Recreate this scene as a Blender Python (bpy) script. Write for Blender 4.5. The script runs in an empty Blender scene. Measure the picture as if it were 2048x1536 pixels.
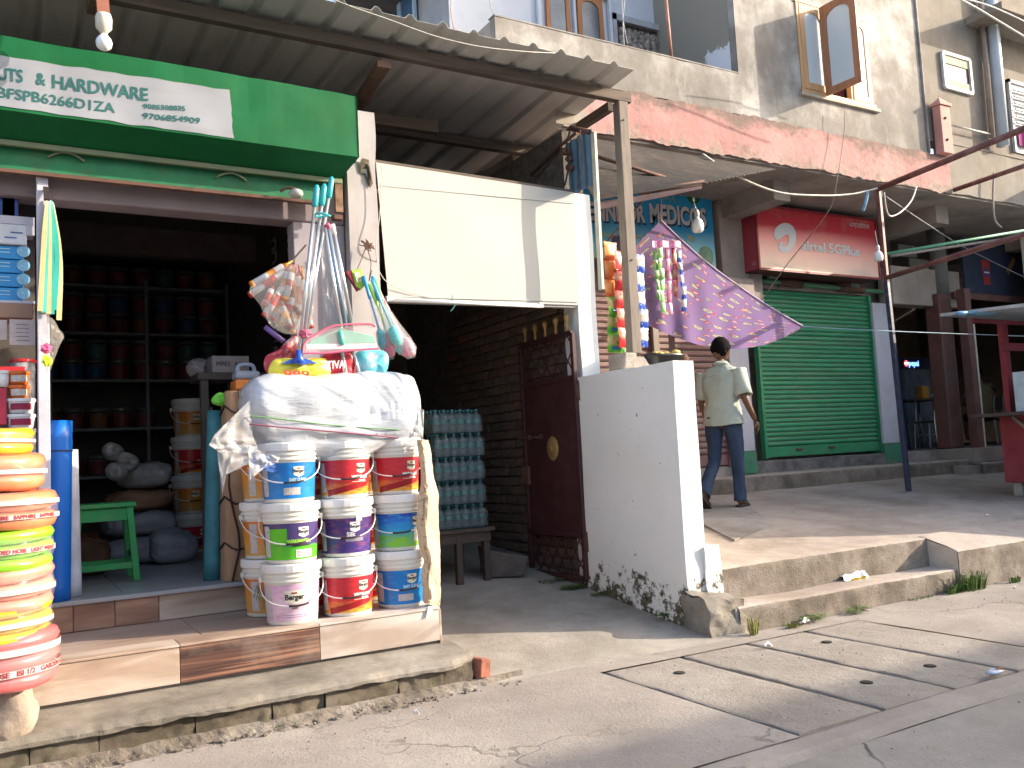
import bpy, math, random
import numpy as np
from mathutils import Vector, Matrix, Quaternion, noise
random.seed(7)
SC = bpy.context.scene
COL = SC.collection
R_ = math.radians

# ---------------------------------------------------------------- camera
CAM_P = (0.0, 0.0, 1.25)
F_PX, PITCH, ROLL, YAW = 1750.0, R_(4.74), R_(-2.996), R_(30.23)
_fw = Vector((math.sin(YAW)*math.cos(PITCH), math.cos(YAW)*math.cos(PITCH), math.sin(PITCH)))
_rt = Vector((math.cos(YAW), -math.sin(YAW), 0))
_up = _rt.cross(_fw)
_rt2 = math.cos(ROLL)*_rt + math.sin(ROLL)*_up
_up2 = -math.sin(ROLL)*_rt + math.cos(ROLL)*_up
cam = bpy.data.cameras.new("camera")
camo = bpy.data.objects.new("camera", cam)
COL.objects.link(camo)
m3 = Matrix((_rt2, _up2, -_fw)).transposed()
camo.matrix_world = Matrix.Translation(CAM_P) @ m3.to_4x4()
cam.sensor_width = 36.0
cam.lens = 36.0*F_PX/2048.0
cam.clip_start, cam.clip_end = 0.05, 500
SC.camera = camo

# ---------------------------------------------------------------- sun, sky, exposure
SUN_EL, SUN_AZ = R_(20), R_(24)      # azimuth: towards the street (-Y) from +X
S = Vector((math.cos(SUN_AZ)*math.cos(SUN_EL), -math.sin(SUN_AZ)*math.cos(SUN_EL), math.sin(SUN_EL)))
w = bpy.data.worlds.new("World")
SC.world = w
w.use_nodes = True
nt = w.node_tree
sky = nt.nodes.new("ShaderNodeTexSky")
sky.sky_type = 'NISHITA'
sky.sun_disc = False
sky.sun_elevation = SUN_EL
sky.sun_rotation = R_(90) + SUN_AZ
sky.air_density = 1.0
sky.dust_density = 4.0
sky.ozone_density = 1.0
bgn = nt.nodes["Background"]
nt.links.new(sky.outputs[0], bgn.inputs[0])
bgn.inputs[1].default_value = 0.15
sl = bpy.data.lights.new("sun", 'SUN')
sl.energy = 2.6
sl.angle = R_(0.4)
sl.color = (1.0, 0.88, 0.72)
so = bpy.data.objects.new("sun", sl)
COL.objects.link(so)
so.rotation_euler = S.to_track_quat('Z', 'Y').to_euler()
SC.view_settings.view_transform = 'Standard'
SC.view_settings.look = 'None'
SC.view_settings.exposure = 1.78
SC.view_settings.gamma = 1
SC.view_settings.use_curve_mapping = False
SC.cycles.max_bounces = 8
SC.cycles.transparent_max_bounces = 12
SC.cycles.use_denoising = True

# ---------------------------------------------------------------- measuring helper: a picture ray met with a plane of the place
def _ray(px, py):
    return _rt2*((px-1024)/F_PX) - _up2*((py-768)/F_PX) + _fw
def at(px, py, x=None, y=None, z=None):
    d = _ray(px, py); c = Vector(CAM_P)
    if x is not None: t = (x-c.x)/d.x
    elif y is not None: t = (y-c.y)/d.y
    else: t = (z-c.z)/d.z
    return c + d*t
def at_ramp(px, py, y0, z0, k):       # plane z = z0 + k (y - y0)
    d = _ray(px, py); c = Vector(CAM_P)
    t = (z0 + k*(c.y-y0) - c.z)/(d.z - k*d.y)
    return c + d*t

# ---------------------------------------------------------------- materials
def new_mat(name):
    m = bpy.data.materials.new(name); m.use_nodes = True
    return m, m.node_tree, m.node_tree.nodes["Principled BSDF"]
def N(nt, t, **kw):
    n = nt.nodes.new(t)
    for k, v in kw.items():
        if k.startswith('i_'):
            k2 = k[2:]
            k2 = int(k2) if k2.isdigit() else k2.replace('_', ' ')
            n.inputs[k2].default_value = v
        else: setattr(n, k, v)
    return n
def c4(c): return (c[0], c[1], c[2], 1)
def coords(nt, rnd=True):
    tc = N(nt, "ShaderNodeTexCoord")
    if not rnd: return tc.outputs['Object']
    oi = N(nt, "ShaderNodeObjectInfo")
    mu = N(nt, "ShaderNodeMath", operation='MULTIPLY', i_1=37.0)
    nt.links.new(oi.outputs['Random'], mu.inputs[0])
    ad = N(nt, "ShaderNodeVectorMath", operation='ADD')
    nt.links.new(tc.outputs['Object'], ad.inputs[0]); nt.links.new(mu.outputs[0], ad.inputs[1])
    return ad.outputs[0]
def noise_n(nt, vec, sc, det=6, rough=.6, stretch=None):
    if stretch:
        mp = N(nt, "ShaderNodeMapping"); mp.inputs['Scale'].default_value = stretch
        nt.links.new(vec, mp.inputs[0]); vec = mp.outputs[0]
    n = N(nt, "ShaderNodeTexNoise"); n.inputs['Scale'].default_value = sc
    n.inputs['Detail'].default_value = det; n.inputs['Roughness'].default_value = rough
    nt.links.new(vec, n.inputs['Vector'])
    return n.outputs['Fac']
def ramp(nt, fac, stops):
    r = N(nt, "ShaderNodeValToRGB")
    e = r.color_ramp.elements
    while len(e) > 1: e.remove(e[-1])
    e[0].position = stops[0][0]; e[0].color = c4(stops[0][1])
    for p, c in stops[1:]:
        k = e.new(p); k.color = c4(c)
    nt.links.new(fac, r.inputs[0])
    return r.outputs['Color']
def mixc(nt, fac, a, b, mode='MIX'):
    m = N(nt, "ShaderNodeMix", data_type='RGBA', blend_type=mode)
    for s, v in ((m.inputs[0], fac), (m.inputs[6], a), (m.inputs[7], b)):
        if isinstance(v, (int, float)): s.default_value = v
        elif isinstance(v, tuple): s.default_value = c4(v)
        else: nt.links.new(v, s)
    return m.outputs[2]
def step(nt, fac, lo, hi):
    m = N(nt, "ShaderNodeMapRange"); m.inputs[1].default_value = lo; m.inputs[2].default_value = hi
    m.clamp = True
    nt.links.new(fac, m.inputs[0]); return m.outputs[0]
def mul(nt, a, b):
    m = N(nt, "ShaderNodeMath", operation='MULTIPLY')
    for s, v in ((m.inputs[0], a), (m.inputs[1], b)):
        if isinstance(v, (int, float)): s.default_value = v
        else: nt.links.new(v, s)
    return m.outputs[0]
def bump(nt, bs, h, strength=.3, dist=.01):
    b = N(nt, "ShaderNodeBump"); b.inputs['Strength'].default_value = strength
    b.inputs['Distance'].default_value = dist
    nt.links.new(h, b.inputs['Height']); nt.links.new(b.outputs[0], bs.inputs['Normal'])
def mat(name, col, rough=.7, var=.25, sc=6, bstr=.25, bsc=60, metal=0, dirt=None, damt=.5, dsc=2.5, spec=.4, stretch=None, bd=.004, dlo=.5):
    m, nt, bs = new_mat(name)
    v = coords(nt)
    f = noise_n(nt, v, sc, stretch=stretch)
    dk = tuple(c*(1-var) for c in col); lt = tuple(min(1, c*(1+var*.6)) for c in col)
    c = ramp(nt, f, [(.3, dk), (.7, lt)])
    if dirt:
        d = step(nt, noise_n(nt, v, dsc, det=9, rough=.7, stretch=stretch), dlo, dlo+.18)
        c = mixc(nt, mul(nt, d, damt), c, dirt)
    nt.links.new(c, bs.inputs['Base Color'])
    bs.inputs['Roughness'].default_value = rough
    bs.inputs['Metallic'].default_value = metal
    bs.inputs['Specular IOR Level'].default_value = spec
    if bstr: bump(nt, bs, noise_n(nt, v, bsc, det=5), bstr, bd)
    return m
MATS = {}
def M(name, *a, **k):
    if name not in MATS: MATS[name] = mat(name, *a, **k)
    return MATS[name]
def plastic(name, col, rough=.35, spec=.5, var=.06):
    return M(name, col, rough=rough, var=var, sc=4, bstr=.05, bsc=20, spec=spec)

def concrete(name, base, stain, light, moss=None, sc=1.0, fsc=90, crack=.0, bstr=.5, mosslo=.62, speck=.4):
    m, nt, bs = new_mat(name)
    v = coords(nt, False)
    big = noise_n(nt, v, .9*sc, det=8, rough=.65)
    mid = noise_n(nt, v, 5*sc, det=8, rough=.7)
    fine = noise_n(nt, v, fsc*sc, det=5, rough=.75)
    c = ramp(nt, big, [(.36, stain), (.5, base), (.62, light)])
    c = mixc(nt, mul(nt, step(nt, noise_n(nt, v, 2.2*sc, det=10, rough=.8), .52, .66), .5), c, stain)
    c = mixc(nt, mul(nt, step(nt, mid, .5, .75), .45), c, stain)
    c = mixc(nt, mul(nt, step(nt, fine, .55, .75), speck), c, tuple(x*.45 for x in base))
    c = mixc(nt, mul(nt, step(nt, noise_n(nt, v, 140*sc, det=2), .62, .75), speck), c, tuple(min(1, x*1.6) for x in light))
    h = fine
    if moss:
        c = mixc(nt, mul(nt, step(nt, noise_n(nt, v, 3.1*sc, det=10, rough=.75), mosslo, mosslo+.1), .8), c, moss)
    if crack:
        dv = N(nt, "ShaderNodeVectorMath", operation='SCALE'); 
        nn = N(nt, "ShaderNodeTexNoise"); nn.inputs['Scale'].default_value = 2.2*sc; nn.inputs['Detail'].default_value = 6
        nt.links.new(v, nn.inputs['Vector']); nt.links.new(nn.outputs['Color'], dv.inputs[0]); dv.inputs['Scale'].default_value = .55
        ad = N(nt, "ShaderNodeVectorMath", operation='ADD'); nt.links.new(v, ad.inputs[0]); nt.links.new(dv.outputs[0], ad.inputs[1])
        vo = N(nt, "ShaderNodeTexVoronoi", feature='DISTANCE_TO_EDGE'); vo.inputs['Scale'].default_value = .75*sc
        nt.links.new(ad.outputs[0], vo.inputs['Vector'])
        k = step(nt, vo.outputs['Distance'], .0, .009)
        inv = N(nt, "ShaderNodeMath", operation='SUBTRACT', i_0=1.0); nt.links.new(k, inv.inputs[1])
        gate = step(nt, noise_n(nt, v, .8*sc, det=2), .48, .56)
        kk = mul(nt, mul(nt, inv.outputs[0], gate), crack)
        c = mixc(nt, kk, c, tuple(x*.25 for x in base))
        hh = N(nt, "ShaderNodeMath", operation='SUBTRACT'); nt.links.new(fine, hh.inputs[0]); nt.links.new(kk, hh.inputs[1]); h = hh.outputs[0]
    mx = N(nt, "ShaderNodeMath", operation='ADD'); nt.links.new(h, mx.inputs[0]); nt.links.new(mul(nt, mid, 1.6), mx.inputs[1])
    nt.links.new(c, bs.inputs['Base Color'])
    bs.inputs['Roughness'].default_value = .92
    bs.inputs['Specular IOR Level'].default_value = .2
    bump(nt, bs, mx.outputs[0], bstr, .012)
    return m
def glassy(name, col, rough, trans, alpha=1.0, bstr=.0, bsc=20):
    m, nt, bs = new_mat(name)
    bs.inputs['Base Color'].default_value = c4(col)
    bs.inputs['Roughness'].default_value = rough
    bs.inputs['Transmission Weight'].default_value = trans
    bs.inputs['Alpha'].default_value = alpha
    if bstr: bump(nt, bs, noise_n(nt, coords(nt), bsc, det=4), bstr, .01)
    MATS[name] = m
    return m
def emis(name, col, s):
    m, nt, bs = new_mat(name)
    bs.inputs['Base Color'].default_value = c4(col)
    bs.inputs['Emission Color'].default_value = c4(col)
    bs.inputs['Emission Strength'].default_value = s
    return m

# ---------------------------------------------------------------- geometry
class G:
    def __init__(s): s.v = []; s.f = []; s.m = []; s.uv = []
    def add(s, vs, fs, m=0, uvs=None):
        o = len(s.v); s.v += [Vector(p) for p in vs]
        for i, f in enumerate(fs):
            s.f.append([k+o for k in f]); s.m.append(m)
            s.uv.append([uvs[k] for k in f] if uvs else [(0, 0)]*len(f))
        return s
    def box(s, a, b, m=0):
        x0, x1 = sorted((a[0], b[0])); y0, y1 = sorted((a[1], b[1])); z0, z1 = sorted((a[2], b[2]))
        vs = [(x0,y0,z0),(x1,y0,z0),(x1,y1,z0),(x0,y1,z0),(x0,y0,z1),(x1,y0,z1),(x1,y1,z1),(x0,y1,z1)]
        return s.add(vs, [(0,3,2,1),(4,5,6,7),(0,1,5,4),(1,2,6,5),(2,3,7,6),(3,0,4,7)], m)
    def hexa(s, q0, q1, m=0):        # two quads (bottom loop, top loop)
        return s.add(list(q0)+list(q1), [(0,3,2,1),(4,5,6,7),(0,1,5,4),(1,2,6,5),(2,3,7,6),(3,0,4,7)], m)
    def quad(s, a, b, c, d, m=0):
        return s.add([a,b,c,d], [(0,1,2,3)], m, [(0,0),(1,0),(1,1),(0,1)])
    def bar(s, a, b, w, h=None, m=0, up=(0,0,1)):   # rectangular bar from a to b
        a, b = Vector(a), Vector(b); h = h or w
        d = (b-a).normalized(); u = Vector(up)
        if abs(d.dot(u)) > .95: u = Vector((0,1,0))
        sx = d.cross(u).normalized(); uz = sx.cross(d)
        q = [sx*i*w/2 + uz*j*h/2 for i, j in ((-1,-1),(1,-1),(1,1),(-1,1))]
        return s.hexa([a+k for k in q], [b+k for k in q], m)
    def tube(s, pts, r, n=8, m=0, caps=True):
        pts = [Vector(p) for p in pts]; k = len(pts)
        rs = r if isinstance(r, (list, tuple)) else [r]*k
        vs = []; prev = None
        for i, p in enumerate(pts):
            d = (pts[min(i+1,k-1)]-pts[max(i-1,0)]).normalized()
            if prev is None:
                u = Vector((0,0,1)) if abs(d.z) < .9 else Vector((0,1,0))
            else: u = prev
            sx = d.cross(u)
            if sx.length < 1e-6: sx = d.cross(Vector((1,0,0)))
            sx.normalize(); uz = sx.cross(d).normalized(); prev = uz
            for j in range(n):
                t = 2*math.pi*j/n
                vs.append(p + (sx*math.cos(t)+uz*math.sin(t))*rs[i])
        fs = []
        for i in range(k-1):
            for j in range(n):
                fs.append((i*n+j, i*n+(j+1)%n, (i+1)*n+(j+1)%n, (i+1)*n+j))
        if caps: fs += [tuple(range(n))[::-1], tuple((k-1)*n+j for j in range(n))]
        return s.add(vs, fs, m)
    def lathe(s, prof, n=24, c=(0,0,0), m=0, mz=None, caps=True):
        c = Vector(c); vs = []
        for r, z in prof:
            for j in range(n):
                t = 2*math.pi*j/n
                vs.append(c+Vector((r*math.cos(t), r*math.sin(t), z)))
        fs = []
        for i in range(len(prof)-1):
            for j in range(n):
                fs.append((i*n+j, i*n+(j+1)%n, (i+1)*n+(j+1)%n, (i+1)*n+j))
        if caps:
            fs += [tuple(range(n))[::-1], tuple((len(prof)-1)*n+j for j in range(n))]
        uv = [(j/n, i/(len(prof)-1)) for i in range(len(prof)) for j in range(n)]
        return s.add(vs, fs, m, uv)
    def grid(s, fn, nu, nv, m=0, wrap=False):
        vs = []; uvs = []
        for i in range(nu+1):
            for j in range(nv+1):
                vs.append(fn(i/nu, j/nv)); uvs.append((i/nu, j/nv))
        fs = [(i*(nv+1)+j, (i+1)*(nv+1)+j, (i+1)*(nv+1)+j+1, i*(nv+1)+j+1) for i in range(nu) for j in range(nv)]
        return s.add(vs, fs, m, uvs)
    def poly(s, pts, n, m=0):       # closed outline pts (3D, planar), extruded by vector n
        pts = [Vector(p) for p in pts]; n = Vector(n); k = len(pts)
        vs = pts + [p+n for p in pts]
        fs = [tuple(range(k)), tuple(range(k, 2*k))[::-1]] + [(i, (i+1)%k, (i+1)%k+k, i+k)[::-1] for i in range(k)]
        return s.add(vs, fs, m)
    def ball(s, c, r, n=10, m=0, sq=(1,1,1), jit=0):
        c = Vector(c); vs = []; rows = n//2+1
        for i in range(rows):
            ph = math.pi*(i+.0)/(rows-1)
            for j in range(n):
                t = 2*math.pi*j/n
                rr = r*(1+random.uniform(-jit, jit)) if jit else r
                vs.append(c+Vector((math.sin(ph)*math.cos(t)*rr*sq[0], math.sin(ph)*math.sin(t)*rr*sq[1], math.cos(ph)*rr*sq[2])))
        fs = [(i*n+j, (i+1)*n+j, (i+1)*n+(j+1)%n, i*n+(j+1)%n) for i in range(rows-1) for j in range(n)]
        return s.add(vs, fs, m)
    def text(s, txt, size, fn, m=0, align='CENTER', bold=0.0, shear=0, wid=1.0):
        # flat lettering mapped by fn(x, y) -> point
        cu = bpy.data.curves.new("t", 'FONT'); cu.body = txt; cu.size = size; cu.align_x = align; cu.align_y = 'CENTER'
        cu.offset = bold; cu.shear = shear; cu.resolution_u = 3
        o = bpy.data.objects.new("t", cu)
        me = bpy.data.meshes.new_from_object(o)
        vs = [fn(v.co.x*wid, v.co.y) for v in me.vertices]
        s.add(vs, [tuple(p.vertices) for p in me.polygons], m)
        bpy.data.objects.remove(o); bpy.data.curves.remove(cu); bpy.data.meshes.remove(me)
        return s
    def xf(s, mtx):
        s.v = [mtx @ p for p in s.v]; return s
    def join(s, g, mtx=None):
        o = len(s.v); s.v += [(mtx @ p if mtx else p.copy()) for p in g.v]
        s.f += [[k+o for k in f] for f in g.f]; s.m += g.m; s.uv += g.uv
        return s

WL = {}
KIDS = {}
def W(o): return WL.get(o.name, Vector((0,0,0)))
def tag(o, label=None, cat=None, group=None, kind=None):
    if label: o['label'] = label
    if cat: o['category'] = cat
    if group: o['group'] = group
    if kind: o['kind'] = kind
    return o
def thing(name, label, cat, loc=(0,0,0), group=None, kind=None):
    o = bpy.data.objects.new(name, None); COL.objects.link(o)
    o.empty_display_size = .1
    o.location = loc; WL[o.name] = Vector(loc)
    return tag(o, label, cat, group, kind)
def mk(name, g, mats, parent=None, label=None, cat=None, group=None, kind=None, smooth=False, bev=0, solid=0, seg=1, org=None, sub=0):
    if not isinstance(mats, (list, tuple)): mats = [mats]
    if parent is not None: off = W(parent)
    elif org is not None: off = Vector(org)
    else:
        xs = [p.x for p in g.v]; ys = [p.y for p in g.v]; zs = [p.z for p in g.v]
        off = Vector(((min(xs)+max(xs))/2, (min(ys)+max(ys))/2, min(zs)))
    me = bpy.data.meshes.new(name)
    me.from_pydata([tuple(p-off) for p in g.v], [], g.f)
    for m in mats: me.materials.append(m)
    me.polygons.foreach_set('material_index', g.m)
    ul = me.uv_layers.new(name="UVMap")
    flat = [c for f in g.uv for u in f for c in u]
    if len(flat) == len(ul.data)*2: ul.data.foreach_set('uv', flat)
    if smooth: me.polygons.foreach_set('use_smooth', [True]*len(me.polygons))
    me.update()
    o = bpy.data.objects.new(name, me); COL.objects.link(o)
    if smooth == 'auto' or (smooth and smooth is not True):
        pass
    if solid:
        md = o.modifiers.new("s", 'SOLIDIFY'); md.thickness = solid; md.offset = 0
    if sub:
        md = o.modifiers.new("u", 'SUBSURF'); md.levels = md.render_levels = sub
    if bev:
        md = o.modifiers.new("b", 'BEVEL'); md.width = bev; md.segments = seg; md.limit_method = 'ANGLE'; md.angle_limit = R_(40)
    if parent is not None:
        o.parent = parent; WL[o.name] = off; KIDS.setdefault(parent.name, []).append(o)
    else:
        o.location = off; WL[o.name] = off
    return tag(o, label, cat, group, kind)
def smooth_angle(o, a=40):
    me = o.data
    me.polygons.foreach_set('use_smooth', [True]*len(me.polygons))
    me.set_sharp_from_angle(angle=R_(a))
    return o
def dup(o, loc=None, rz=None, label=None, parent=None):
    c = o.copy(); COL.objects.link(c)
    WL[c.name] = W(o)
    if parent is not None:
        c.parent = parent; KIDS.setdefault(parent.name, []).append(c)
    for ch in list(KIDS.get(o.name, ())): dup(ch, parent=c)
    if loc is not None: c.location = loc; WL[c.name] = Vector(loc)
    if rz is not None: c.rotation_euler = (0, 0, rz)
    if label: c['label'] = label
    return c
def nz(p, s=1.0): return noise.noise(Vector(p)*s)
def lerp(a, b, t): return Vector(a)*(1-t)+Vector(b)*t
# ================================================================ THE SETTING
m_road = concrete('road', (.295,.265,.235), (.235,.21,.185), (.35,.315,.28), sc=.8, fsc=70, crack=1.0, bstr=.5, speck=.35)
m_apron = concrete('apron', (.325,.285,.25), (.27,.235,.205), (.385,.34,.295), sc=1.1, fsc=55, crack=.5, bstr=.6, speck=.4)
m_slab = concrete('slab', (.335,.295,.258), (.285,.25,.215), (.385,.345,.30), sc=1.7, fsc=38, bstr=1.0, speck=.6)
m_ramp = concrete('ramp', (.34,.305,.26), (.23,.205,.17), (.41,.37,.32), moss=(.10,.12,.06), sc=1.2, bstr=.6, mosslo=.68)
m_conc = concrete('conc', (.36,.32,.285), (.23,.205,.18), (.46,.42,.38), sc=1.5, bstr=.8, speck=.5)
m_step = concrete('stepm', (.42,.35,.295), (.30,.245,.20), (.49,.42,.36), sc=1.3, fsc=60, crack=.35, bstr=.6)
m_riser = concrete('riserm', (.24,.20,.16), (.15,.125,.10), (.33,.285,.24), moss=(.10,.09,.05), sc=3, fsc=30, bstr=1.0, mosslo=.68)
m_curb = concrete('curbm', (.30,.265,.22), (.17,.15,.12), (.39,.35,.30), moss=(.13,.14,.06), sc=2, bstr=.9, mosslo=.66)
m_stone = concrete('curbstone', (.19,.155,.115), (.10,.08,.055), (.28,.235,.18), moss=(.11,.13,.04), sc=4, bstr=1.0, mosslo=.55)

def sheet(fn, x0, x1, y0, y1, nx, ny):
    return G().grid(lambda u, v: (x0+(x1-x0)*u, y0+(y1-y0)*v, fn(x0+(x1-x0)*u, y0+(y1-y0)*v)), nx, ny)
def flip(g): g.f = [f[::-1] for f in g.f]; g.uv = [u[::-1] for u in g.uv]; return g
mk('ground', G().quad((-200,-200,-.06),(200,-200,-.06),(200,200,-.06),(-200,200,-.06)), m_road, kind='structure')
g = sheet(lambda x, y: -.012 + .01*nz((x,y,0), .8), -2, 12, -2, 2.56, 140, 46)
g.quad((-60,-14,-.03),(60,-14,-.03),(60,2.57,-.03),(-60,2.57,-.03))
mk('road', g, m_road, kind='structure', smooth=True)
# broken old road surface low at the right near edge: a raised kerb strip divides it from the drain covers
def strip_top(x, y): return .012 + .010*nz((x*1.3, y*2, 3), 1.5) - (.03 if y > 2.735 or y < 2.58 else 0)
g = sheet(strip_top, -2, 12, 2.57, 2.745, 220, 7)
mk('kerb_strip', g, m_apron, kind='structure', smooth=True)
def apron_z(x, y):
    z = .006*nz((x, y, 5), 1.1)
    if y > 4.1: z -= .0
    return z
SLX = [2.93, 3.50, 4.035, 4.56, 5.10]
def ap(x0, x1, y0, y1, nx, ny, g=None):
    h = sheet(apron_z, x0, x1, y0, y1, nx, ny)
    return h if g is None else g.join(h)
g = ap(-3, SLX[0]-.012, 2.735, 4.42, 60, 20)
ap(SLX[-1]+.01, 14, 2.735, 4.42, 80, 20, g)
ap(SLX[0]-.012, SLX[-1]+.01, 4.19, 4.42, 24, 4, g)
g.quad((SLX[0]-.05,2.7,-.05),(SLX[-1]+.05,2.7,-.05),(SLX[-1]+.05,4.25,-.05),(SLX[0]-.05,4.25,-.05))
g.box((14,2.7,-.05),(60,4.42,0)); g.box((-60,2.7,-.05),(-3,4.42,0))
mk('pavement', g, m_apron, kind='structure', smooth=True)
dr = thing('drain', None, None, (3.8, 3.4, 0), kind='structure')
m_hole = M('hole', (.03,.027,.024), rough=.9, var=.1)
HOL = [(3.24,3.88),(3.811,3.10),(4.325,3.096),(4.40,3.85)]
for i in range(4):
    x0, x1 = SLX[i]+(.012 if i else .001), SLX[i+1]-.012
    US = [0, .012, .03] + [k/14 for k in range(1, 14)] + [.97, .988, 1]; VS = [0, .006, .014] + [k/36 for k in range(1, 36)] + [.986, .994, 1]
    def ed(u, v, x0=x0, x1=x1, i=i):
        a, b = US[round(u*18)], VS[round(v*40)]
        x = x0+(x1-x0)*a; y = 2.757+(4.178-2.757)*b
        if a < .02 or a > .98: x += .012*nz((y*4, i, round(a)*9)) + .008*nz((y*15, i, round(a)*9))
        if b < .01 or b > .99: y += .006*nz((x*7, i, 4+round(b)))
        z = .004 + .003*nz((x, y, 9+i), 2.5)
        if a in (0, 1) or b in (0, 1): z -= .05
        elif a in (.012, .988) or b in (.006, .994): z -= .004
        return (x, y, z)
    g = G().grid(ed, 18, 40)
    o = smooth_angle(mk('slab', g, m_slab, dr), 30)
for hx, hy in HOL:
    g = G()
    pr = [(0.001,.0105),(.016,.0108),(.026,.0106),(.031,.0092),(.033,.004)]
    g.lathe([(r,z) for r, z in pr[::-1]], 16, (hx, hy, 0))
    g2 = G(); g2.v=g.v
    mk('hole', g, m_hole, dr, smooth=True)

RAMP = (4.35, 0.0, .125)
def ramp_z(x, y):
    z = RAMP[1] + RAMP[2]*max(0, y-RAMP[0]) + .008*nz((x, y, 2), 2)
    e = max(0, 1-(4.75-y)/.5) if y < 4.75 else 1
    return z
g = sheet(ramp_z, 2.18, 4.32, 4.30, 12, 30, 110)
for p in g.v:
    if p.y < 4.32: p.z -= .012
mk('passage_floor', g, m_ramp, kind='structure', smooth=True)

# ---- left kerb ledge in front of the hardware shop
kb = thing('kerb', None, None, (1, 4.5, 0), kind='structure')
def kerb_g(x0, x1, n):
    g = G()
    def f(u, v):
        x = x0+(x1-x0)*u
        # v runs: front bottom lip -> front top -> back
        yf = 4.40 + .012*nz((x*3, 0, 1)) + .005*nz((x*17, 3, 1)) + .02*max(0, nz((x*3.1, 7, 1)))
        zt = .170 + .008*nz((x*2.2, 1, 1))
        if x > 2.1: yf += (x-2.1)*.5
        if v == 0: return (x, yf+.05, zt-.06)
        if v < .18: return (x, yf+.002+.004*nz((x*21,2,2)), zt-.052-.010*nz((x*9,8,1)))
        if v < .32: return (x, yf-.002+.004*nz((x*25,5,2)), zt-.032)
        if v < .45: return (x, yf+.012, zt-.006)
        if v < .6: return (x, yf+.04, zt+.003*nz((x*20,2,5)))
        if v < .99: return (x, 4.6, zt+.008*nz((x*4,3,5)))
        return (x, 4.8, zt+.02)
    g.grid(f, n, 7)
    return g
mk('kerb_cap', flip(kerb_g(-1.2, 2.27, 260)), m_curb, kb, smooth=False)
x = -1.0; i = 0
while x < 2.2:
    wd = random.uniform(.25, .55); x2 = min(x+wd, 2.24)
    def f(u, v, x=x, x2=x2, i=i):
        # rough block: box pushed by noise
        t = u*4
        return None
    g = G()
    nxx, nzz = 18, 8
    def bl(u, v, x=x, x2=x2, i=i):
        e = 1 if (0 < u < 1 and 0 < v < 1) else 0
        xx = x+.002+(x2-x-.004)*u; zz = -.03+.16*v
        return (xx, 4.440 - .004*e - .018*nz((xx*9, zz*11, i)) - .012*nz((xx*26, zz*26, i)) + .012*nz((i*3.3,1,1)), zz)
    g.grid(bl, nxx, nzz)
    g.box((x+.02, 4.47, -.03), (x2-.02, 4.7, .12))
    mk('stone', g, m_stone, kb, smooth=True)
    x = x2; i += 1
# rubble along the foot
g = G()
def fil(u, v):
    x = -1.2+3.75*u; y = 4.435-(.13+.05*nz((x*2,0,3)))*(1-v)*(1 if x < 2.1 else max(.1,(2.55-x)/.45)); h = .036*v*v + (.014*nz((x*14,y*14,1))+.008*nz((x*40,y*40,2)))*(1 if 0<v<1 else .2) - (.012 if v == 0 else 0)
    return (x, y, h)
mk('kerb_fillet', flip(G().grid(fil, 240, 8)), m_riser, kb)
for k in range(160):
    x = random.uniform(-.9, 2.5); y = 4.36 - abs(random.gauss(0, .045))
    r = random.uniform(.004, .011)*(1.5 if random.random() < .12 else 1)
    g.ball((x, y, .004+r*.3), r, 6, 0, (1.2, 1, .7), .3)
mk('rubble', g, m_riser, kind='stuff')
g = G().box((2.25,4.42,.03),(2.33,4.56,.135))
g.xf(Matrix.Translation((2.29,4.49,.08)) @ Matrix.Rotation(.35,4,'Z') @ Matrix.Rotation(.2,4,'Y') @ Matrix.Translation((-2.29,-4.49,-.08)))
for p in g.v: p += Vector((nz(p*20)*.01, nz(p*23)*.01, 0))
mk('brick', g, M('brickred', (.30,.11,.07), rough=.9, var=.4, sc=20, bstr=.6), label='broken red brick at the end of the mossy kerb', cat='brick', bev=.006)

# ---- right steps and platform
pf = thing('platform', None, None, (6, 5, 0), kind='structure')
def rough_step(x0, x1, yf, yb, zb, zt, seed, endx=None, slope=0.0, n=None, nb=4, rough=1.0):
    n = n or int((x1-x0)*50)
    rows = [(0,0)] 
    def f(u, v):
        x = x0+(x1-x0)*u; k = round(v*(6+nb))
        y0 = yf + .012*rough*nz((x*4, seed, 0))
        zt_ = zt + .006*nz((x*1.7, seed, 3))
        rr = lambda zz: rough*(.010*nz((x*7, zz*14, seed)) + .005*nz((x*24, zz*30, seed)))
        if k <= 3:
            t = (0, .33, .6, .85)[k]; zz = zb+(zt_-zb)*t; return (x, y0+rr(zz), zz)
        if k == 4: return (x, y0+.004+rr(zt_), zt_-.010+.004*nz((x*20,seed,8)))
        if k == 5: return (x, y0+.016+.004*nz((x*12, seed, 5)), zt_)
        t = (k-5)/(1+nb); y = y0+.03+(yb-y0-.03)*t
        return (x, y, zt_ + slope*(y-yf) + .008*nz((x*1.5, y*1.5, seed)))
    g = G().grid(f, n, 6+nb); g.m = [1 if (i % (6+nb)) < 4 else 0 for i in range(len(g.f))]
    return flip(g)
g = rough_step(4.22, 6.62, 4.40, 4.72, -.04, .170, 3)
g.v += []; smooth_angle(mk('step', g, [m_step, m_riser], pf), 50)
g = G().poly([(4.225,4.41,-.04),(4.225,4.7,-.04),(4.225,4.7,.17),(4.225,4.41,.165)], (-.03,0,0)); mk('step', g, m_conc, pf)
PLT = lambda y: .40 + .085*(y-4.65)
g = rough_step(4.28, 14.0, 4.655, 7.9, .14, .40, 9, slope=.085, nb=26, n=300); smooth_angle(mk('terrace_floor', g, [m_step, m_riser], pf), 50)
g = rough_step(6.60, 14.0, 4.38, 4.72, -.04, .315, 14, n=300, slope=.30); 
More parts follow.
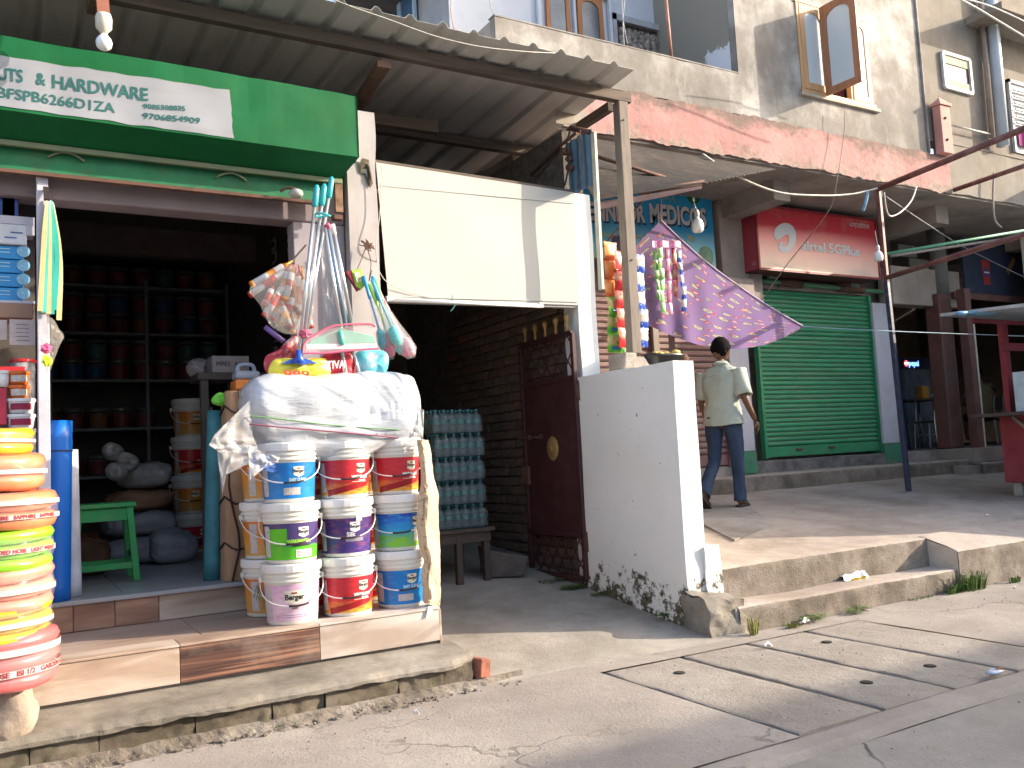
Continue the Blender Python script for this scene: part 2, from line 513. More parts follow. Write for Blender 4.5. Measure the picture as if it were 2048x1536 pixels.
g.poly([(6.601,4.392,-.04),(6.601,4.392,.312),(6.601,4.72,.405),(6.601,4.72,.1)], (.02,0,0))
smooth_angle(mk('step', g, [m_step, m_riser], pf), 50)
g = G().poly([(4.29,4.66,.1),(4.29,8,.1),(4.29,8,.66),(4.29,4.66,.39)], (-.06,0,0)); mk('side', g, m_conc, pf)
# upper plinth in front of the shutters
g = rough_step(4.4, 12.3, 7.85, 8.7, .60, .86, 21, n=180, rough=.6); mk('plinth_step', g, [m_step, m_riser], pf)
g = rough_step(12.2, 20, 7.6, 9.4, .58, .80, 22, n=60); mk('plinth_step', g, [m_step, m_riser], pf)
mk('fill', G().box((11.9,7.64,.4),(20,9.4,.785)), m_conc, pf)
g = rough_step(8.52, 11.3, 8.40, 8.7, .84, 1.02, 23, n=80, rough=.5); mk('sill_step', g, M('darksill', (.16,.15,.15), rough=.8, var=.5, sc=6, dirt=(.3,.27,.23), dsc=5), pf)
g = rough_step(4.4, 8.2, 8.48, 8.7, .84, .98, 24, n=80, rough=.5); mk('sill_step', g, [m_conc, m_conc], pf)
g = G().box((11.3,8.42,.84),(12.6,9.4,1.02)).box((12.6,8.3,.7),(18,9.4,.98)); mk('sill_step', g, [m_conc, m_conc], pf)
# broken patch on terrace
g = G(); P = [at(1400,1062,z=.47), at(1470,1090,z=.435), at(1545,1058,z=.47), at(1500,1030,z=.50), at(1420,1025,z=.50)]
g.poly([(p.x,p.y,PLT(p.y)+.003) for p in P], (0,0,.014)); mk('patch', g, m_conc, pf)
# ================================================================ HARDWARE SHOP BUILDING
m_lilac = M('lilacwall', (.33,.29,.315), rough=.85, var=.10, sc=2, dirt=(.30,.25,.22), damt=.4, dsc=3, bstr=.25, bsc=30)
m_lilac2 = M('lilacpost', (.50,.48,.55), rough=.8, var=.10, sc=3, dirt=(.30,.26,.24), damt=.4, dsc=5, bstr=.2)
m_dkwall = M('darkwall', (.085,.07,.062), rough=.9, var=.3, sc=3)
m_tilefl = M('tilefloor', (.33,.33,.34), rough=.35, var=.1, sc=2, bstr=.02)
m_green = None
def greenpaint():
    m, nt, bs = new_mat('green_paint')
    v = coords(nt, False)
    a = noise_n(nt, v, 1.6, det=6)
    c = ramp(nt, a, [(.3, (.002,.075,.018)), (.55, (.003,.105,.032)), (.8, (.008,.14,.06))])  # greens darkened to stand in for shade not cast on the box
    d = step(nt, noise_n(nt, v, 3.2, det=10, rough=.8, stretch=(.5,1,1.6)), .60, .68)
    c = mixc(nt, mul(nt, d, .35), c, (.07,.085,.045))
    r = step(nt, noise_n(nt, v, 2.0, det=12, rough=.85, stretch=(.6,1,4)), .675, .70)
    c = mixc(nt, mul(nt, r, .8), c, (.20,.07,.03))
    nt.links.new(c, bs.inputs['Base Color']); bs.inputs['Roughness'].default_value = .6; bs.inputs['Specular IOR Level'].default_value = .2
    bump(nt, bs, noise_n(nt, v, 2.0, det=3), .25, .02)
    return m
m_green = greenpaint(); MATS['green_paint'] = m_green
m_rust = M('rust', (.14,.07,.05), rough=.85, var=.5, sc=12, dirt=(.06,.04,.035), dsc=6)
m_wood = M('oldwood', (.13,.10,.08), rough=.85, var=.4, sc=10, stretch=(.3,.3,4), bstr=.5, bsc=30, dirt=(.06,.05,.04))

sh = thing('hardware_shop', 'green fronted hardware and paint shop at the left with its shutter rolled up', 'shop', (1, 5.6, .57))
# floor and riser blocks
def tilem(name, stops, rot, rough=.45, sc=3.0, dist=3.5, band=(1,1,10)):
    m, nt, bs = new_mat(name)
    v = coords(nt)
    mp = N(nt, "ShaderNodeMapping"); mp.inputs['Rotation'].default_value = rot; mp.inputs['Scale'].default_value = band
    nt.links.new(v, mp.inputs[0])
    n = N(nt, "ShaderNodeTexNoise"); n.inputs['Scale'].default_value = sc; n.inputs['Detail'].default_value = 8; n.inputs['Distortion'].default_value = dist*.2
    nt.links.new(mp.outputs[0], n.inputs['Vector'])
    c = ramp(nt, n.outputs['Fac'], stops)
    c = mixc(nt, mul(nt, step(nt, noise_n(nt, v, 2.5, det=8), .5, .7), .35), c, (.45,.38,.31))
    nt.links.new(c, bs.inputs['Base Color']); bs.inputs['Roughness'].default_value = rough
    return m
t_light = tilem('tile_light', [(.36,(.28,.19,.14)),(.5,(.39,.29,.22)),(.64,(.50,.41,.34))], (0,.12,0), band=(.6,1,3))
t_dark = tilem('tile_dark', [(.34,(.045,.022,.018)),(.5,(.11,.05,.035)),(.62,(.30,.15,.09))], (0,.0,0), sc=4, band=(.35,1,14))
t_grey = tilem('tile_grey', [(.38,(.34,.26,.21)),(.5,(.46,.39,.34)),(.62,(.58,.53,.48))], (0,.5,0), band=(.7,1,2.5))
t_brown = tilem('tile_brown', [(.3,(.17,.08,.05)),(.5,(.27,.14,.09)),(.7,(.40,.24,.16))], (0,.8,0), band=(.5,1,4))
t_step = tilem('tile_tread_shaded', [(.3,(.26,.17,.13)),(.5,(.34,.24,.19)),(.7,(.42,.31,.25))], (0,0,.1), band=(.4,2,1))
g = G().box((-1.5,4.78,.0),(2.19,5.70,.375)).box((-1.5,5.63,.3),(2.19,12.6,.553)).box((-6,5.63,0),(-1.5,12.6,.553)); mk('foundation', g, m_conc, sh)
# riser tiles, front row (leaning back a little at top)
xs = [-.62, .10, .757, 1.478, 2.195]
mats_ = [t_light, t_light, t_dark, t_grey]
for i in range(4):
    g = G().box((xs[i]+.0015, 4.752, .206), (xs[i+1]-.0015, 4.775, .384)); 
    mk('riser_tile', g, mats_[i], sh, bev=.002)
# side face tiles, passage side
for y0, y1 in ((4.755,5.2),(5.203,5.65)):
    mk('riser_tile', G().box((2.1955,y0,.16),(2.21,y1,.384)), t_light, sh, bev=.002)
# treads
xs2 = [-.62, .757, 1.478, 2.2]
for i, mt_ in enumerate((t_light, t_light, t_grey)):
    mk('tread_tile', G().box((xs2[i]+.0015,4.745,.385),(xs2[i+1]-.0015,4.935,.398)), mt_, sh, bev=.002)
for x0, x1, mt_ in ((-.62,.9,t_step),(.903,2.2,t_step)):  # rear tiles darker: the pails' shade on the tread put into colour
    mk('tread_tile', G().box((x0,4.938,.386),(x1,5.598,.395)), mt_, sh, bev=.002)
ux = [-.9, .33, .545, .782, 1.5, 2.2]
for i, mt_ in enumerate((t_brown, t_brown, t_light, t_light, t_light)):
    mt_ = (t_brown, t_brown, t_brown, t_light, t_brown)[i]
    mk('riser_tile', G().box((ux[i]+.0015,5.60,.397),(ux[i+1]-.0015,5.618,.545)), mt_, sh, bev=.002)
mk('marble_edge', G().box((-1.5,5.575,.546),(2.2,5.72,.572)), m_tilefl, sh, bev=.004)
for i in range(-2, 4):
    for j in range(7):
        if j > 3 and i < 0: continue
        mk('floor_tile', G().box((i*.6+.002,5.722+j*.6,.555),(i*.6+.598,5.718+(j+1)*.6,.571)), m_tilefl, sh)
# walls
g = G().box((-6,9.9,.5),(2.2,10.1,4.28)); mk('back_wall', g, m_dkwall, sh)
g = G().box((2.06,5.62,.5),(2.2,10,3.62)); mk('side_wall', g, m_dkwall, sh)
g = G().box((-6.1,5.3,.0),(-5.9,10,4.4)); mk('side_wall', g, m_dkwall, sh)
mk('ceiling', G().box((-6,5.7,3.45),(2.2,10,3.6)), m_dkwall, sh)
for yb in (6.7, 8.2):
    mk('ceiling_beam', G().box((-2,yb,3.2),(2.06,yb+.12,3.45)), M('brownbeam', (.16,.12,.11), rough=.9), sh)
# lintel: lilac band over the opening, darkened to carry the shutter box's shade
mk('lintel', G().box((-6,5.48,2.845),(1.965,5.66,3.4)), M('lintelm_shaded', (.25,.20,.205), rough=.85, var=.15, sc=3), sh, bev=.008)
# wall mass above, hidden behind the shutter box
mk('upper_wall', G().box((-6,5.5,3.41),(2.2,5.7,3.62)), m_dkwall, sh)
# left post, right pier
mk('post', G().box((.157,5.38,.572),(.215,5.47,3.0)), m_lilac2, sh, bev=.004)
mk('pier', G().box((1.62,5.49,.572),(1.968,5.62,2.843)), m_lilac, sh, bev=.006)
g = G()
def pil(u, v):
    x = 1.97+.205*u; z = .40+(3.62-.40)*v
    return (x + (.02*nz((z*3,1,1)) if u > .9 else 0), 5.40 + .006*nz((x*6,z*2,4)), z)
g.grid(pil, 6, 40); g.box((1.975,5.41,.40),(2.165,5.80,3.60)); mk('pilaster', g, M('paleplaster', (.40,.37,.365), rough=.85, var=.10, sc=2, dirt=(.30,.25,.22), damt=.4, dsc=3, bstr=.25, bsc=30), sh, bev=0)
# patch where the plaster has broken away at the pilaster top
P_ = [at(px,py,y=5.392) for px, py in ((716,325),(726,316),(738,320),(742,345),(746,366),(741,376),(734,366),(730,350),(720,345))]
g = G(); c_ = sum(P_, Vector())/len(P_); vs = [c_+Vector((0,.03,0))]+P_+[lerp(c_,p,.6)+Vector((0,-.012+.03*nz(p*30),0)) for p in P_]; n_ = len(P_)
g.add(vs, [(1+i,1+(i+1)%n_,1+n_+(i+1)%n_,1+n_+i) for i in range(n_)]+[(0,1+n_+(i+1)%n_,1+n_+i)[::-1] for i in range(n_)])
mk('broken_plaster', g, m_stone, sh)
mk('front_wall', G().box((-6,5.40,.573),(-1.21,5.47,2.84)), m_lilac, sh)

# shutter box
sb = thing('shutter_box', 'long green painted metal shutter box with a hand-lettered white name patch', 'signboard', (1, 5.1, 2.95))
YF = 5.10
TR, BR = at(714,191,y=YF), at(714,307,y=YF)
TL, BL = at(-60,60,y=YF), at(-60,206,y=YF)
zt, zb = TR.z, BR.z - .01
xr = TR.x; zl = zb - .01
NXX = 60
def face(u, v):
    x = -1.2 + (xr+1.2)*u; z = zl+(zt-zl)*v
    dent = .010*nz((x*1.8, z*2, 1)) + .006*nz((x*6, z*4, 2))
    return (x, YF+dent, z)
g = G().grid(face, NXX, 8)
yu, zu = 5.30, at(692,360,y=5.30).z
def und(u, v):
    x = -1.2 + (xr+1.2)*u; 
    y = YF+(yu-YF)*(1-v); z = zu+(zl-zu)*(1-v)*0 + (zl-zu)*v
    return (x - .06*(1-v)*u, y+(.006*nz((x*2,z*3,5)) if v < 1 else .010*nz((x*1.8, z*2, 1)) + .006*nz((x*6, z*4, 2))), z)
g.grid(und, NXX, 5)
g.add([(xr,YF,zl),(xr,YF,zt),(xr,5.48,zt),(xr-.0,5.48,zu),(xr-.06,yu,zu)], [(0,4,3,2,1)])
g.quad((-1.2,YF,zt),(xr,YF,zt),(xr,5.48,zt),(-1.2,5.48,zt))
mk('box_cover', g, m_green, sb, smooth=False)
# lip of the box and rolled-up shutter end bar below it
mk('lip', G().box((-1.2,5.285,zu-.03),(xr-.05,5.31,zu-.002)), M('lipm', (.16,.20,.12), rough=.7, dirt=(.2,.1,.05), dsc=6), sb)
bot = at(627,402,y=5.36).z
mk('shutter_bar', G().box((-1.2,5.345,bot+.0),(xr-.14,5.37,zu-.002)), M('greenbar', (.012,.15,.06), rough=.6, var=.3, dirt=(.10,.08,.05), dsc=5), sb)
mk('shutter_bar_edge', G().box((-1.2,5.335,bot-.022),(xr-.16,5.375,bot-.002)), m_rust, sb)
for px, py in ((132,318),(462,358)):
    c = at(px, py, y=5.34); pts = []
    for i in range(9):
        t = -1+2*i/8; pts.append((c.x+t*.09, 5.33-.015*(1-t*t), c.z+.03-.035*t*t))
    mk('handle', G().tube(pts, .007, 6), MATS.get('lipm'), sb, smooth=True)
mk('end_flange', G().box((xr+.002,5.16,zl-.01),(xr+.03,5.2,zt-.17)), M('palemetal',(.45,.42,.38), rough=.6), sb)
# white patch, colour dimmed to carry missing shade, with hand painted lettering
pw = M('patchdimmed', (.25,.26,.285), rough=.6, var=.12, sc=3, dirt=(.20,.165,.13), damt=.6, dsc=5, bstr=.05, stretch=(.4,1,2.5), dlo=.6)
g = G()
PTL, PTR, PBR, PBL = at(-40,105,y=YF), at(459,181,y=YF), at(467,277,y=YF), at(-40,206,y=YF)
def dentf(x, z): return .010*nz((x*1.8, z*2, 1)) + .006*nz((x*6, z*4, 2))
def patch(u, v):
    a = lerp(PBL, PBR, u); b = lerp(PTL, PTR, u); p = lerp(a, b, v)
    if v == 1: p.z += .010*nz((p.x*9, 1, 1))
    if v == 0: p.z += .006*nz((p.x*9, 5, 1))
    if u == 1: p.x += .012*nz((1, p.z*14, 1))
    p.y = YF + dentf(p.x, p.z) - .004
    return p
g.grid(patch, 60, 8)
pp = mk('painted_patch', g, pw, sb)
ink = M('greenink', (.008,.10,.09), rough=.6, var=.2, sc=10, bstr=0)
def sign_txt(txt, px0, py0, px1, py1, hpx, bold=.002, wid=1.0):
    a, b = at(px0, py0, y=YF), at(px1, py1, y=YF)
    d = (b-a); L = d.length; d.normalize(); up = Vector((0,0,1))
    hh = hpx/ (F_PX/ (a-Vector(CAM_P)).dot(_fw))
    g = G()
    k = [0]
    t = G().text(txt, hh*1.38, lambda x, y: Vector((x, y, 0)), align='LEFT', bold=bold)
    mx = max(p.x for p in t.v); s = L/mx
    for p in t.v:
        q = a + d*(p.x*s) + up*(p.y + .005*nz((p.x*22, p.y*9, 3)))
        q.y = YF + dentf(q.x, q.z) - .007
        p.x, p.y, p.z = q
    return t
for a_ in (('UTS', -6, 148, 46, 155, 27), ('&', 72, 159, 92, 161, 25), ('HARDWARE', 103, 164, 296, 192, 27), ('18BFSPB6266D1ZA', -42, 180, 230, 218, 22, .001), ('9085308835', 286, 214, 370, 219, 10, .001), ('9706854909', 285, 233, 400, 243, 12, .001)):
    mk('lettering', sign_txt(*a_), ink, pp)

# ---- corrugated canopy roof
def corr_mat():
    m, nt, bs = new_mat('zinc_sheet')
    v = coords(nt, False)
    c = ramp(nt, noise_n(nt, v, 1.2, det=6), [(.3, (.50,.49,.47)), (.7, (.66,.65,.62))])
    c = mixc(nt, mul(nt, step(nt, noise_n(nt, v, 4, det=8, stretch=(3,.4,1)), .55, .7), .3), c, (.25,.20,.15))
    nt.links.new(c, bs.inputs['Base Color']); bs.inputs['Roughness'].default_value = .55; bs.inputs['Metallic'].default_value = .25
    return m
m_zinc = corr_mat(); MATS['zinc'] = m_zinc
rf = thing('canopy_roof', 'corrugated metal sheet roof on timber beams over the shop front and passage', 'roof', (2, 6, 4.0))
def corr_profile(x, period=.25, h=.034):
    t = (x/period) % 1.0
    if t < .62: return 0
    if t < .74: return h*(t-.62)/.12
    if t < .84: return h
    if t < .96: return h*(.96-t)/.12
    return 0
def roof_pt(x, y):
    # front edge y=4.95, right edge x 4.1 -> 4.35
    return 4.30 + .004*(y-5) + .006*nz((x*.7,y*.5,3))
def sheet_g(x0, x1, y0, y1, dz=0):
    g = G(); P = .25
    xs = [x0, x1]
    x = math.floor(x0/P)*P
    while x < x1+P:
        for t in (0,.62,.74,.84,.96): 
            xx = x+t*P
            if x0 <= xx <= x1: xs.append(xx)
        x += P
    xs = sorted(set(xs))
    ny = 12; vs = []
    for xx in xs:
        for j in range(ny+1):
            y = y0+(y1-y0)*j/ny
            sk = (xx-x1)/(x1-x0)
            X = xx + .10*(y-y0)*max(0,(xx-3.2)/1.2)
            vs.append((X, y + .005*nz((xx*3,0,0)), roof_pt(xx, y)+corr_profile(xx)+dz))
    fs = [(i*(ny+1)+j, i*(ny+1)+j+1, (i+1)*(ny+1)+j+1, (i+1)*(ny+1)+j) for i in range(len(xs)-1) for j in range(ny)]
    return g.add(vs, fs)
for x0, x1, dz in ((-2.5,-1.2,0),(-1.30,.1,.004),(-.02,1.48,0),(1.36,2.85,.004),(2.73,4.40,0)):
    mk('roof_sheet', sheet_g(x0, x1, 5.33, 10.0, dz), m_zinc, rf, smooth=False, solid=.0012)
bz = at(1255,196,y=5.7).z
mk('beam', G().box((-2.5,5.66,bz-.055),(4.62,5.73,bz+.03)), m_wood, rf, bev=.004)
mk('beam', G().box((-2.5,7.1,4.20),(4.75,7.18,4.285)), m_wood, rf, bev=.004)
mk('beam', G().box((2.2,6.5,4.02),(3.2,6.57,4.12)), m_wood, rf, bev=.004)
m_raft = M('rafterwood', (.17,.10,.07), rough=.9, var=.4, sc=14, dirt=(.06,.05,.05), dsc=4)
mk('rafter', G().bar(at(768,128,y=5.62), at(712,215,y=6.5),.10,.05), m_raft, rf, bev=.004)
mk('rafter', G().bar((.47,4.87,4.02),(.47,5.7,4.15),.055,.12), m_raft, rf, bev=.004)
mk('rafter', G().bar((4.5,5.8,4.19),(4.62,9.0,4.21),.06,.08), m_wood, rf, bev=.004)
# torn flap of sheet near the right back corner
F_ = [at(px,py,y=6.3) for px,py in ((1112,222),(1135,214),(1160,222),(1178,226),(1150,252),(1112,246))]
mk('torn_flap', G().poly(F_, (0,.004,0)), M('flap', (.30,.26,.22), rough=.8, var=.3), rf)
# wire swagging along the front of the roof
def wire(name, pts, r, m, label=None, parent=None, cat='wire', n=6, group=None):
    return mk(name, G().tube(pts, r, n), m, parent, label, None if parent is not None else cat, group, smooth=True)
def curve(pts, n=8):
    pts = [Vector(p) for p in pts]; out = []
    for i in range(len(pts)-1):
        p0 = pts[max(i-1,0)]; p1 = pts[i]; p2 = pts[i+1]; p3 = pts[min(i+2,len(pts)-1)]
        for j in range(n):
            t = j/n
            out.append(.5*((2*p1)+(-p0+p2)*t+(2*p0-5*p1+4*p2-p3)*t*t+(-p0+3*p1-3*p2+p3)*t**3))
    out.append(pts[-1]); return out
m_cable = M('palecable', (.55,.52,.46), rough=.6, bstr=0)
m_black = M('blackcable', (.03,.03,.03), rough=.7, bstr=0)
wire('roof_cable', curve([at(620,-20,y=5.3), at(700,12,y=5.27), at(775,38,y=5.26), at(870,72,y=5.25), at(960,93,y=5.25), at(1050,103,y=5.26), at(1110,106,y=5.3)]), .0035, m_cable, 'pale cable sagging along the front edge of the corrugated roof')

# wooden post on the boundary wall
wp = thing('wooden_post', 'weathered squared timber post standing on the boundary wall and carrying the roof beam', 'post', (4.47, 5.7, 1.97))
m_post = M('greywood', (.22,.185,.155), rough=.85, var=.3, sc=8, stretch=(6,6,.6), bstr=.5, bsc=25, dirt=(.16,.12,.09), dsc=8)
pt, pb = at(1241,215,y=5.7), at(1268,708,y=5.7)
mk('shaft', G().bar(pb, (pt.x, pt.y, bz-.057), .10, .09, up=(0,1,0)), m_post, wp, bev=.006)
for py in (240, 520):
    q = at(1247+(py-240)*.06, py, y=5.65); g = G().ball((q.x, 5.648, q.z), .008, 6); mk('nail', g, m_black, wp)
# ================================================================ PASSAGE, BOARD, GATE, BOUNDARY WALL
def whitewall():
    m, nt, bs = new_mat('whitewash')
    v = coords(nt, False)
    c = ramp(nt, noise_n(nt, v, 1.3, det=6), [(.3, (.72,.71,.68)), (.7, (.80,.79,.765))])
    c = mixc(nt, mul(nt, step(nt, noise_n(nt, v, 6, det=9, rough=.75), .60, .75), .35), c, (.52,.46,.38))
    g = N(nt, "ShaderNodeNewGeometry"); sp = N(nt, "ShaderNodeSeparateXYZ"); nt.links.new(g.outputs['Position'], sp.inputs[0])
    low = step(nt, sp.outputs[2], .62, .12)     # damp climbs from the ground: stains belong to the wall
    n = noise_n(nt, v, 8, det=10, rough=.75)
    ad = N(nt, "ShaderNodeMath", operation='ADD'); nt.links.new(n, ad.inputs[0]); nt.links.new(mul(nt, low, .22), ad.inputs[1])
    k = step(nt, ad.outputs[0], .66, .70)
    c = mixc(nt, mul(nt, low, .25), c, (.60,.52,.38))
    c = mixc(nt, k, c, ramp(nt, noise_n(nt, v, 20, det=5), [(.35, (.05,.055,.02)), (.6, (.14,.11,.08))]))
    pk = step(nt, noise_n(nt, v, 15, det=2), .735, .75)
    c = mixc(nt, mul(nt, pk, .8), c, (.2,.17,.14))
    nt.links.new(c, bs.inputs['Base Color']); bs.inputs['Roughness'].default_value = .85; bs.inputs['Specular IOR Level'].default_value = .2
    h = N(nt, "ShaderNodeMath", operation='SUBTRACT'); nt.links.new(mul(nt, noise_n(nt, v, 25, det=6), .6), h.inputs[0]); nt.links.new(k, h.inputs[1])
    bump(nt, bs, h.outputs[0], .35, .01)
    return m
m_ww = whitewall()
m_wboard = M('whiteboard', (.43,.42,.39), rough=.55, var=.04, sc=1.5, dirt=(.50,.42,.30), damt=.35, dsc=3, stretch=(.5,1,2), bstr=.08, bsc=8, dlo=.6)
bw = thing('boundary_wall', 'low whitewashed wall with mossy peeling foot between the passage and the terrace', 'wall', (4.07, 5.2, .1))
def wall_g(x0, x1, y0, y1, z0, z1, s):
    g = G()
    def f(u, v):   # wraps: left face, top, right face ; u along y
        y = y0+(y1-y0)*u; k = round(v*24)
        if k <= 11: p = Vector((x0, y, z0+(z1-z0)*k/11))
        elif k <= 13: p = Vector((x0+(x1-x0)*(k-12+.0)/1 if k < 13 else x1, y, z1))
        else: p = Vector((x1, y, z1-(z1-z0)*(k-13)/11))
        n = Vector((nz(p*2+Vector((s,0,0))), nz(p*2+Vector((0,s,0))), nz(p*2.5+Vector((0,0,s)))))*.010
        return p+n
    g.grid(f, 30, 24)
    def e(u, v):
        p = Vector((x0+(x1-x0)*u, y0, z0+(z1-z0)*v))
        n = Vector((nz(p*2+Vector((s,0,0))), nz(p*2+Vector((0,s,0))), nz(p*2.5+Vector((0,0,s)))))*.010
        return p+n
    g.grid(e, 5, 24); return g
mk('wall', wall_g(3.98, 4.165, 4.625, 5.80, -.05, 1.855, 3), m_ww, bw, smooth=False)
g = G()
def blk(u, v):
    p = Vector((4.13+.145*u, 4.60, .14+.43*v)); return p + Vector((nz(p*8)*.012, nz(p*9)*.012, nz(p*7)*.012))
g.grid(blk, 6, 10); g.box((4.14,4.607,.14),(4.265,4.80,.565)); mk('stepped_foot', g, m_ww, bw)
def cb(u, v):
    k = round(v*12); x = 3.965+.33*u
    if k <= 6: p = Vector((x, 4.40+.02*(k/6), -.04+.30*k/6 - .05*u*(k/6)))
    else: p = Vector((x, 4.42+.25*(k-6)/6, .26-.05*u+.03*(k-6)/6))
    d = Vector((nz(p*9), nz(p*9+Vector((5,0,0))), nz(p*9+Vector((0,7,0)))))*.030
    return p+d
g = G().grid(cb, 16, 12)
def cbs(u, v):
    p = Vector((3.965, 4.40+.26*u+.02*v, -.04+.30*v)); return p+Vector((nz(p*9), nz(p*9+Vector((5,0,0))), nz(p*9+Vector((0,7,0)))))*.030
flip(g); h = G().grid(cbs, 10, 8); flip(h); g.join(h)
mk('wall_foot', g, m_curb, pf)
mk('pier', G().box((4.25,5.55,.3),(4.60,5.82,1.895)), m_ww, bw, bev=.01)
# concrete lumps on top under the wooden post
for k, (x, y, w_, h_) in enumerate(((4.33,5.62,.13,.13),(4.47,5.66,.17,.10))):
    g = G().box((x-w_/2,y-.09,1.90),(x+w_/2,y+.12,1.90+h_))
    for p in g.v: p += Vector((nz(p*9), nz(p*9+Vector((3,0,0))), 0))*.03
    mk('concrete_block', g, m_conc, label=('rough concrete block at the left of the timber post foot behind the whitewashed wall', 'rough concrete block under the timber post')[k], cat='block', bev=.012, seg=2)

gp = thing('gate_pillar', 'tall white square pillar between the passage gate and the boundary wall', 'pillar', (4.12, 5.9, .2))
mk('shaft', wall_g(4.035, 4.215, 5.79, 6.0, .1, 3.385, 8), m_ww, gp)
fb = thing('fascia_board', 'blank white painted sheet board over the passage entrance', 'board', (3.2, 5.8, 2.44))
TLb, TRb, BRb, BLb = at(750,326,y=5.8), at(1146,386,y=5.8), at(1156,611,y=5.8), at(775,599,y=5.8)
g = G()
def bd(u, v):
    p = lerp(lerp(BLb, BRb, u), lerp(TLb, TRb, u), v); p.y = 5.785 + .006*nz((p.x*1.5, p.z*2, 0)); return p
g.grid(bd, 30, 16)
mk('sheet', g, m_wboard, fb)
mk('frame_rail', G().bar(TLb+Vector((0,.02,.012)), TRb+Vector((0,.02,.012)), .05, .025), m_wood, fb)
mk('frame_rail', G().bar(BLb+Vector((0,.03,-.008)), BRb+Vector((0,.03,-.008)), .06, .018), m_wboard, fb)
mk('seam', G().bar(lerp(TLb,BLb,.17)+Vector((0.02,-.018,0)), lerp(TRb,BRb,.10)+Vector((-.02,-.018,0)), .004, .006), m_wboard, fb)
mk('seam', G().bar(lerp(TLb,BLb,.98)+Vector((.02,-.02,0)), lerp(TRb,BRb,.97)+Vector((-.02,-.02,0)), .004, .01), m_wboard, fb)
tl = thing('tube_light', 'unlit white batten tube light fixed along the bottom of the blank board', 'light', tuple(lerp(BLb, BRb, .4)))
a, b = at(772,598,y=5.74), at(1085,611,y=5.74)
mk('batten', G().bar(a, b, .03, .022), plastic('whitepl', (.72,.72,.68)), tl, bev=.003)
mk('tube', G().tube([a+Vector((.05,-.03,-.012)), b+Vector((-.05,-.03,-.012))], .012, 8), plastic('whitetube', (.8,.8,.76), rough=.2), tl, smooth=True)
for q in (a, b): mk('end_cap', G().bar(q, q+(b-a).normalized()*.04*(1 if q is a else -1), .036, .04), plastic('capw', (.5,.5,.47)), tl)
q = at(905,604,y=5.72); wire('tie_wire', curve([q+Vector((0,0,.05)), q, q+Vector((.01,-.01,-.03)), q+Vector((-.02,0,-.07))]), .004, M('tealwire',(.1,.3,.3)), 'teal tie wire knotted round the tube light')
# loose wires across the board and pilaster
wire('board_wire', curve([at(757,540,y=5.7), at(775,565,y=5.75), at(820,585,y=5.77), at(865,596,y=5.77)]), .003, m_cable, 'thin pale wire trailing down the corner of the blank board')
wire('pilaster_wire', curve([at(764,330,y=5.35), at(760,420,y=5.36), at(752,500,y=5.36), at(760,560,y=5.5)]), .003, m_cable, 'thin pale wire running down beside the lilac pilaster')
# upright cover strip and blue corrugated panel beside the pillar
st = thing('tin_screen', 'narrow blue corrugated metal panel with a pale edge strip above the gate pillar', 'panel', (4.16, 5.7, 2.6))
a, b = at(1187,266,y=5.56), at(1203,579,y=5.56)
mk('edge_strip', G().bar(b, a, .022, .05, up=(0,1,0)), M('cream', (.66,.62,.50), rough=.6), st)
g = G().grid(lambda u, v: (a.x-.008 + .012*math.sin(u*22), 5.575+.36*u, 3.40+(.46)*v), 36, 2)
mk('corrugated_sheet', g, M('bluesheet', (.13,.22,.30), rough=.5, var=.3, sc=4, metal=.3), st, solid=.002)
# pipe bracket with insulators
br = thing('pipe_bracket', 'rusty pipe bracket with insulators under the roof corner', 'bracket', (4.15, 5.9, 3.9))
P1, P2 = at(1140,256,y=5.8), at(1180,264,y=5.6)
mk('pipe', G().tube([P1, P2], .022, 8), m_rust, br, smooth=True)
mk('pipe', G().tube([at(1152,266,y=5.75), at(1120,292,y=6.0), at(1062,350,y=6.4)], .015, 8), m_rust, br, smooth=True)
for px, py, r in ((1132,303,.045),(1138,318,.035),(1140,335,.04)):
    mk('insulator', G().ball(at(px,py,y=5.85), r, 10, 0, (1.1,.9,.8)), M('insul', (.16,.07,.05), rough=.3, var=.5, sc=20), br, smooth=True)
mk('cable_loop', G().tube(curve([at(1140,262,y=5.7), at(1133,290,y=5.75), at(1137,330,y=5.8), at(1130,370,y=5.78)]), .008, 6), m_black, br, smooth=True)
mk('cable_loop', G().tube(curve([at(1160,260,y=5.6), at(1164,320,y=5.6), at(1158,365,y=5.62), at(1150,380,y=5.7)]), .005, 6), m_rust, br, smooth=True)

# passage walls
bkm = [M('pbrick%d'%i, c, rough=.95, var=.35, sc=18, bstr=.9, bsc=60, dirt=(.09,.07,.06), dsc=9, damt=.7) for i, c in enumerate(((.17,.11,.085),(.20,.13,.10),(.14,.11,.09),(.30,.11,.06)))]
pw_ = thing('passage_wall', 'rough exposed brick wall along the right side of the dark passage', 'wall', (4.2, 7, .2))
mk('mortar', G().box((4.115,6.0,.1),(4.3,9.6,4.0)), M('mortar', (.17,.14,.12), rough=1, var=.4, sc=12, bstr=1.0, bsc=60, bd=.02), pw_)
bmeshes = []
for k in range(8):
    g = G().box((-.02,-.112,-.036),(.02,.112,.036))
    g2 = G()
    # a rough-faced brick: subdivide the front
    def bf(u, v, k=k): 
        y = -.112+.224*u; z = -.036+.072*v; e = 1 if (0 < u < 1 and 0 < v < 1) else 0
        return (-.022 - .004*e + .007*nz((y*14, z*20, k*3.1)), y*(1-.0*e), z)
    g2.grid(bf, 5, 3); g.join(flip(g2))
    bmeshes.append(g)
protos = {}
row = 0; z = .25
cnt = 0
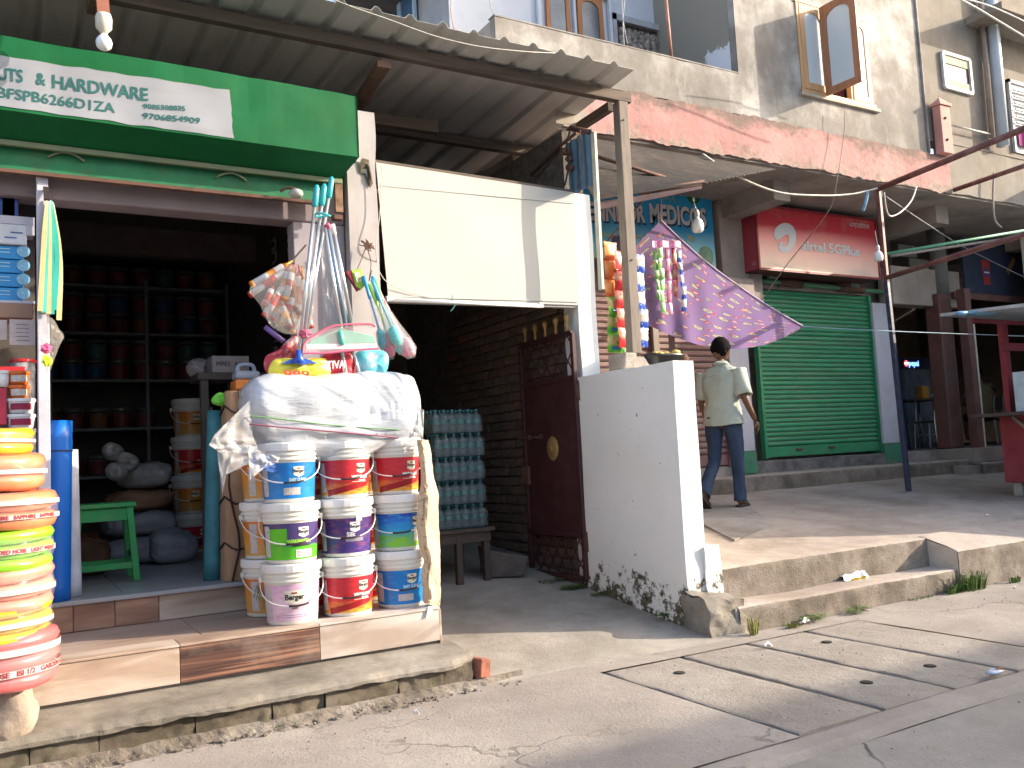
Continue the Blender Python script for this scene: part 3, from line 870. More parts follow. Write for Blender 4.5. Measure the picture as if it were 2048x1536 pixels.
while z < 3.3:
    y = 6.05 + (.12 if row % 2 else 0)
    while y < 8.3 and cnt < 296:
        k = random.randrange(8); mi = 3 if random.random() < .03 else random.randrange(3)
        key = (k, mi)
        jit = (random.uniform(-.012, .004), random.uniform(-.008,.008), random.uniform(-.004,.004))
        if key not in protos:
            o = mk('brick', bmeshes[k], bkm[mi], pw_, org=None)
            for vv in o.data.vertices: vv.co += W(pw_)
            protos[key] = o
        else:
            o = protos[key].copy(); COL.objects.link(o)
        o.location = Vector((4.112+jit[0], y+jit[1], z+jit[2])) - W(pw_)
        o.rotation_euler = (random.gauss(0,.015), 0, random.gauss(0,.02))
        y += .242; cnt += 1
    z += .086 if z < 2.6 else .2; row += 1
bk = thing('passage_end_wall', 'dark unlit wall at the far end of the covered passage', 'wall', (3.2, 9.6, .5))
mk('wall', G().box((2.2,9.5,.2),(4.3,9.7,4.2)), bkm[2], bk)
mk('door_leaf', G().box((2.5,9.46,.65),(3.4,9.495,2.6)), m_dkwall, bk)
mk('ceiling_board', G().box((2.21,6.1,3.30),(4.10,9.49,3.33)), m_wood, bk)

# iron gate leaf, open inwards, seen from its outer side
m_maroon = M('maroonpaint', (.060,.020,.022), rough=.5, var=.25, sc=5, dirt=(.10,.06,.05), dsc=6, damt=.4, bstr=.1)
gt = thing('iron_gate', 'maroon sheet iron gate leaf standing open with lattice panels, spikes and a brass boss', 'gate', (3.96, 5.82, .22))
gx = 3.965; y0, y1 = 5.80, 6.62; z0, z1 = .255, 2.22
for a, b in (((gx,y0,z0),(gx,y0,z1)),((gx,y1,z0),(gx,y1,z1)),((gx,y0,z0),(gx,y1,z0)),((gx,y0,z1),(gx,y1,z1)),((gx,y0,1.86),(gx,y1,1.86)),((gx,y0,.60),(gx,y1,.60))):
    mk('frame_bar', G().bar(a, b, .04, .035, up=(1,0,0)), m_maroon, gt, bev=.003)
mk('sheet_panel', G().box((gx-.002,y0+.015,.61),(gx+.003,y1-.015,1.85)), m_maroon, gt)
def lattice(za, zb_, n):
    step_ = (y1-y0)/n; hgt = zb_-za
    for s in (1, -1):
        for i in range(-3, n+3):
            # diagonal bars clipped to the panel
            ya = y0 + i*step_; yb = ya + s*hgt*.75
            A = Vector((gx+s*.004, ya, za)); B = Vector((gx+s*.004, yb, zb_))
            t0, t1 = 0.0, 1.0
            for lim, sg in ((y0+.02, 1), (y1-.02, -1)):
                da, db = (A.y-lim)*sg, (B.y-lim)*sg
                if da < 0 and db < 0: t0, t1 = 1, 0
                elif da < 0: t0 = max(t0, da/(da-db))
                elif db < 0: t1 = min(t1, da/(da-db))
            if t1-t0 > .12: mk('lattice_bar', G().bar(lerp(A,B,t0), lerp(A,B,t1), .012, .005, up=(1,0,0)), m_maroon, gt)
lattice(1.88, 2.20, 5); lattice(.275, .585, 6)
m_brass = M('brasspaint', (.40,.25,.09), rough=.45, metal=.3, var=.3, sc=10)
for i in range(5):
    y = y0+.07+i*.165
    g = G().lathe([(.012,0),(.016,.03),(.010,.06),(.024,.10),(.026,.13),(.006,.15)], 8, (gx, y, z1+.018))
    mk('spike', g, m_brass, gt, smooth=True)
g = G(); n = 16
c = Vector((gx-.006, 6.17, 1.30))
prof = [(.001,.03),(.025,.028),(.035,.016),(.045,.02),(.058,.012),(.075,.010),(.088,.002)]
vs = []
for r, h in prof:
    for j in range(32):
        t = 2*math.pi*j/32; rr = r*(1+ (.05*(1 if j%2 else -1) if r > .05 else 0))
        vs.append(c+Vector((-h-.002, math.cos(t)*rr*1.0, math.sin(t)*rr*1.15)))
g.add(vs, [(i*32+j, (i+1)*32+j, (i+1)*32+(j+1)%32, i*32+(j+1)%32) for i in range(len(prof)-1) for j in range(32)])
mk('boss', g, m_brass, gt, smooth=True)
mk('bolt', G().tube([(gx-.02,6.30,1.40),(gx-.02,6.70,1.41)], .008, 8).tube([(gx-.02,6.36,1.405),(gx-.06,6.36,1.405)], .006, 6).box((gx-.03,6.33,1.385),(gx-.002,6.35,1.43)).box((gx-.03,6.52,1.385),(gx-.002,6.54,1.43)), m_rust, gt)
mk('hasp', G().box((gx-.03,6.56,1.0),(gx-.005,6.66,1.16)), m_rust, gt)
for z in (1.75, .55):
    mk('hinge', G().tube([(gx+.02,5.775,z-.08),(gx+.02,5.775,z+.08)], .016, 8).box((gx-.01,5.77,z-.05),(gx+.05,5.785,z+.05)), m_rust, gt)

# table with packs of water bottles
tb = thing('wooden_table', 'small dark wooden table holding the bottle packs in the passage', 'table', (3.25, 6.6, .3))
m_dw = M('darktable', (.07,.05,.04), rough=.7, var=.3, sc=8)
zt_ = .69
mk('table_top', G().box((2.72,6.33,zt_-.03),(3.46,6.95,zt_)), m_dw, tb, bev=.004)
for x, y in ((3.14,6.38),(3.40,6.40),(2.78,6.40),(3.40,6.88),(2.78,6.88)):
    mk('leg', G().box((x-.025,y-.025,ramp_z(x,y)),(x+.025,y+.025,zt_-.032)), m_dw, tb)
mk('apron_rail', G().box((2.75,6.36,zt_-.11),(3.43,6.38,zt_-.032)), m_dw, tb)
m_pet = glassy('pet', (.07,.13,.14), .12, .0, .5)
m_petlab = plastic('petlabel', (.01,.12,.12), rough=.35, var=.3)
m_cap = plastic('petcap', (.02,.14,.16))
m_film = glassy('film', (.5,.55,.56), .2, .0, .10, bstr=.5, bsc=15)
pk = thing('water_bottle_pack', 'shrink wrapped pack of clear bottles, lowest of the stack on the passage table', 'bottles', (0,0,0), 'packs of water bottles stacked in the passage')
bg = G().lathe([(.030,.0),(.036,.01),(.036,.055),(.034,.06),(.036,.065),(.036,.12),(.030,.145),(.014,.168),(.014,.178)], 10)
lg = G().lathe([(.0372,.072),(.0372,.112)], 10, caps=False)
cg = G().lathe([(.016,.176),(.016,.192)], 10)
proto_b = None
for i in range(6):
    for j in range(3):
        if proto_b is None:
            proto_b = mk('bottle', bg, m_pet, pk, smooth=True); mk('label', lg, m_petlab, proto_b, smooth=True); mk('cap', cg, m_cap, proto_b)
            o = proto_b
        else: o = dup(proto_b, parent=pk)
        o.location = (-.19+i*.076, -.076+j*.076, 0)
        o.rotation_euler = (0, 0, random.uniform(0, 6))
mk('film', G().box((-.232,-.118,.002),(.232,.118,.150)), m_film, pk, bev=.02, seg=2)
order = ['lowest', 'second from the bottom', 'middle one', 'second from the top', 'topmost']
for k in range(5):
    o = pk if k == 0 else dup(pk)
    o.location = (3.21+random.uniform(-.008,.008), 6.52+random.uniform(-.01,.01), zt_+.001+k*.194)
    WL[o.name] = o.location.copy()
    o['label'] = 'pack of teal labelled bottles, %s in the stack on the passage table' % order[k]
    if k == 4: o.rotation_euler = (0,0,.03)
# dented tin sheet bucket beside the table
g = G().hexa([(3.42,6.42,.27),(3.70,6.32,.26),(3.74,6.55,.28),(3.46,6.62,.29)], [(3.40,6.40,.50),(3.74,6.28,.42),(3.78,6.56,.44),(3.46,6.66,.52)])
mk('tin_bin', g, M('tin', (.10,.085,.075), rough=.7, var=.4, sc=10), label='low dark metal bin on the passage floor between the table and the gate', cat='bin', bev=.01)
# ================================================================ BUILDING WITH THE SHUTTERS (right)
def plaster(name, base, dark, light, sc=.9):
    m, nt, bs = new_mat(name)
    v = coords(nt, False)
    a = noise_n(nt, v, 1.1*sc, det=9, rough=.68)
    c = ramp(nt, a, [(.32, dark), (.5, base), (.66, light)])
    b = noise_n(nt, v, 2.6*sc, det=8, rough=.7, stretch=(1.6,1,.6))
    c = mixc(nt, mul(nt, step(nt, b, .52, .70), .5), c, light)
    st_ = noise_n(nt, v, 3.0, det=8, rough=.7, stretch=(3,1,.25))
    c = mixc(nt, mul(nt, step(nt, st_, .56, .75), .45), c, dark)
    nt.links.new(c, bs.inputs['Base Color']); bs.inputs['Roughness'].default_value = .9; bs.inputs['Specular IOR Level'].default_value = .2
    bump(nt, bs, noise_n(nt, v, 30, det=6), .3, .01)
    return m
m_pl = plaster('greyplaster', (.25,.23,.21), (.16,.145,.13), (.46,.445,.42))
m_pl2 = plaster('greyplaster2', (.22,.195,.165), (.16,.14,.12), (.28,.255,.225))
def pinkm():
    m, nt, bs = new_mat('pinkpaint')
    v = coords(nt, False)
    c = ramp(nt, noise_n(nt, v, 1.5, det=8), [(.3, (.38,.19,.175)), (.6, (.46,.25,.235)), (.75, (.40,.26,.24))])
    g = N(nt, "ShaderNodeNewGeometry"); sp = N(nt, "ShaderNodeSeparateXYZ"); nt.links.new(g.outputs['Position'], sp.inputs[0])
    top = step(nt, sp.outputs[2], 4.76, 5.02); low = step(nt, sp.outputs[2], 4.70, 4.50)
    n = noise_n(nt, v, 3.0, det=10, rough=.75, stretch=(.7,1,1))
    a1 = N(nt, "ShaderNodeMath", operation='ADD'); nt.links.new(n, a1.inputs[0]); nt.links.new(mul(nt, top, .24), a1.inputs[1])
    c = mixc(nt, mul(nt, step(nt, a1.outputs[0], .54, .72), .85), c, (.15,.125,.105))
    a2 = N(nt, "ShaderNodeMath", operation='ADD'); nt.links.new(noise_n(nt, v, 4.5, det=10, rough=.8), a2.inputs[0]); nt.links.new(mul(nt, low, .17), a2.inputs[1])
    c = mixc(nt, mul(nt, step(nt, a2.outputs[0], .59, .65), .85), c, ramp(nt, noise_n(nt, v, 12, det=6), [(.35,(.20,.165,.14)),(.6,(.33,.27,.23))]))
    nt.links.new(c, bs.inputs['Base Color']); bs.inputs['Roughness'].default_value = .9; bs.inputs['Specular IOR Level'].default_value = .15
    bump(nt, bs, noise_n(nt, v, 14, det=8), .5, .02)
    return m
m_pink = pinkm()
def peel():
    m, nt, bs = new_mat('peelwhite')
    v = coords(nt, False)
    g = N(nt, "ShaderNodeNewGeometry"); sp = N(nt, "ShaderNodeSeparateXYZ"); nt.links.new(g.outputs['Position'], sp.inputs[0])
    hi = step(nt, sp.outputs[2], 5.7, 6.5); n = noise_n(nt, v, 1.3, det=10, rough=.7)
    a1 = N(nt, "ShaderNodeMath", operation='ADD'); nt.links.new(n, a1.inputs[0]); nt.links.new(mul(nt, hi, .35), a1.inputs[1])
    k = step(nt, a1.outputs[0], .60, .62)
    c = mixc(nt, k, (.66,.68,.73), (.27,.25,.21))
    nt.links.new(c, bs.inputs['Base Color']); bs.inputs['Roughness'].default_value = .9
    bump(nt, bs, noise_n(nt, v, 20, det=6), .25, .01)
    return m
m_peel = peel()
m_whiteblue = M('whiteblue', (.60,.63,.70), rough=.85, var=.08, sc=2, dirt=(.42,.42,.45), damt=.5, dsc=2)
m_brown = M('brownunder', (.32,.275,.245), rough=.9, var=.3, sc=2, dirt=(.10,.08,.07))
m_brownp = plaster('brownplaster', (.34,.29,.25), (.24,.20,.17), (.42,.37,.33))
bd2 = thing('shop_house', 'two storey concrete building with a peeling pink ledge, balcony and rolling shutters below', 'building', (9, 7.5, .84))
# ground floor wall mass behind the shutters
def bxp(name, a, b, m, bev=0, parent=None): return mk(name, G().box(a, b), m, parent or bd2, bev=bev)
def rough_box(name, a, b, m, nx, nzz, amp=.01, s=0):
    g = G()
    def f(u, v):
        p = Vector((a[0]+(b[0]-a[0])*u, a[1], a[2]+(b[2]-a[2])*v)); 
        return p + Vector((0, nz(p*2.2+Vector((s,0,0)))*amp*.6, (nz(Vector((p.x*3, s, v)))*amp*1.6 + nz(Vector((p.x*11, s, v*3)))*amp*1.2) if v in (0,1) else 0))
    g.grid(f, nx, nzz)
    zz0 = a[2]+amp*.3; zz1 = b[2]-amp*.5
    h = G().box((a[0], a[1]+.012, zz0),(b[0], b[1], zz1)); g.join(h)
    return mk(name, g, m, bd2)
rough_box('ledge', (4.10,6.985,4.49),(11.12,7.9,5.0), m_pink, 260, 6, .022, 2)
bxp('slab', (4.10,7.02,4.47),(20,14.2,4.56), m_brown)
for xb in (4.6, 8.30, 11.5, 14.6):
    bxp('slab_beam', (xb-.14,7.4,4.22),(xb+.14,9.6,4.469), m_brown)
# upper storey
rough_box('balcony_parapet', (4.10,7.005,5.002),(7.32,7.10,5.49), m_pl, 100, 5, .008, 4)
mk('parapet_cap', G().box((4.09,7.0,5.492),(7.31,7.11,5.505)), m_pl, bd2)
mk('parapet_side', G().box((4.10,7.101,4.57),(4.2,8.39,5.48)), m_brownp, bd2)
mk('balcony_floor', G().box((4.21,7.11,4.58),(7.31,8.39,4.66)), m_brown, bd2)
# wall with window opening x 8.33..9.70 z 5.48..6.60
WX0, WX1, WZ0, WZ1 = 8.36, 9.66, 5.50, 6.60
def wallpatch(x0, x1, z0, z1, y=7.02, m=m_pl):
    g = G().grid(lambda u, v: (x0+(x1-x0)*u, y+.004*nz((x0+(x1-x0)*u, z0+(z1-z0)*v, 1)), z0+(z1-z0)*v), 8, 8)
    g.box((x0,y+.01,z0),(x1,y+.20,z1)); return mk('wall', g, m, bd2)
wallpatch(7.32, WX0, 5.002, 8.6); wallpatch(WX1, 10.72, 5.002, 8.6); wallpatch(WX0, WX1, 5.002, WZ0); wallpatch(WX0, WX1, WZ1, 8.6)
wallpatch(10.721, 16, 5.20, 8.6, 7.035, m_pl2)
rough_box('ledge_end', (11.125,6.99,4.50),(16,7.2,5.199), m_pl2, 60, 6, .014, 6)
bxp('seam_line', (10.73,6.99,5.01),(10.75,7.03,8.6), m_pl)
bxp('ledge_line', (11.13,6.978,5.19),(16,6.99,5.215), m_pl2)
# balcony recess: back wall, side wall, windows
g = G().grid(lambda u, v: (7.315, 7.12+1.3*u, 4.6+4*v), 4, 10); mk('recess_side', g, m_peel, bd2)
bxp('recess_side', (7.319,7.23,4.6),(7.45,8.4,8.6), m_pl)
YB = 8.40
g = G().grid(lambda u, v: (4.33+3.0*u, YB, 4.6+4*v), 10, 12); flip(g); flip(g); mk('recess_wall', g, m_whiteblue, bd2)
bxp('recess_wall_back', (4.33,8.41,4.6),(7.46,8.6,8.6), m_pl)
# white/grey side wall of the building seen at the far left, with blue glazed casement
YE = at(722,20,x=4.328).y
g = G().quad((4.328,YE,4.6),(4.328,8.40,4.6),(4.328,8.40,8.6),(4.328,YE,8.6)); mk('side_wall', g, M('sidegrey', (.34,.34,.36), rough=.9, var=.3, sc=1.5, dirt=(.22,.21,.2)), bd2)
ya, yb = at(832,30,x=4.31).y, at(742,20,x=4.31).y; zl_ = at(800,60,x=4.31).z
mk('side_window', G().box((4.30,ya,zl_-.9),(4.326,yb,zl_+1.6)), M('darkblue', (.015,.025,.06), rough=.5, var=.6, sc=3), bd2)
for pa, pb_ in ((772,800),(803,831)):
    y0_, y1_ = at(pb_,30,x=4.29).y, at(pa,30,x=4.29).y
    fz_ = mk('blue_casement', G().bar((4.28,y0_,zl_-.5),(4.28,y0_,zl_+1.2),.04).bar((4.28,y1_,zl_-.5),(4.28,y1_,zl_+1.2),.04).bar((4.28,y0_,zl_+.35),(4.28,y1_,zl_+.35),.04), M('bluewhite', (.35,.48,.62), rough=.6), bd2)
    mk('pane', G().box((4.281,y0_+.02,zl_-.5),(4.285,y1_-.02,zl_+1.2)), M('bluepane', (.06,.13,.24), rough=.25), fz_)
mk('side_eave', G().box((3.6,8.6,at(760,2,x=4.0).z+.05),(4.33,YE+.3,at(760,2,x=4.0).z+.15)), m_dkwall, bd2)
m_orange = M('orangewood', (.42,.17,.06), rough=.55, var=.2, sc=6, stretch=(4,4,.6), bstr=.1)
m_tan = M('tanwood', (.52,.30,.14), rough=.55, var=.15, sc=6, stretch=(4,4,.6), bstr=.1)
m_glass = M('windowglass', (.55,.60,.63), rough=.18, var=.12, sc=1.5, bstr=0, spec=.6)
m_dglass = M('darkglass', (.10,.13,.17), rough=.15, var=.6, sc=2.5, bstr=0, spec=.6)
def arch_frame(w, h, fw, ft=.03, arch=True):
    # frame with an arched opening, local: x 0..w, z 0..h, y 0..ft
    g = G(); n = 12
    iw = w-2*fw; cx = w/2; r = iw/2; hb = fw*1.0; ht = h-fw-r*.75
    inner = [(fw, hb), (w-fw, hb), (w-fw, ht)] + [(cx+r*math.cos(math.pi*i/n), ht+r*.75*math.sin(math.pi*i/n)) for i in range(1, n)] + [(fw, ht)]
    outer = []
    for (x, z) in inner:
        dx, dz = x-cx, z-(h*.5)
        s = min((w/2)/abs(dx) if dx else 9e9, (h/2)/abs(dz) if dz else 9e9)
        outer.append((cx+dx*s, h*.5+dz*s))
    outer[0] = (0,0); outer[1] = (w,0); 
    k = len(inner)
    def add3(off):
        return [(x, off, z) for x, z in inner] + [(x, off, z) for x, z in outer]
    v = add3(0) + add3(ft)
    fs = []
    for i in range(k):
        j = (i+1) % k
        fs.append((i, j, k+j, k+i)); fs.append((2*k+j, 2*k+i, 3*k+i, 3*k+j)); fs.append((j, i, 2*k+i, 2*k+j)); fs.append((k+i, k+j, 3*k+j, 3*k+i))
    g.add(v, fs)
    gl = G().poly([(x, ft*.5-.003, z) for x, z in inner], (0, .006, 0))
    return g, gl
def add_leaf(parent, org, ang, w, h, fw, m, mg, name='casement', mirror=False):
    fr, gl = arch_frame(w, h, fw)
    mt = Matrix.Translation(org) @ Matrix.Rotation(ang, 4, 'Z')
    if mirror: mt = mt @ Matrix.Translation((-w,0,0))
    o = mk(name, fr.xf(mt), m, parent, bev=0); mk('pane', gl.xf(mt), mg, o); return o
wn = bd2
fo = mk('window_frame', G().box((WX0-.02,6.995,WZ0-.05),(WX1+.05,7.06,WZ0-.001)).box((WX0,7.005,WZ0),(WX0+.04,7.08,WZ1)).box((WX1-.04,7.005,WZ0),(WX1,7.08,WZ1)).box((WX0-.02,7.0,WZ1),(WX1+.02,7.08,WZ1+.05)).box((8.86,7.01,WZ0),(8.90,7.08,WZ1)).box((9.26,7.01,WZ0),(9.30,7.08,WZ1)), m_tan, bd2)
mk('sill', G().box((WX0-.05,6.975,WZ0-.09),(WX1+.1,7.02,WZ0-.052)), M('silltan', (.42,.36,.29), rough=.8), bd2)
add_leaf(bd2, (8.40,7.0,WZ0+.01), 0, .46, 1.08, .085, m_tan, m_glass)
add_leaf(bd2, (9.30,7.0,WZ0+.01), 0, .36, 1.08, .075, m_tan, m_glass)
# open leaf hinged at x=8.93, swung out towards the street
A, B = at(1652,190,y=6.985), at(1724,168,y=6.50)
A.z = B.z = 5.46; A.y = 6.985; dd_ = B-A; add_leaf(bd2, A, math.atan2(dd_.y, dd_.x), dd_.length, 1.13, .085, M('redwood2', (.36,.15,.07), rough=.5, var=.2, sc=6, stretch=(4,4,.6)), m_glass)
bxp('room_dark', (WX0-.1,7.25,WZ0-.1),(WX1+.1,7.27,WZ1+.1), m_dkwall)
mk('curtain', G().grid(lambda u, v: (9.0+.30*u, 7.15+.012*math.sin(u*25), WZ0+.02+v*.5), 24, 2), M('redcurt', (.12,.03,.03), rough=.9, var=.8, sc=40), bd2)
# balcony windows (orange arched casements) and doorway
YW = YB-.01
o1, o2 = at(1088,2,y=YW), at(1145,65,y=YW)
wz = 5.60; 
for px in ((1090,1142),(1153,1207)):
    a = at(px[0],60,y=YW); b = at(px[1],60,y=YW); add_leaf(bd2, (a.x,YW-.03,5.75), 0, b.x-a.x, 1.12, .075, m_orange, m_dglass)
a = at(1080,60,y=YW); b = at(1216,60,y=YW)
mk('window_surround', G().box((a.x,YW-.06,6.875),(b.x,YW,6.93)).box((a.x-.04,YW-.05,5.5),(a.x,YW,6.93)).box((b.x,YW-.05,5.5),(b.x+.04,YW,6.93)).box((at(1146,60,y=YW).x,YW-.045,5.5),(at(1150,60,y=YW).x,YW,6.87)), m_whiteblue, bd2)
a = at(1228,60,y=YW); b = at(1312,60,y=YW)
mk('doorway_dark', G().box((a.x,YW-.02,4.9),(b.x,YW,6.62)), M('curtdark', (.06,.045,.04), rough=.9, var=.9, sc=14), bd2)
mk('door_frame', G().box((a.x-.05,YW-.07,4.8),(a.x,YW,6.72)).box((a.x-.05,YW-.07,6.62),(b.x+.1,YW,6.70)), M('greyframe', (.42,.42,.45), rough=.7), bd2)
pts = M('curtpat', (.35,.30,.26), rough=.9, var=.9, sc=22, dirt=(.03,.02,.02), damt=1, dsc=18)
mk('curtain', G().grid(lambda u, v: (a.x+.03+(b.x-a.x-.05)*u, YW-.05+.012*math.sin(u*40), 5.3+v*1.25), 40, 2), pts, bd2)
mk('door_leaf', G().box((b.x+.06,YW-.55,4.7),(b.x+.10,YW-.05,6.75)), m_tan, bd2)
wire('pipe', [at(1330,-20,y=7.3), at(1343,118,y=7.3)], .02, M('pinkpipe', (.42,.20,.15), rough=.6), parent=bd2)
wire('clothes_string', curve([at(903,-5,y=7.6), at(903,30,y=7.6), at(912,75,y=7.6)]), .008, M('pinkrope', (.5,.32,.30)), parent=bd2)
wire('clothes_string', curve([at(978,-5,y=7.6), at(985,20,y=7.5), at(992,32,y=7.4)]), .006, M('greyrope', (.4,.4,.42)), parent=bd2)
wire('clothes_string', curve([at(1250,-5,y=7.2), at(1246,40,y=7.2), at(1248,90,y=7.2)]), .005, MATS['greyrope'], parent=bd2)
wire('clothes_string', curve([at(1243,-5,y=7.2), at(1246,40,y=7.2), at(1255,88,y=7.2)]), .005, MATS['greyrope'], parent=bd2)
# small square window, down pipes
p0, p1, p2, p3 = (at(px,py,y=7.02) for px,py in ((1882,106),(1935,120),(1944,187),(1890,176)))
x0, x1, z0, z1 = (p0.x+p3.x)/2, (p1.x+p2.x)/2, (p3.z+p2.z)/2, (p0.z+p1.z)/2
g = G()
for a, b in (((x0,z0),(x1,z0)),((x0,z1),(x1,z1)),((x0,z0),(x0,z1)),((x1,z0),(x1,z1))): g.bar((a[0],7.01,a[1]),(b[0],7.01,b[1]), .045, .04, up=(0,1,0))
o = mk('small_window', g, M('paleframe', (.55,.58,.58), rough=.6), bd2)
mk('pane', G().box((x0,7.02,z0),(x1,7.03,z1)), M('darkred', (.10,.02,.03), rough=.5, var=.9, sc=9), o)
mk('blind', G().box((x0+.02,7.008,z1-.14),(x1-.02,7.019,z1-.02)).box((x0+.02,7.008,z0+.02),(x1-.02,7.019,z0+.13)), M('beige', (.42,.37,.28), rough=.8), o)
wire('drain_pipe', [at(1958,-30,y=6.95), at(1984,275,y=6.95)], .035, M('brownpipe', (.26,.20,.17), rough=.7), parent=bd2, n=12)
wire('drain_pipe', [at(1978,-30,y=6.9), at(2006,292,y=6.9)], .085, M('pvc', (.40,.45,.50), rough=.4, var=.15, sc=3), parent=bd2, n=14)
wire('water_pipe', [at(1901,250,y=6.95), at(1980,268,y=6.95)], .013, M('palemetal',(.45,.42,.38)), parent=bd2)
# right hand louvred window with cloth
a, b = at(2020,165,y=7.0), at(2075,165,y=7.0)
o = mk('louvre_window', G().box((a.x-.05,6.99,a.z-1.05),(a.x,7.03,a.z+.05)).box((a.x-.05,6.99,a.z),(a.x+.9,7.03,a.z+.05)).box((a.x,7.015,a.z-1.05),(a.x+.9,7.03,a.z)), M('greyframe', (.42,.42,.45)), bd2)
for k in range(6): mk('louvre', G().box((a.x+.02,6.96,a.z-.62+k*.1),(a.x+.85,6.99,a.z-.60+k*.1)), M('paleslat', (.6,.62,.62)), o)
mk('cloth', G().grid(lambda u, v: (a.x+.03+.8*u, 6.97+.02*math.sin(u*20), a.z-.95+.27*v), 16, 3), M('magenta', (.28,.03,.16), rough=.9), o)
# pink stub column standing on the ledge
pc = bd2
a = at(1866,309,y=6.96); 
SX0, SX1 = 10.87, 11.09
g = G().box((SX0,6.88,5.0),(SX1,7.0,5.66)); mk('stub_column', g, M('stubpink', (.52,.27,.24), rough=.85, var=.2, sc=3, dirt=(.3,.2,.17)), bd2, bev=.006)
mk('stub_cap', G().box((SX0-.02,6.86,5.66),(SX1+.02,7.0,5.70)).add([(SX0-.01,6.87,5.70),(SX1+.01,6.87,5.70),(SX1+.01,7.0,5.70),(SX0-.01,7.0,5.70),((SX0+SX1)/2,6.95,5.80)], [(0,1,4),(1,2,4),(2,3,4),(3,0,4)]), MATS['stubpink'], bd2)
for z in (5.18, 5.48): mk('bolt_hole', G().ball(((SX0+SX1)/2-.02,6.878,z), .02, 8), m_black, bd2)
# upper cables / eave top right
wire('power_cable', curve([at(1905,-10,y=5.6), at(1960,20,y=5.6), at(2010,50,y=5.6), at(2060,80,y=5.6)]), .012, M('whcable', (.6,.6,.58)), 'thick pale power cable crossing the top right corner')
wire('power_cable', curve([at(1900,-10,y=5.7), at(1980,12,y=5.7), at(2060,48,y=5.7)]), .009, MATS['whcable'], 'thinner pale power cable crossing above the other at the top right corner')
bxp('sunshade', (11.9,6.5,7.05),(16,7.03,7.15), m_pl2)

# ground floor: walls between the shutters
YS = 8.60
bxp('ground_wall', (4.4,YS+.1,.6),(12.0,YS+.25,4.46), m_brown)
def pillar(x0, x1, m, zt=3.45, y=8.40):
    mk('pillar', G().box((x0,y,1.16),(x1,YS+.1,zt)), m, bd2, bev=.006)
    mk('pillar_base', G().box((x0-.004,y-.006,.87),(x1+.004,YS+.1,1.158)), M('greenbase', (.05,.22,.13), rough=.7, var=.25, sc=5, dirt=(.25,.25,.2), dsc=6), bd2)
m_lil3 = M('lilacw', (.52,.52,.58), rough=.85, var=.08, sc=2, dirt=(.36,.34,.34), damt=.4)
pillar(8.20, 8.55, m_lil3, 2.9)
pillar(11.15, 11.50, m_lil3, 3.25)
mk('pier', G().box((8.10,8.30,2.95),(8.58,8.7,4.46)), m_brownp, bd2, bev=.008)
mk('pier_ledge', G().box((8.02,8.22,3.10),(8.57,8.31,3.42)), M('pinkledge', (.40,.33,.30), rough=.9, var=.3, sc=4, dirt=(.3,.12,.12), dsc=4), bd2, bev=.01)
mk('pier', G().box((8.56,8.3,2.9),(8.80,8.55,4.46)), m_brown, bd2)
# rolling shutters with separate slats
def shutter(label, x0, x1, z0, z1, n, m, mb, mdark, guide):
    s = thing('rolling_shutter', label, 'shutter', ((x0+x1)/2, YS-.08, z0))
    h = (z1-z0-.14)/n; base = None
    for i in range(n):
        z = z0+.14+i*h
        if base is None:
            g = G(); y = YS-.10
            prof = [(0,.002),(-.012,.10),(-.026,.35),(-.026,.6),(-.010,.86),(.0,.98)]
            vs = []
            for (dy, t) in prof:
                for x in (x0, (x0+x1)/2, x1): vs.append((x, y+dy, z+t*h))
            fs = [(a*3+b, a*3+b+1, a*3+b+4, a*3+b+3) for a in range(5) for b in range(2)]
            g.add(vs, fs); g.m = [1 if k_ >= 8 else 0 for k_ in range(len(g.f))]; base = mk('slat', g, [m, M('slatedge_lit', (.27,.27,.22), rough=.6, var=.3, sc=5)], s, smooth=False); o = base  # slat top edges painted paler for the light they would catch
        else: o = dup(base, parent=s); o.location = base.location + Vector((0, random.uniform(-.003,.003), i*h))
    mk('backing', G().box((x0-.02,YS-.097,z0+.1),(x1+.02,YS-.09,z1)), mdark, s)
    mk('bottom_plate', G().box((x0,YS-.125,z0),(x1,YS-.115,z0+.138)), mb, s)
    for xx in (x0-.045, x1): mk('guide', G().box((xx,YS-.16,z0-.02),(xx+.045,YS-.08,z1)), guide, s)
    return s
m_sg = M('shuttergreen', (.035,.29,.135), rough=.5, var=.22, sc=2.5, dirt=(.16,.20,.14), damt=.5, dsc=1.6, bstr=.1, stretch=(.6,1,1))
m_gg = M('guidegreen', (.03,.26,.12), rough=.5, var=.2, sc=5, dirt=(.15,.13,.10), dsc=8)
s1 = shutter('green ribbed rolling shutter pulled down under the red phone network sign', 8.82, 11.13, 1.06, 3.36, 34, m_sg, m_gg, M('sgap', (.10,.08,.07), rough=.9), m_gg)
for x in (9.45, 10.1): mk('shutter_lock', G().box((x-.06,YS-.14,1.13),(x+.06,YS-.126,1.16)), m_rust, s1)
m_sm = M('shuttermaroon', (.24,.13,.125), rough=.55, var=.22, sc=3, dirt=(.24,.18,.16), damt=.4, dsc=3, bstr=.1)
shutter('maroon ribbed rolling shutter behind the whitewashed wall', 5.2, 8.12, 1.0, 3.20, 26, m_sm, m_sm, M('sgap2', (.05,.03,.03), rough=.9), m_sm)
bxp('shutter_mullion', (6.98,YS-.17,.98),(7.07,YS-.13,3.2), m_brownp)
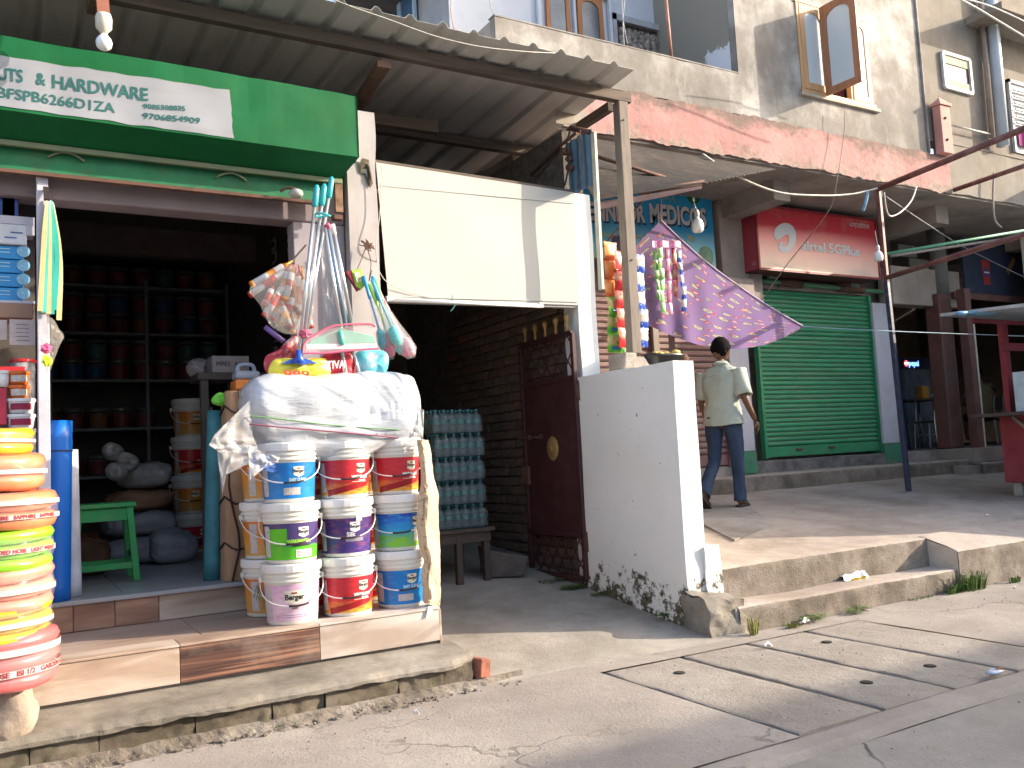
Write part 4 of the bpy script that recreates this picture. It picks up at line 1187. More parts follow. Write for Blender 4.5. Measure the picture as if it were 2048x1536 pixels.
# roller pipe over the green shutter
rp = thing('roller_shaft', 'green roller pipe with rusty drums between the red sign and the green shutter', 'pipe', (10, 8.45, 3.5))
a, b = at(1502,560,y=8.42), at(1775,585,y=8.42)
mk('pipe', G().tube([a, b], .032, 10), M('palegreenpipe', (.10,.27,.15), rough=.5, dirt=(.12,.09,.07), dsc=6), rp, smooth=True)
for t0, t1 in ((.19,.34),(.62,.80)): mk('drum', G().tube([lerp(a,b,t0), lerp(a,b,t1)], .055, 12), m_rust, rp, smooth=True)
for px, py in ((1545,553),(1710,572)): 
    q = at(px,py,y=8.38); mk('bracket', G().box((q.x-.09,8.37,q.z-.03),(q.x+.09,8.40,q.z+.04)), M('palegreen2', (.18,.25,.20), rough=.7, dirt=(.15,.08,.05), dsc=8), rp)
bxp('lintel_rubble', (8.82,8.50,3.37),(11.12,8.6,3.50), m_brownp)
bxp('dark_recess', (8.80,8.62,3.5),(12.0,8.69,4.46), m_dkwall)

# red phone network lightbox
def grad_mat(name, stops, noise_amt=.0, axis=1, rough=.4, dirt=None):
    m, nt, bs = new_mat(name)
    uv = N(nt, "ShaderNodeUVMap"); sp = N(nt, "ShaderNodeSeparateXYZ"); nt.links.new(uv.outputs[0], sp.inputs[0])
    f = sp.outputs[axis]
    c = ramp(nt, f, stops)
    if dirt:
        c = mixc(nt, mul(nt, step(nt, noise_n(nt, coords(nt, False), 3, det=8), .5, .7), .3), c, dirt)
    nt.links.new(c, bs.inputs['Base Color']); bs.inputs['Roughness'].default_value = rough
    return m
ar = thing('lightbox_sign', 'red and peach phone network lightbox sign above the green shutter', 'sign', (10, 8.0, 3.5))
YA = 8.05
aTL, aTR, aBR, aBL = at(1512,408,y=YA), at(1752,443,y=YA), at(1757,554,y=YA), at(1516,541,y=YA)
m_air = grad_mat('airface', [(0,(.80,.60,.48)),(.18,(.80,.50,.42)),(.5,(.78,.24,.24)),(.72,(.60,.04,.06)),(1,(.48,.02,.03))], dirt=(.5,.35,.3))
ax0, ax1 = (aTL.x+aBL.x)/2, (aTR.x+aBR.x)/2; az0, az1 = (aBL.z+aBR.z)/2, (aTL.z+aTR.z)/2
mk('face', G().quad((ax0,YA,az0),(ax1,YA,az0),(ax1,YA,az1),(ax0,YA,az1)), m_air, ar)
m_aside = grad_mat('airside', [(0,(.45,.07,.12)),(.5,(.40,.06,.09)),(1,(.26,.01,.02))])
mk('side', G().quad((ax0-.004,8.40,az0),(ax0-.004,YA-.0,az0),(ax0-.004,YA,az1),(ax0-.004,8.40,az1)), m_aside, ar)
mk('case', G().box((ax0,YA+.004,az0-.01),(ax1+.01,8.40,az1+.01)), M('darkredcase', (.10,.01,.015), rough=.5), ar)
g = G()
for a, b in (((ax0,az0),(ax1,az0)),((ax0,az1),(ax1,az1)),((ax0,az0),(ax0,az1)),((ax1,az0),(ax1,az1))): g.bar((a[0],YA-.006,a[1]),(b[0],YA-.006,b[1]), .03, .02, up=(0,1,0))
mk('rim', g, M('rimred', (.22,.02,.03), rough=.5), ar)
Wd, Hd = ax1-ax0, az1-az0
def afn(cx, cz): return lambda x, y: Vector((ax0+cx*Wd+x, YA-.004, az0+cz*Hd+y))
m_let = M('letterwhite', (.66,.66,.68), rough=.5, bstr=0, var=.04)
# swirl emblem
EM = [(960,805),(949,792),(947,775),(954,755),(968,740),(990,731),(1012,734),(1030,748),(1040,770),(1041,800),(1034,828),(1018,849),(998,858),(978,854),(966,841),(966,824),(977,811),(988,813),(984,826),(993,834),(1004,825),(1011,806),(1011,790),(1004,780),(992,783),(978,797)]
g = G().poly([at(x/2.115+1100, y/2.115+100, y=YA-.006) for x, y in EM][::-1], (0,.003,0))
mk('emblem', g, m_let, ar)
AIRTXT = 1
mk('lettering', G().text('CE', .06, lambda x, y: Vector((ax0-.008, 8.13-x, az0+.08+y))), m_let, ar)

# blue medical store banner
md = thing('shop_banner', 'blue pharmacy name banner with a green cross disc behind the lilac cloth', 'sign', (7, 8.3, 3.3))
YM = 8.35
mR, mRb = at(1420,366,y=YM), at(1432,528,y=YM); mL = at(1150,430,y=YM)
mx1 = (mR.x+mRb.x)/2; mx0 = mL.x-.3; mz0, mz1 = mRb.z-.05, mR.z+.05
m_med = grad_mat('medface', [(0,(.26,.50,.42)),(.15,(.08,.46,.60)),(.4,(.02,.30,.56)),(1,(.02,.32,.60))], dirt=(.05,.2,.3))
mk('sheet', G().quad((mx0,YM,mz0),(mx1,YM,mz0),(mx1,YM,mz1),(mx0,YM,mz1)).box((mx0,YM+.004,mz0),(mx1,YM+.03,mz1)), m_med, md)
def place_txt(txt, pL, pR, hpx, y, bold=.0, fn=None):
    a, b = at(*pL, y=y), at(*pR, y=y); d = b-a; L = d.length; d.normalize()
    hh = hpx/(F_PX/((a+b)*.5-Vector(CAM_P)).dot(_fw))
    t = G().text(txt, hh*1.38, lambda x, y_: Vector((x, y_, 0)), align='LEFT', bold=bold); mx = max(p.x for p in t.v)
    for p in t.v:
        q = a + d*(p.x*L/mx) + Vector((0,0,p.y)); p.x, p.y, p.z = q.x, y-.006, q.z
    return t
m_sil = M('silverletter', (.62,.60,.60), rough=.4, var=.1, bstr=0); m_yel = M('yellowletter', (.55,.42,.03), rough=.6, bstr=0)
mk('lettering', place_txt('ENNDOR', (1175,424), (1290,430), 36, YM, .012), m_sil, md); mk('lettering', place_txt('MEDICOS', (1298,428), (1412,438), 37, YM, .012), m_sil, md)
t = place_txt('ENNDOR', (1177,427), (1292,433), 36, YM+.003, .02).join(place_txt('MEDICOS', (1300,431), (1414,441), 37, YM+.003, .02)); mk('letter_shadow', t, M('lettershade', (.03,.05,.08), rough=.8, bstr=0), md)
mk('small_lettering', place_txt('চেং', (1322,390), (1350,396), 20, YM).join(place_txt('ibari  Gaon Bazar', (1200,468), (1330,478), 9, YM)).join(place_txt('38', (1373,476), (1388,479), 13, YM)).join(place_txt('PIN 7810', (1290,472), (1360,478), 12, YM)), m_yel, md)
q = at(1386,391,y=YM); g = G(); 
def rdisc(c, r, y, n=28, rx=1): return G().poly([(c.x+r*rx*math.cos(2*math.pi*i/n), y, c.z+r*math.sin(2*math.pi*i/n)) for i in range(n)], (0,.003,0))
em = mk('emblem', rdisc(q, .115, YM-.006), M('embgreen', (.01,.14,.05), rough=.6), md)
mk('cross', G().box((q.x-.075,YM-.012,q.z-.02),(q.x+.075,YM-.008,q.z+.02)).box((q.x-.02,YM-.0125,q.z-.08),(q.x+.02,YM-.0085,q.z+.08)), m_let, em)
q2 = at(1425,520,y=YM)
mk('leaf_print', rdisc(at(1412,512,y=YM), .13, YM-.0045, rx=1.0).join(rdisc(at(1398,528,y=YM), .10, YM-.0055)), M('mintprint', (.16,.32,.22), rough=.6, var=.4, sc=8), md)
mk('print_box', G().box((at(1222,460,y=YM).x,YM-.005,at(1222,520,y=YM).z),(at(1243,462,y=YM).x,YM-.002,at(1243,472,y=YM).z)), M('navy', (.02,.03,.10), rough=.5), md)

# lean-to awning of corrugated tin hanging under the ledge
aw = thing('tin_awning', 'old corrugated tin awning tucked under the pink ledge above the lilac cloth', 'awning', (6, 6.5, 3.8))
Aa, Ab, Ac, Ad = Vector((4.75,7.02,4.43)), Vector((7.8,7.02,4.43)), at(1408,366,y=5.8), at(1190,401,y=6.1)
g = G()
def awf(u, v):
    p = lerp(lerp(Ad, Ac, u), lerp(Aa, Ab, u), v)
    p.z += .006*math.sin(v*120); return p
g.grid(awf, 6, 190)
mk('tin_sheet', g, M('browntin', (.035,.029,.025), rough=.7, var=.35, sc=5, dirt=(.12,.08,.06), dsc=4, metal=.2), aw, solid=.002)
mk('rail', G().tube([at(1280,386,y=6.1), at(1408,364,y=5.95)], .022, 8), m_rust, aw, smooth=True)
mk('rail', G().tube([at(1190,312,y=6.5), at(1330,355,y=6.3)], .018, 8), m_rust, aw, smooth=True)
mk('rail', G().tube([at(1195,505,y=6.4), at(1300,385,y=6.4)], .008, 6), m_rust, aw, smooth=True)
P_ = [at(1190,404,y=6.12), at(1300,388,y=5.96), at(1404,371,y=5.82), at(1404,377,y=5.82), at(1320,395,y=5.93), at(1190,421,y=6.12)]
mk('ply_board', G().poly(P_, (0,.012,0)), M('pinkply', (.19,.125,.12), rough=.8, var=.2, sc=3), aw)
# hanging bulb in front of the banner
def bulb(name_label, px, py, y, cordtop, s=1.0, m=None):
    b_ = thing('bulb', name_label, 'light bulb', tuple(at(px,py,y=y)))
    c = at(px, py, y=y)
    mk('glass', G().lathe([(.012,.055),(.016,.045),(.032,.03),(.040,.005),(.040,-.03),(.030,-.047),(.001,-.052)], 16, c).xf(Matrix.Translation(c) @ Matrix.Scale(s,4) @ Matrix.Translation(-c)), plastic('bulbwhite', (.80,.80,.78), rough=.3), b_, smooth=True)
    mk('holder', G().lathe([(.014*s,.053*s),(.017*s,.06*s),(.017*s,.09*s),(.008*s,.105*s)], 12, c), plastic('holder', (.55,.54,.50)), b_, smooth=True)
    if cordtop is not None: mk('cord', G().tube([c+Vector((0,0,.10*s)), cordtop], .003, 5), m_cable, b_)
    return b_
bulb('white bulb hanging on a wire in front of the blue banner', 1395, 450, 6.4, at(1386,398,y=6.35), 1.5)
bulb('white bulb hanging beside the steel pole at the right end of the red sign', 1757, 512, 6.74, at(1750,462,y=6.74), 1.3)

for a_ in (('airtel',(1603,491),(1650,497),20,.006),('5GPlus',(1656,497),(1719,505),19,.006),('এয়ারটেল',(1698,449),(1738,455),10,0),('COMMUNICATION POINT',(1520,526),(1590,534),5,0),('এয়ারটেল সেৱা',(1699,542),(1743,548),7,0)):
    mk('lettering', place_txt(a_[0], a_[1], a_[2], a_[3], YA-.004, a_[4]), m_let, ar)
# ================================================================ EATING HOUSE BAY, STALL AND POLES (far right)
eh = thing('eating_house', 'dark open fronted eating house with maroon columns at the right end of the building', 'shop', (13, 9, 1.0))
m_redcol = M('redcolumn', (.15,.065,.055), rough=.6, var=.3, sc=5, dirt=(.12,.09,.08), dsc=4)
m_gcol = M('greycol', (.16,.155,.15), rough=.8, var=.2)
mk('floor', G().box((11.5,8.45,.9),(19,14,1.03)), M('dkfloor', (.12,.10,.09), rough=.6), eh)
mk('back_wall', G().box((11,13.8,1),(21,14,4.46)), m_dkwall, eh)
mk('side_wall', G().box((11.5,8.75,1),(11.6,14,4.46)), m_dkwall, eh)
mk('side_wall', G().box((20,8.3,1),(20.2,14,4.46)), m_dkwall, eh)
mk('beam', G().box((11.51,8.30,at(1800,608,y=8.3).z),(13.2,8.55,at(1800,545,y=8.3).z+.1)), m_brownp, eh, bev=.01)
a, b = at(1889,600,y=8.2), at(1918,600,y=8.2)
mk('column', G().box((12.45,8.20,1.03),(12.77,8.45,3.42)), m_redcol, eh, bev=.02, seg=2)
mk('column_top', G().tube([(12.70,8.32,3.42),(12.72,8.32,4.47)], .13, 14), m_gcol, eh, smooth=True)
mk('column', G().box((12.66,7.90,.82),(12.80,8.05,3.45)), m_redcol, eh, bev=.01)
mk('strip', G().box((12.802,7.90,.83),(12.835,7.93,2.9)), M('cream', (.66,.62,.50)), eh)
mk('base', G().box((12.45,7.86,.8),(13.2,8.5,1.02)), m_brownp, eh, bev=.01)
mk('threshold', G().box((12.83,8.0,.78),(15,8.3,.99)), m_conc, eh)
# drinks banner above the right opening
q = at(1955,520,y=8.25)
mk('banner', G().box((13.25,8.25,q.z-.55),(17,8.28,q.z+.35)), M('navybanner', (.025,.035,.075), rough=.6, var=.3), eh)
mk('banner_rail', G().box((12.9,8.22,q.z-.66),(17,8.27,q.z-.56)), m_redcol, eh)
q = at(1973,545,y=8.24); 
pr = mk('cup_print', G().poly([(q.x-.12,8.243,q.z+.2),(q.x+.12,8.243,q.z+.2),(q.x+.09,8.243,q.z-.2),(q.x-.09,8.243,q.z-.2)], (0,.003,0)), M('cupred', (.30,.03,.03), rough=.6), eh)
mk('cup_band', rdisc(q, .075, 8.238), M('cupblue', (.03,.05,.22), rough=.6), pr); mk('cup_wave', G().box((q.x-.07,8.235,q.z-.012),(q.x+.07,8.237,q.z+.012)), m_let, pr)
q = at(2022,530,y=8.24); mk('bottle_print', G().bar((q.x-.12,8.243,q.z-.14),(q.x+.12,8.243,q.z+.12), .09, .003, up=(0,1,0)), M('tanprint', (.30,.17,.08), rough=.7), eh)
# white boards hanging in the dark above
for (x0,y0_,x1,y1_), lb in (((1800,492,1832,512),'small pale board hung high in the eating house'),((1822,522,1878,552),'larger pale board hung above the eating house beam')):
    a, b = at(x0,y1_,y=8.9), at(x1,y0_,y=8.9)
    mk('board', G().box((a.x,8.9,a.z),(b.x,8.93,b.z)), M('paleboard', (.42,.42,.38), rough=.7, var=.2), label=lb, cat='board', bev=.004)
# fridge
fr = thing('drinks_fridge', 'tall glass door drinks fridge with a lit blue top sign inside the eating house', 'fridge', (13.5, 10.8, 1.03))
a, b = at(1817,878,y=10.6), at(1862,738,y=10.6)
fx0, fx1, fz = a.x, b.x, b.z
m_fb = M('fridgebody', (.10,.12,.16), rough=.4)
mk('body', G().box((fx0,10.62,1.03),(fx1,11.3,fz+.22)), m_fb, fr, bev=.01)
mk('glass_door', G().box((fx0+.03,10.60,1.10),(fx1-.03,10.618,fz-.02)), M('fridgeglass', (.13,.19,.27), rough=.15, var=.5, sc=3, bstr=0), fr)
sg = mk('top_sign', G().box((fx0,10.58,fz),(fx1,10.618,fz+.20)), M('fsignblue', (.01,.02,.10), rough=.5), fr)
q = Vector((fx0+.10,10.575,fz+.10))
mk('lettering', G().text('pepsi', .15, lambda x, y: Vector((q.x+.22+x, 10.57, q.z+y)), bold=.004), emis('fsign', (.15,.35,.95), 1.2), sg)
mk('emblem', rdisc(q, .06, 10.572).join(G()), emis('fsignr', (.7,.10,.12), .8), sg); mk('emblem_wave', G().box((q.x-.055,10.568,q.z-.015),(q.x+.055,10.571,q.z+.015)), emis('fsignw', (.7,.75,.9), 1.0), sg)
# steel table and stools inside
m_steel = M('steel', (.45,.46,.48), rough=.3, metal=.8, bstr=0)
tb2 = thing('steel_table', 'dark topped steel table inside the eating house near the fridge', 'table', (12.8, 9.6, 1.03))
a, b = at(1806,798,y=9.5), at(1893,796,y=9.5)
mk('table_top', G().box((a.x,9.45,a.z-.03),(b.x,10.1,a.z)), m_dw, tb2)
for x in (a.x+.3, b.x-.08):
    for y in (9.5, 10.0): mk('leg', G().tube([(x,y,1.03),(x,y,a.z-.031)], .02, 8), m_steel, tb2, smooth=True)
mk('stretcher', G().tube([(a.x+.3,9.5,1.25),(b.x-.08,9.5,1.25)], .015, 8), m_steel, tb2)
q = at(1848,790,y=9.55); mk('jug', G().box((q.x-.09,9.5,a.z+.001),(q.x+.09,9.66,a.z+.22)), M('amberjug', (.55,.25,.04), rough=.5), label='amber plastic container on the steel table in the eating house', cat='container', bev=.02, seg=2)
q = at(1868,790,y=9.55); mk('cup', G().lathe([(.035,a.z+.001),(.045,a.z+.09)], 12, (q.x,9.55,0)), plastic('whitetube',(.8,.8,.76)), label='small white cup on the steel table in the eating house', cat='cup')
def chair(lb, x, y, rz):
    c = thing('chair', lb, 'chair', (x, y, 1.03)); 
    mt = Matrix.Translation((x, y, 1.03)) @ Matrix.Rotation(rz, 4, 'Z')
    mk('seat', G().box((-.2,-.2,.42),(.2,.2,.46)).xf(mt), m_dkwall, c, bev=.02, seg=2)
    mk('back_rest', G().grid(lambda u, v: Vector((-.2+.4*u, .20+.04*math.sin(math.pi*u), .62+.22*v)), 8, 3).xf(mt), m_dkwall, c, solid=.02)
    for sx in (-1, 1):
        mk('leg', G().tube([Vector((sx*.2,-.2,0)), Vector((sx*.19,-.18,.42))], .012, 6).xf(mt), m_steel, c)
        mk('leg', G().tube([Vector((sx*.2,.22,0)), Vector((sx*.19,.19,.45)), Vector((sx*.19,.23,.86))], .012, 6).xf(mt), m_steel, c)
    return c
q = at(1860,870,y=9.3); chair('steel framed dark chair tucked at the table near the fridge', q.x, 9.25, 3.14)
q = at(1815,850,y=9.6); chair('steel framed dark chair at the left end of the steel table', q.x, 9.9, 1.6)
q = at(1965,850,y=9.6); chair('steel framed dark chair behind which the seated person leans', q.x, 9.5, 3.3)
q = at(1990,850,y=9.6); chair('steel framed dark chair furthest right inside the eating house', q.x+.35, 9.8, 2.9)

# steel poles of the street frame
m_mpipe = M('maroonpipe', (.16,.06,.055), rough=.55, var=.3, sc=6, dirt=(.25,.16,.12), dsc=6)
m_navy = M('navypaint', (.035,.045,.085), rough=.45, var=.4, sc=10, dirt=(.25,.27,.32), dsc=14, damt=.8, dlo=.58)
m_gpipe = M('greenpipe', (.10,.30,.18), rough=.5, var=.2)
fr_ = thing('steel_awning_poles', 'painted steel pole and pipe frame standing on the terrace, navy below and maroon above', 'frame', (9.3, 6.74, .55))
ft, mid, tp = at(1818,990,y=6.74), at(1773,563,y=6.74), at(1756,378,y=6.74)
mk('pole', G().bar((ft.x,6.74,PLT(6.74)), mid, .055, .055, up=(0,1,0)), m_navy, fr_, bev=.006)
mk('pole', G().bar(mid+Vector((0,0,.001)), tp, .052, .052, up=(0,1,0)), m_mpipe, fr_, bev=.006)
mk('foot', G().ball((ft.x,6.74,PLT(6.74)), .07, 10, 0, (1.2,1,.25), .2), m_conc, fr_)
z4 = tp.z
for nm, A, B, r, m in (('pipe',tp,at(2100,236,z=z4+.05),.035,m_mpipe), ('pipe',at(1772,556,y=6.74),at(2100,452,z=at(1772,556,y=6.74).z+.05),.03,m_mpipe), ('pipe',at(1772,508,y=6.80),at(2100,452,y=6.3),.018,m_gpipe),
    ('pipe',at(1908,380,y=6.98),at(2100,314,y=5.6),.03,m_mpipe), ('pipe',at(1782,512,y=7.4),at(2060,470,y=7.4),.02,m_brown)):
    mk(nm, G().tube([A, B], r, 10), m, fr_, smooth=True)
mk('clamp', G().tube([tp+Vector((.03,0,-.1)), tp+Vector((.03,0,.04))], .03, 8), m_rust, fr_)
wire('blue_rag', curve([at(1735,385,y=6.7), at(1732,402,y=6.68), at(1726,422,y=6.7)]), .022, M('bluerag', (.18,.30,.42), rough=.9), 'pale blue rag tied to the top of the steel pole', cat='rag')
wire('swag_cable', curve([at(1405,308,y=6.95), at(1470,350,y=6.9), at(1555,384,y=6.85), at(1640,391,y=6.8), at(1705,388,y=6.78), at(1757,376,y=6.72)]), .012, m_cable, 'pale cable swagging from the pink ledge to the top of the steel pole')
wire('loop_cable', curve([at(1833,374,y=6.95), at(1822,402,y=6.9), at(1800,425,y=6.8), at(1780,432,y=6.75), at(1772,415,y=6.74), at(1768,385,y=6.74)]), .011, m_cable, 'pale cable looping down to the right of the steel pole')
wire('grey_cable', curve([at(1770,392,y=6.74), at(1860,452,y=7.2), at(1935,498,y=7.6), at(2060,560,y=7.9)]), .008, M('greycable', (.22,.22,.24), bstr=0), 'grey cable running from the pole across the eating house front')
wire('thin_cable', curve([at(1690,215,y=6.9), at(1688,270,y=6.9), at(1672,370,y=6.9), at(1655,425,y=7.2), at(1570,535,y=7.9), at(1510,620,y=8.3)]), .005, M('thincable', (.25,.22,.20), bstr=0), 'thin wire dropping over the pink ledge and across the red sign')
wire('hanging_rope', curve([at(1988,345,y=6.9), at(1986,400,y=6.9), at(1990,440,y=6.9), at(2003,455,y=6.9)]), .014, m_brownp, 'short rope end hanging under the ledge at the far right')
CR = at(1604,653,y=7.30)
wire('cloth_rope', curve([CR, at(1690,658,y=7.0), at(1774,662,y=6.70), at(1900,667,y=6.75), at(2060,673,y=6.8)]), .006, M('bluerope', (.30,.42,.50), rough=.7), 'thin blue grey rope stretched from the cloth past the steel pole')

# red stall
stl = thing('food_stall', 'red painted food stall with a dark counter and pale canopy at the right', 'stall', (9.3, 5.3, .47))
m_stall = M('stallred', (.28,.035,.05), rough=.55, var=.3, sc=4, dirt=(.12,.08,.07), dsc=4)
sx = at(2010,900,y=5.9).x
zc = at(1990,829,y=5.9).z
mk('body_panel', G().box((sx,5.0,.66),(sx+2.4,5.03,zc-.03)), m_stall, stl)
mk('body_panel', G().box((sx,5.031,.66),(sx+.03,5.9,zc-.03)), m_stall, stl)
mk('body_panel', G().box((sx,5.9,.66),(sx+2.4,5.93,zc-.03)), m_stall, stl)
mk('counter_top', G().box((at(1940,829,y=6.0).x,4.9,zc-.029),(sx+2.5,6.0,zc+.01)), m_dw, stl, bev=.004)
for px in (2005, 2060):
    x = at(px,720,y=5.9).x
    mk('upright', G().box((x,5.86,zc+.011),(x+.10,5.93,2.50)), m_stall, stl, bev=.004)
zz = at(2030,695,y=5.85).z
mk('rail', G().box((at(2000,690,y=5.85).x,5.84,zz-.04),(sx+2.4,5.859,zz+.05)), m_stall, stl)
zz = at(2000,645,y=5.85).z
mk('rail', G().box((at(1945,645,y=5.85).x,5.835,zz-.02),(sx+2.4,5.858,zz+.03)), m_stall, stl)
mk('brace', G().bar(Vector((sx-.02,5.75,zc-.04)), Vector((sx-.02,5.35,zc-.42)), .07, .03), m_brown, stl)
A, B = at(1880,633,y=6.3), at(2075,610,y=4.9); v1 = Vector((0,0,.035)); A2, B2 = Vector((A.x+2.2,6.6,A.z+.06)), Vector((B.x+2.2,5.1,B.z+.06))
mk('canopy_tray', G().hexa([A, B, B2, A2], [A+v1, B+v1, B2+v1, A2+v1]), M('canopyg', (.50,.53,.55), rough=.5), stl)
for x, y in ((sx+.05,5.0),(sx+2.2,5.0),(sx+.05,5.78),(sx+2.2,5.78)):
    mk('leg', G().box((x,y,PLT(y)),(x+.10,y+.1,.659)), m_conc, stl, bev=.01)
mk('display_case', G().box((at(2026,760,y=5.6).x,5.2,zc+.011),(sx+2,5.6,zc+.45)), M('caseglass', (.45,.55,.58), rough=.15, bstr=0), stl)
q = at(1965,626,y=5.75); mk('blue_bundle', G().ball((q.x,5.75,q.z+.0), .13, 12, 0, (1.6,.8,.22), .15).ball((q.x-.24,5.85,q.z-.0), .07, 8, 0, (1.4,1,.4), .2), M('bluebag', (.20,.42,.62), rough=.5), label='flat blue and white plastic bundle lying on the stall canopy', cat='bundle', smooth=True)

# neighbouring building further right (outside the picture), whose bulk shades the terrace, and houses across the road
nb = thing('neighbour_house', 'plain plastered neighbour building continuing the row to the right', 'building', (20, 7, 0))
mk('wall', G().box((14.3,5.2,-.1),(22,7.9,5.3)), m_ww, nb)
oh = thing('opposite_house', 'plain house row on the other side of the road behind the viewer', 'building', (10, -9, 0))
mk('wall', G().box((13,-13,-.1),(60,-7,9.12)), m_pl, oh)
mk('low_wall', G().box((-20,-12,-.1),(12.9,-8,3.4)), m_ww, oh)
tp_ = thing('shade_blocker', 'tarpaulin added out of view to shade the terrace', 'stall', (12.5, 5, .4))
mk('blocker', G().box((10.9,2.95,.1),(13.9,6.0,2.75)), M('blockerpale', (.58,.58,.55), rough=.8), tp_)  # plain box out of view, added to cast terrace shade, pale for bounce

# ================================================================ CLOTH AND SNACK STRIPS
def clothm():
    m, nt, bs = new_mat('lilac_print')
    uv = N(nt, "ShaderNodeUVMap")
    mp = N(nt, "ShaderNodeMapping"); mp.inputs['Scale'].default_value = (9.5, 6.2, 1); nt.links.new(uv.outputs[0], mp.inputs[0])
    base = (.30,.20,.40)
    def motif(scale, rot, stretch, off, lo):
        m2 = N(nt, "ShaderNodeMapping"); m2.inputs['Rotation'].default_value = (0,0,rot); m2.inputs['Scale'].default_value = (stretch[0],stretch[1],1); m2.inputs['Location'].default_value = off
        nt.links.new(mp.outputs[0], m2.inputs[0])
        nn = N(nt, "ShaderNodeTexNoise"); nn.inputs['Scale'].default_value = 4; nt.links.new(m2.outputs[0], nn.inputs['Vector'])
        sc = N(nt, "ShaderNodeVectorMath", operation='SCALE'); sc.inputs['Scale'].default_value = .35; nt.links.new(nn.outputs['Color'], sc.inputs[0])
        ad = N(nt, "ShaderNodeVectorMath", operation='ADD'); nt.links.new(m2.outputs[0], ad.inputs[0]); nt.links.new(sc.outputs[0], ad.inputs[1])
        vo = N(nt, "ShaderNodeTexVoronoi", feature='F1'); vo.inputs['Scale'].default_value = scale; vo.inputs['Randomness'].default_value = .35
        nt.links.new(ad.outputs[0], vo.inputs['Vector'])
        return vo.outputs['Distance']
    c = mixc(nt, .0, base, base)
    d1 = motif(1.0, .7, (.7,1.9), (0,0,0), 0)
    c = mixc(nt, step(nt, d1, .235, .215), base, (.16,.12,.13)); c = mixc(nt, step(nt, d1, .20, .18), c, (.60,.56,.42))
    c = mixc(nt, step(nt, d1, .10, .08), c, (.30,.27,.18))
    d2 = motif(1.0, -.1, (.8,2.2), (.5,.5,0), 0)
    c = mixc(nt, step(nt, d2, .19, .16), c, (.55,.10,.12)); c = mixc(nt, step(nt, d2, .11, .09), c, (.68,.60,.62))
    nt.links.new(c, bs.inputs['Base Color']); bs.inputs['Roughness'].default_value = .9; bs.inputs['Specular IOR Level'].default_value = .1
    # thin fabric lets some light through
    tr = N(nt, "ShaderNodeBsdfTranslucent"); nt.links.new(c, tr.inputs[0])
    mx = N(nt, "ShaderNodeMixShader", i_0=.35); nt.links.new(bs.outputs[0], mx.inputs[1]); nt.links.new(tr.outputs[0], mx.inputs[2])
    nt.links.new(mx.outputs[0], nt.nodes['Material Output'].inputs[0])
    return m
def interp(pts, x):
    for (a, b), (c, d) in zip(pts, pts[1:]):
        if x <= c: return b+(d-b)*(x-a)/(c-a)
    return pts[-1][1]
TOP = [(1258,508),(1290,472),(1322,441),(1360,478),(1420,530),(1500,588),(1560,626),(1605,652)]
BOT = [(1258,632),(1300,652),(1350,674),(1400,691),(1475,699),(1530,690),(1570,674),(1605,655)]
def clo(u, v):
    px = 1258+(1605-1258)*u; ty = interp(TOP, px); by = interp(BOT, px); py = ty+(by-ty)*v
    e = math.sin(math.pi*min(1, u*1.1))
    fold = .030*math.sin(u*18+v*5)*v*e*(1-u*.6) + .02*math.sin(u*41-v*3)*v*(1-u)
    return at(px, py, y=7.42-.12*u - .10*v*e + fold)
CL = mk('hanging_cloth', flip(G().grid(clo, 80, 40)), clothm(), label='lilac printed cloth strung up as a sun screen in front of the shutters', cat='cloth', smooth=True)
mk('hem', G().tube(curve([at(x,y,y=7.415-.12*(x-1258)/347) for x, y in TOP[2:]], 4), .010, 5), M('hem', (.55,.42,.58), rough=.9), CL)
T_ = at(1322,441,y=7.42); wire('knotted_string', curve([T_, at(1321,425,y=7.42), at(1323,395,y=7.4), at(1320,345,y=7.38)]), .005, M('greycord', (.35,.34,.34)), 'short grey cord holding the top corner of the lilac cloth')
mk('prop_stick', G().bar(at(1346,742,y=7.5), at(1342,655,y=7.5), .075, .02, up=(0,1,0)), m_post, label='thin wooden stick standing behind the wall below the lilac cloth', cat='stick')

def pillow(w_, h_, t=.02, n=6):
    def f(s):
        def q(u, v):
            e = (math.sin(math.pi*u)**.5)*(math.sin(math.pi*v)**.5) if 0 < u < 1 and 0 < v < 1 else 0
            return (-w_/2+w_*u + (.002*math.sin(v*40) if u in (0,1) else 0), s*t*e + .15*t*math.sin(u*17+v*13), -h_+h_*v)
        return q
    return G().grid(f(-1), n, n).join(flip(G().grid(f(1), n, n)))
def snackmat(name, stops, blot, bsc=9):
    m, nt, bs = new_mat(name)
    uv = N(nt, "ShaderNodeUVMap"); sp = N(nt, "ShaderNodeSeparateXYZ"); nt.links.new(uv.outputs[0], sp.inputs[0])
    c = ramp(nt, sp.outputs[1], stops)
    c = mixc(nt, step(nt, noise_n(nt, uv.outputs[0], bsc*.35, det=3), .54, .60), c, blot)
    nt.links.new(c, bs.inputs['Base Color']); bs.inputs['Roughness'].default_value = .3; bs.inputs['Metallic'].default_value = .1
    return m
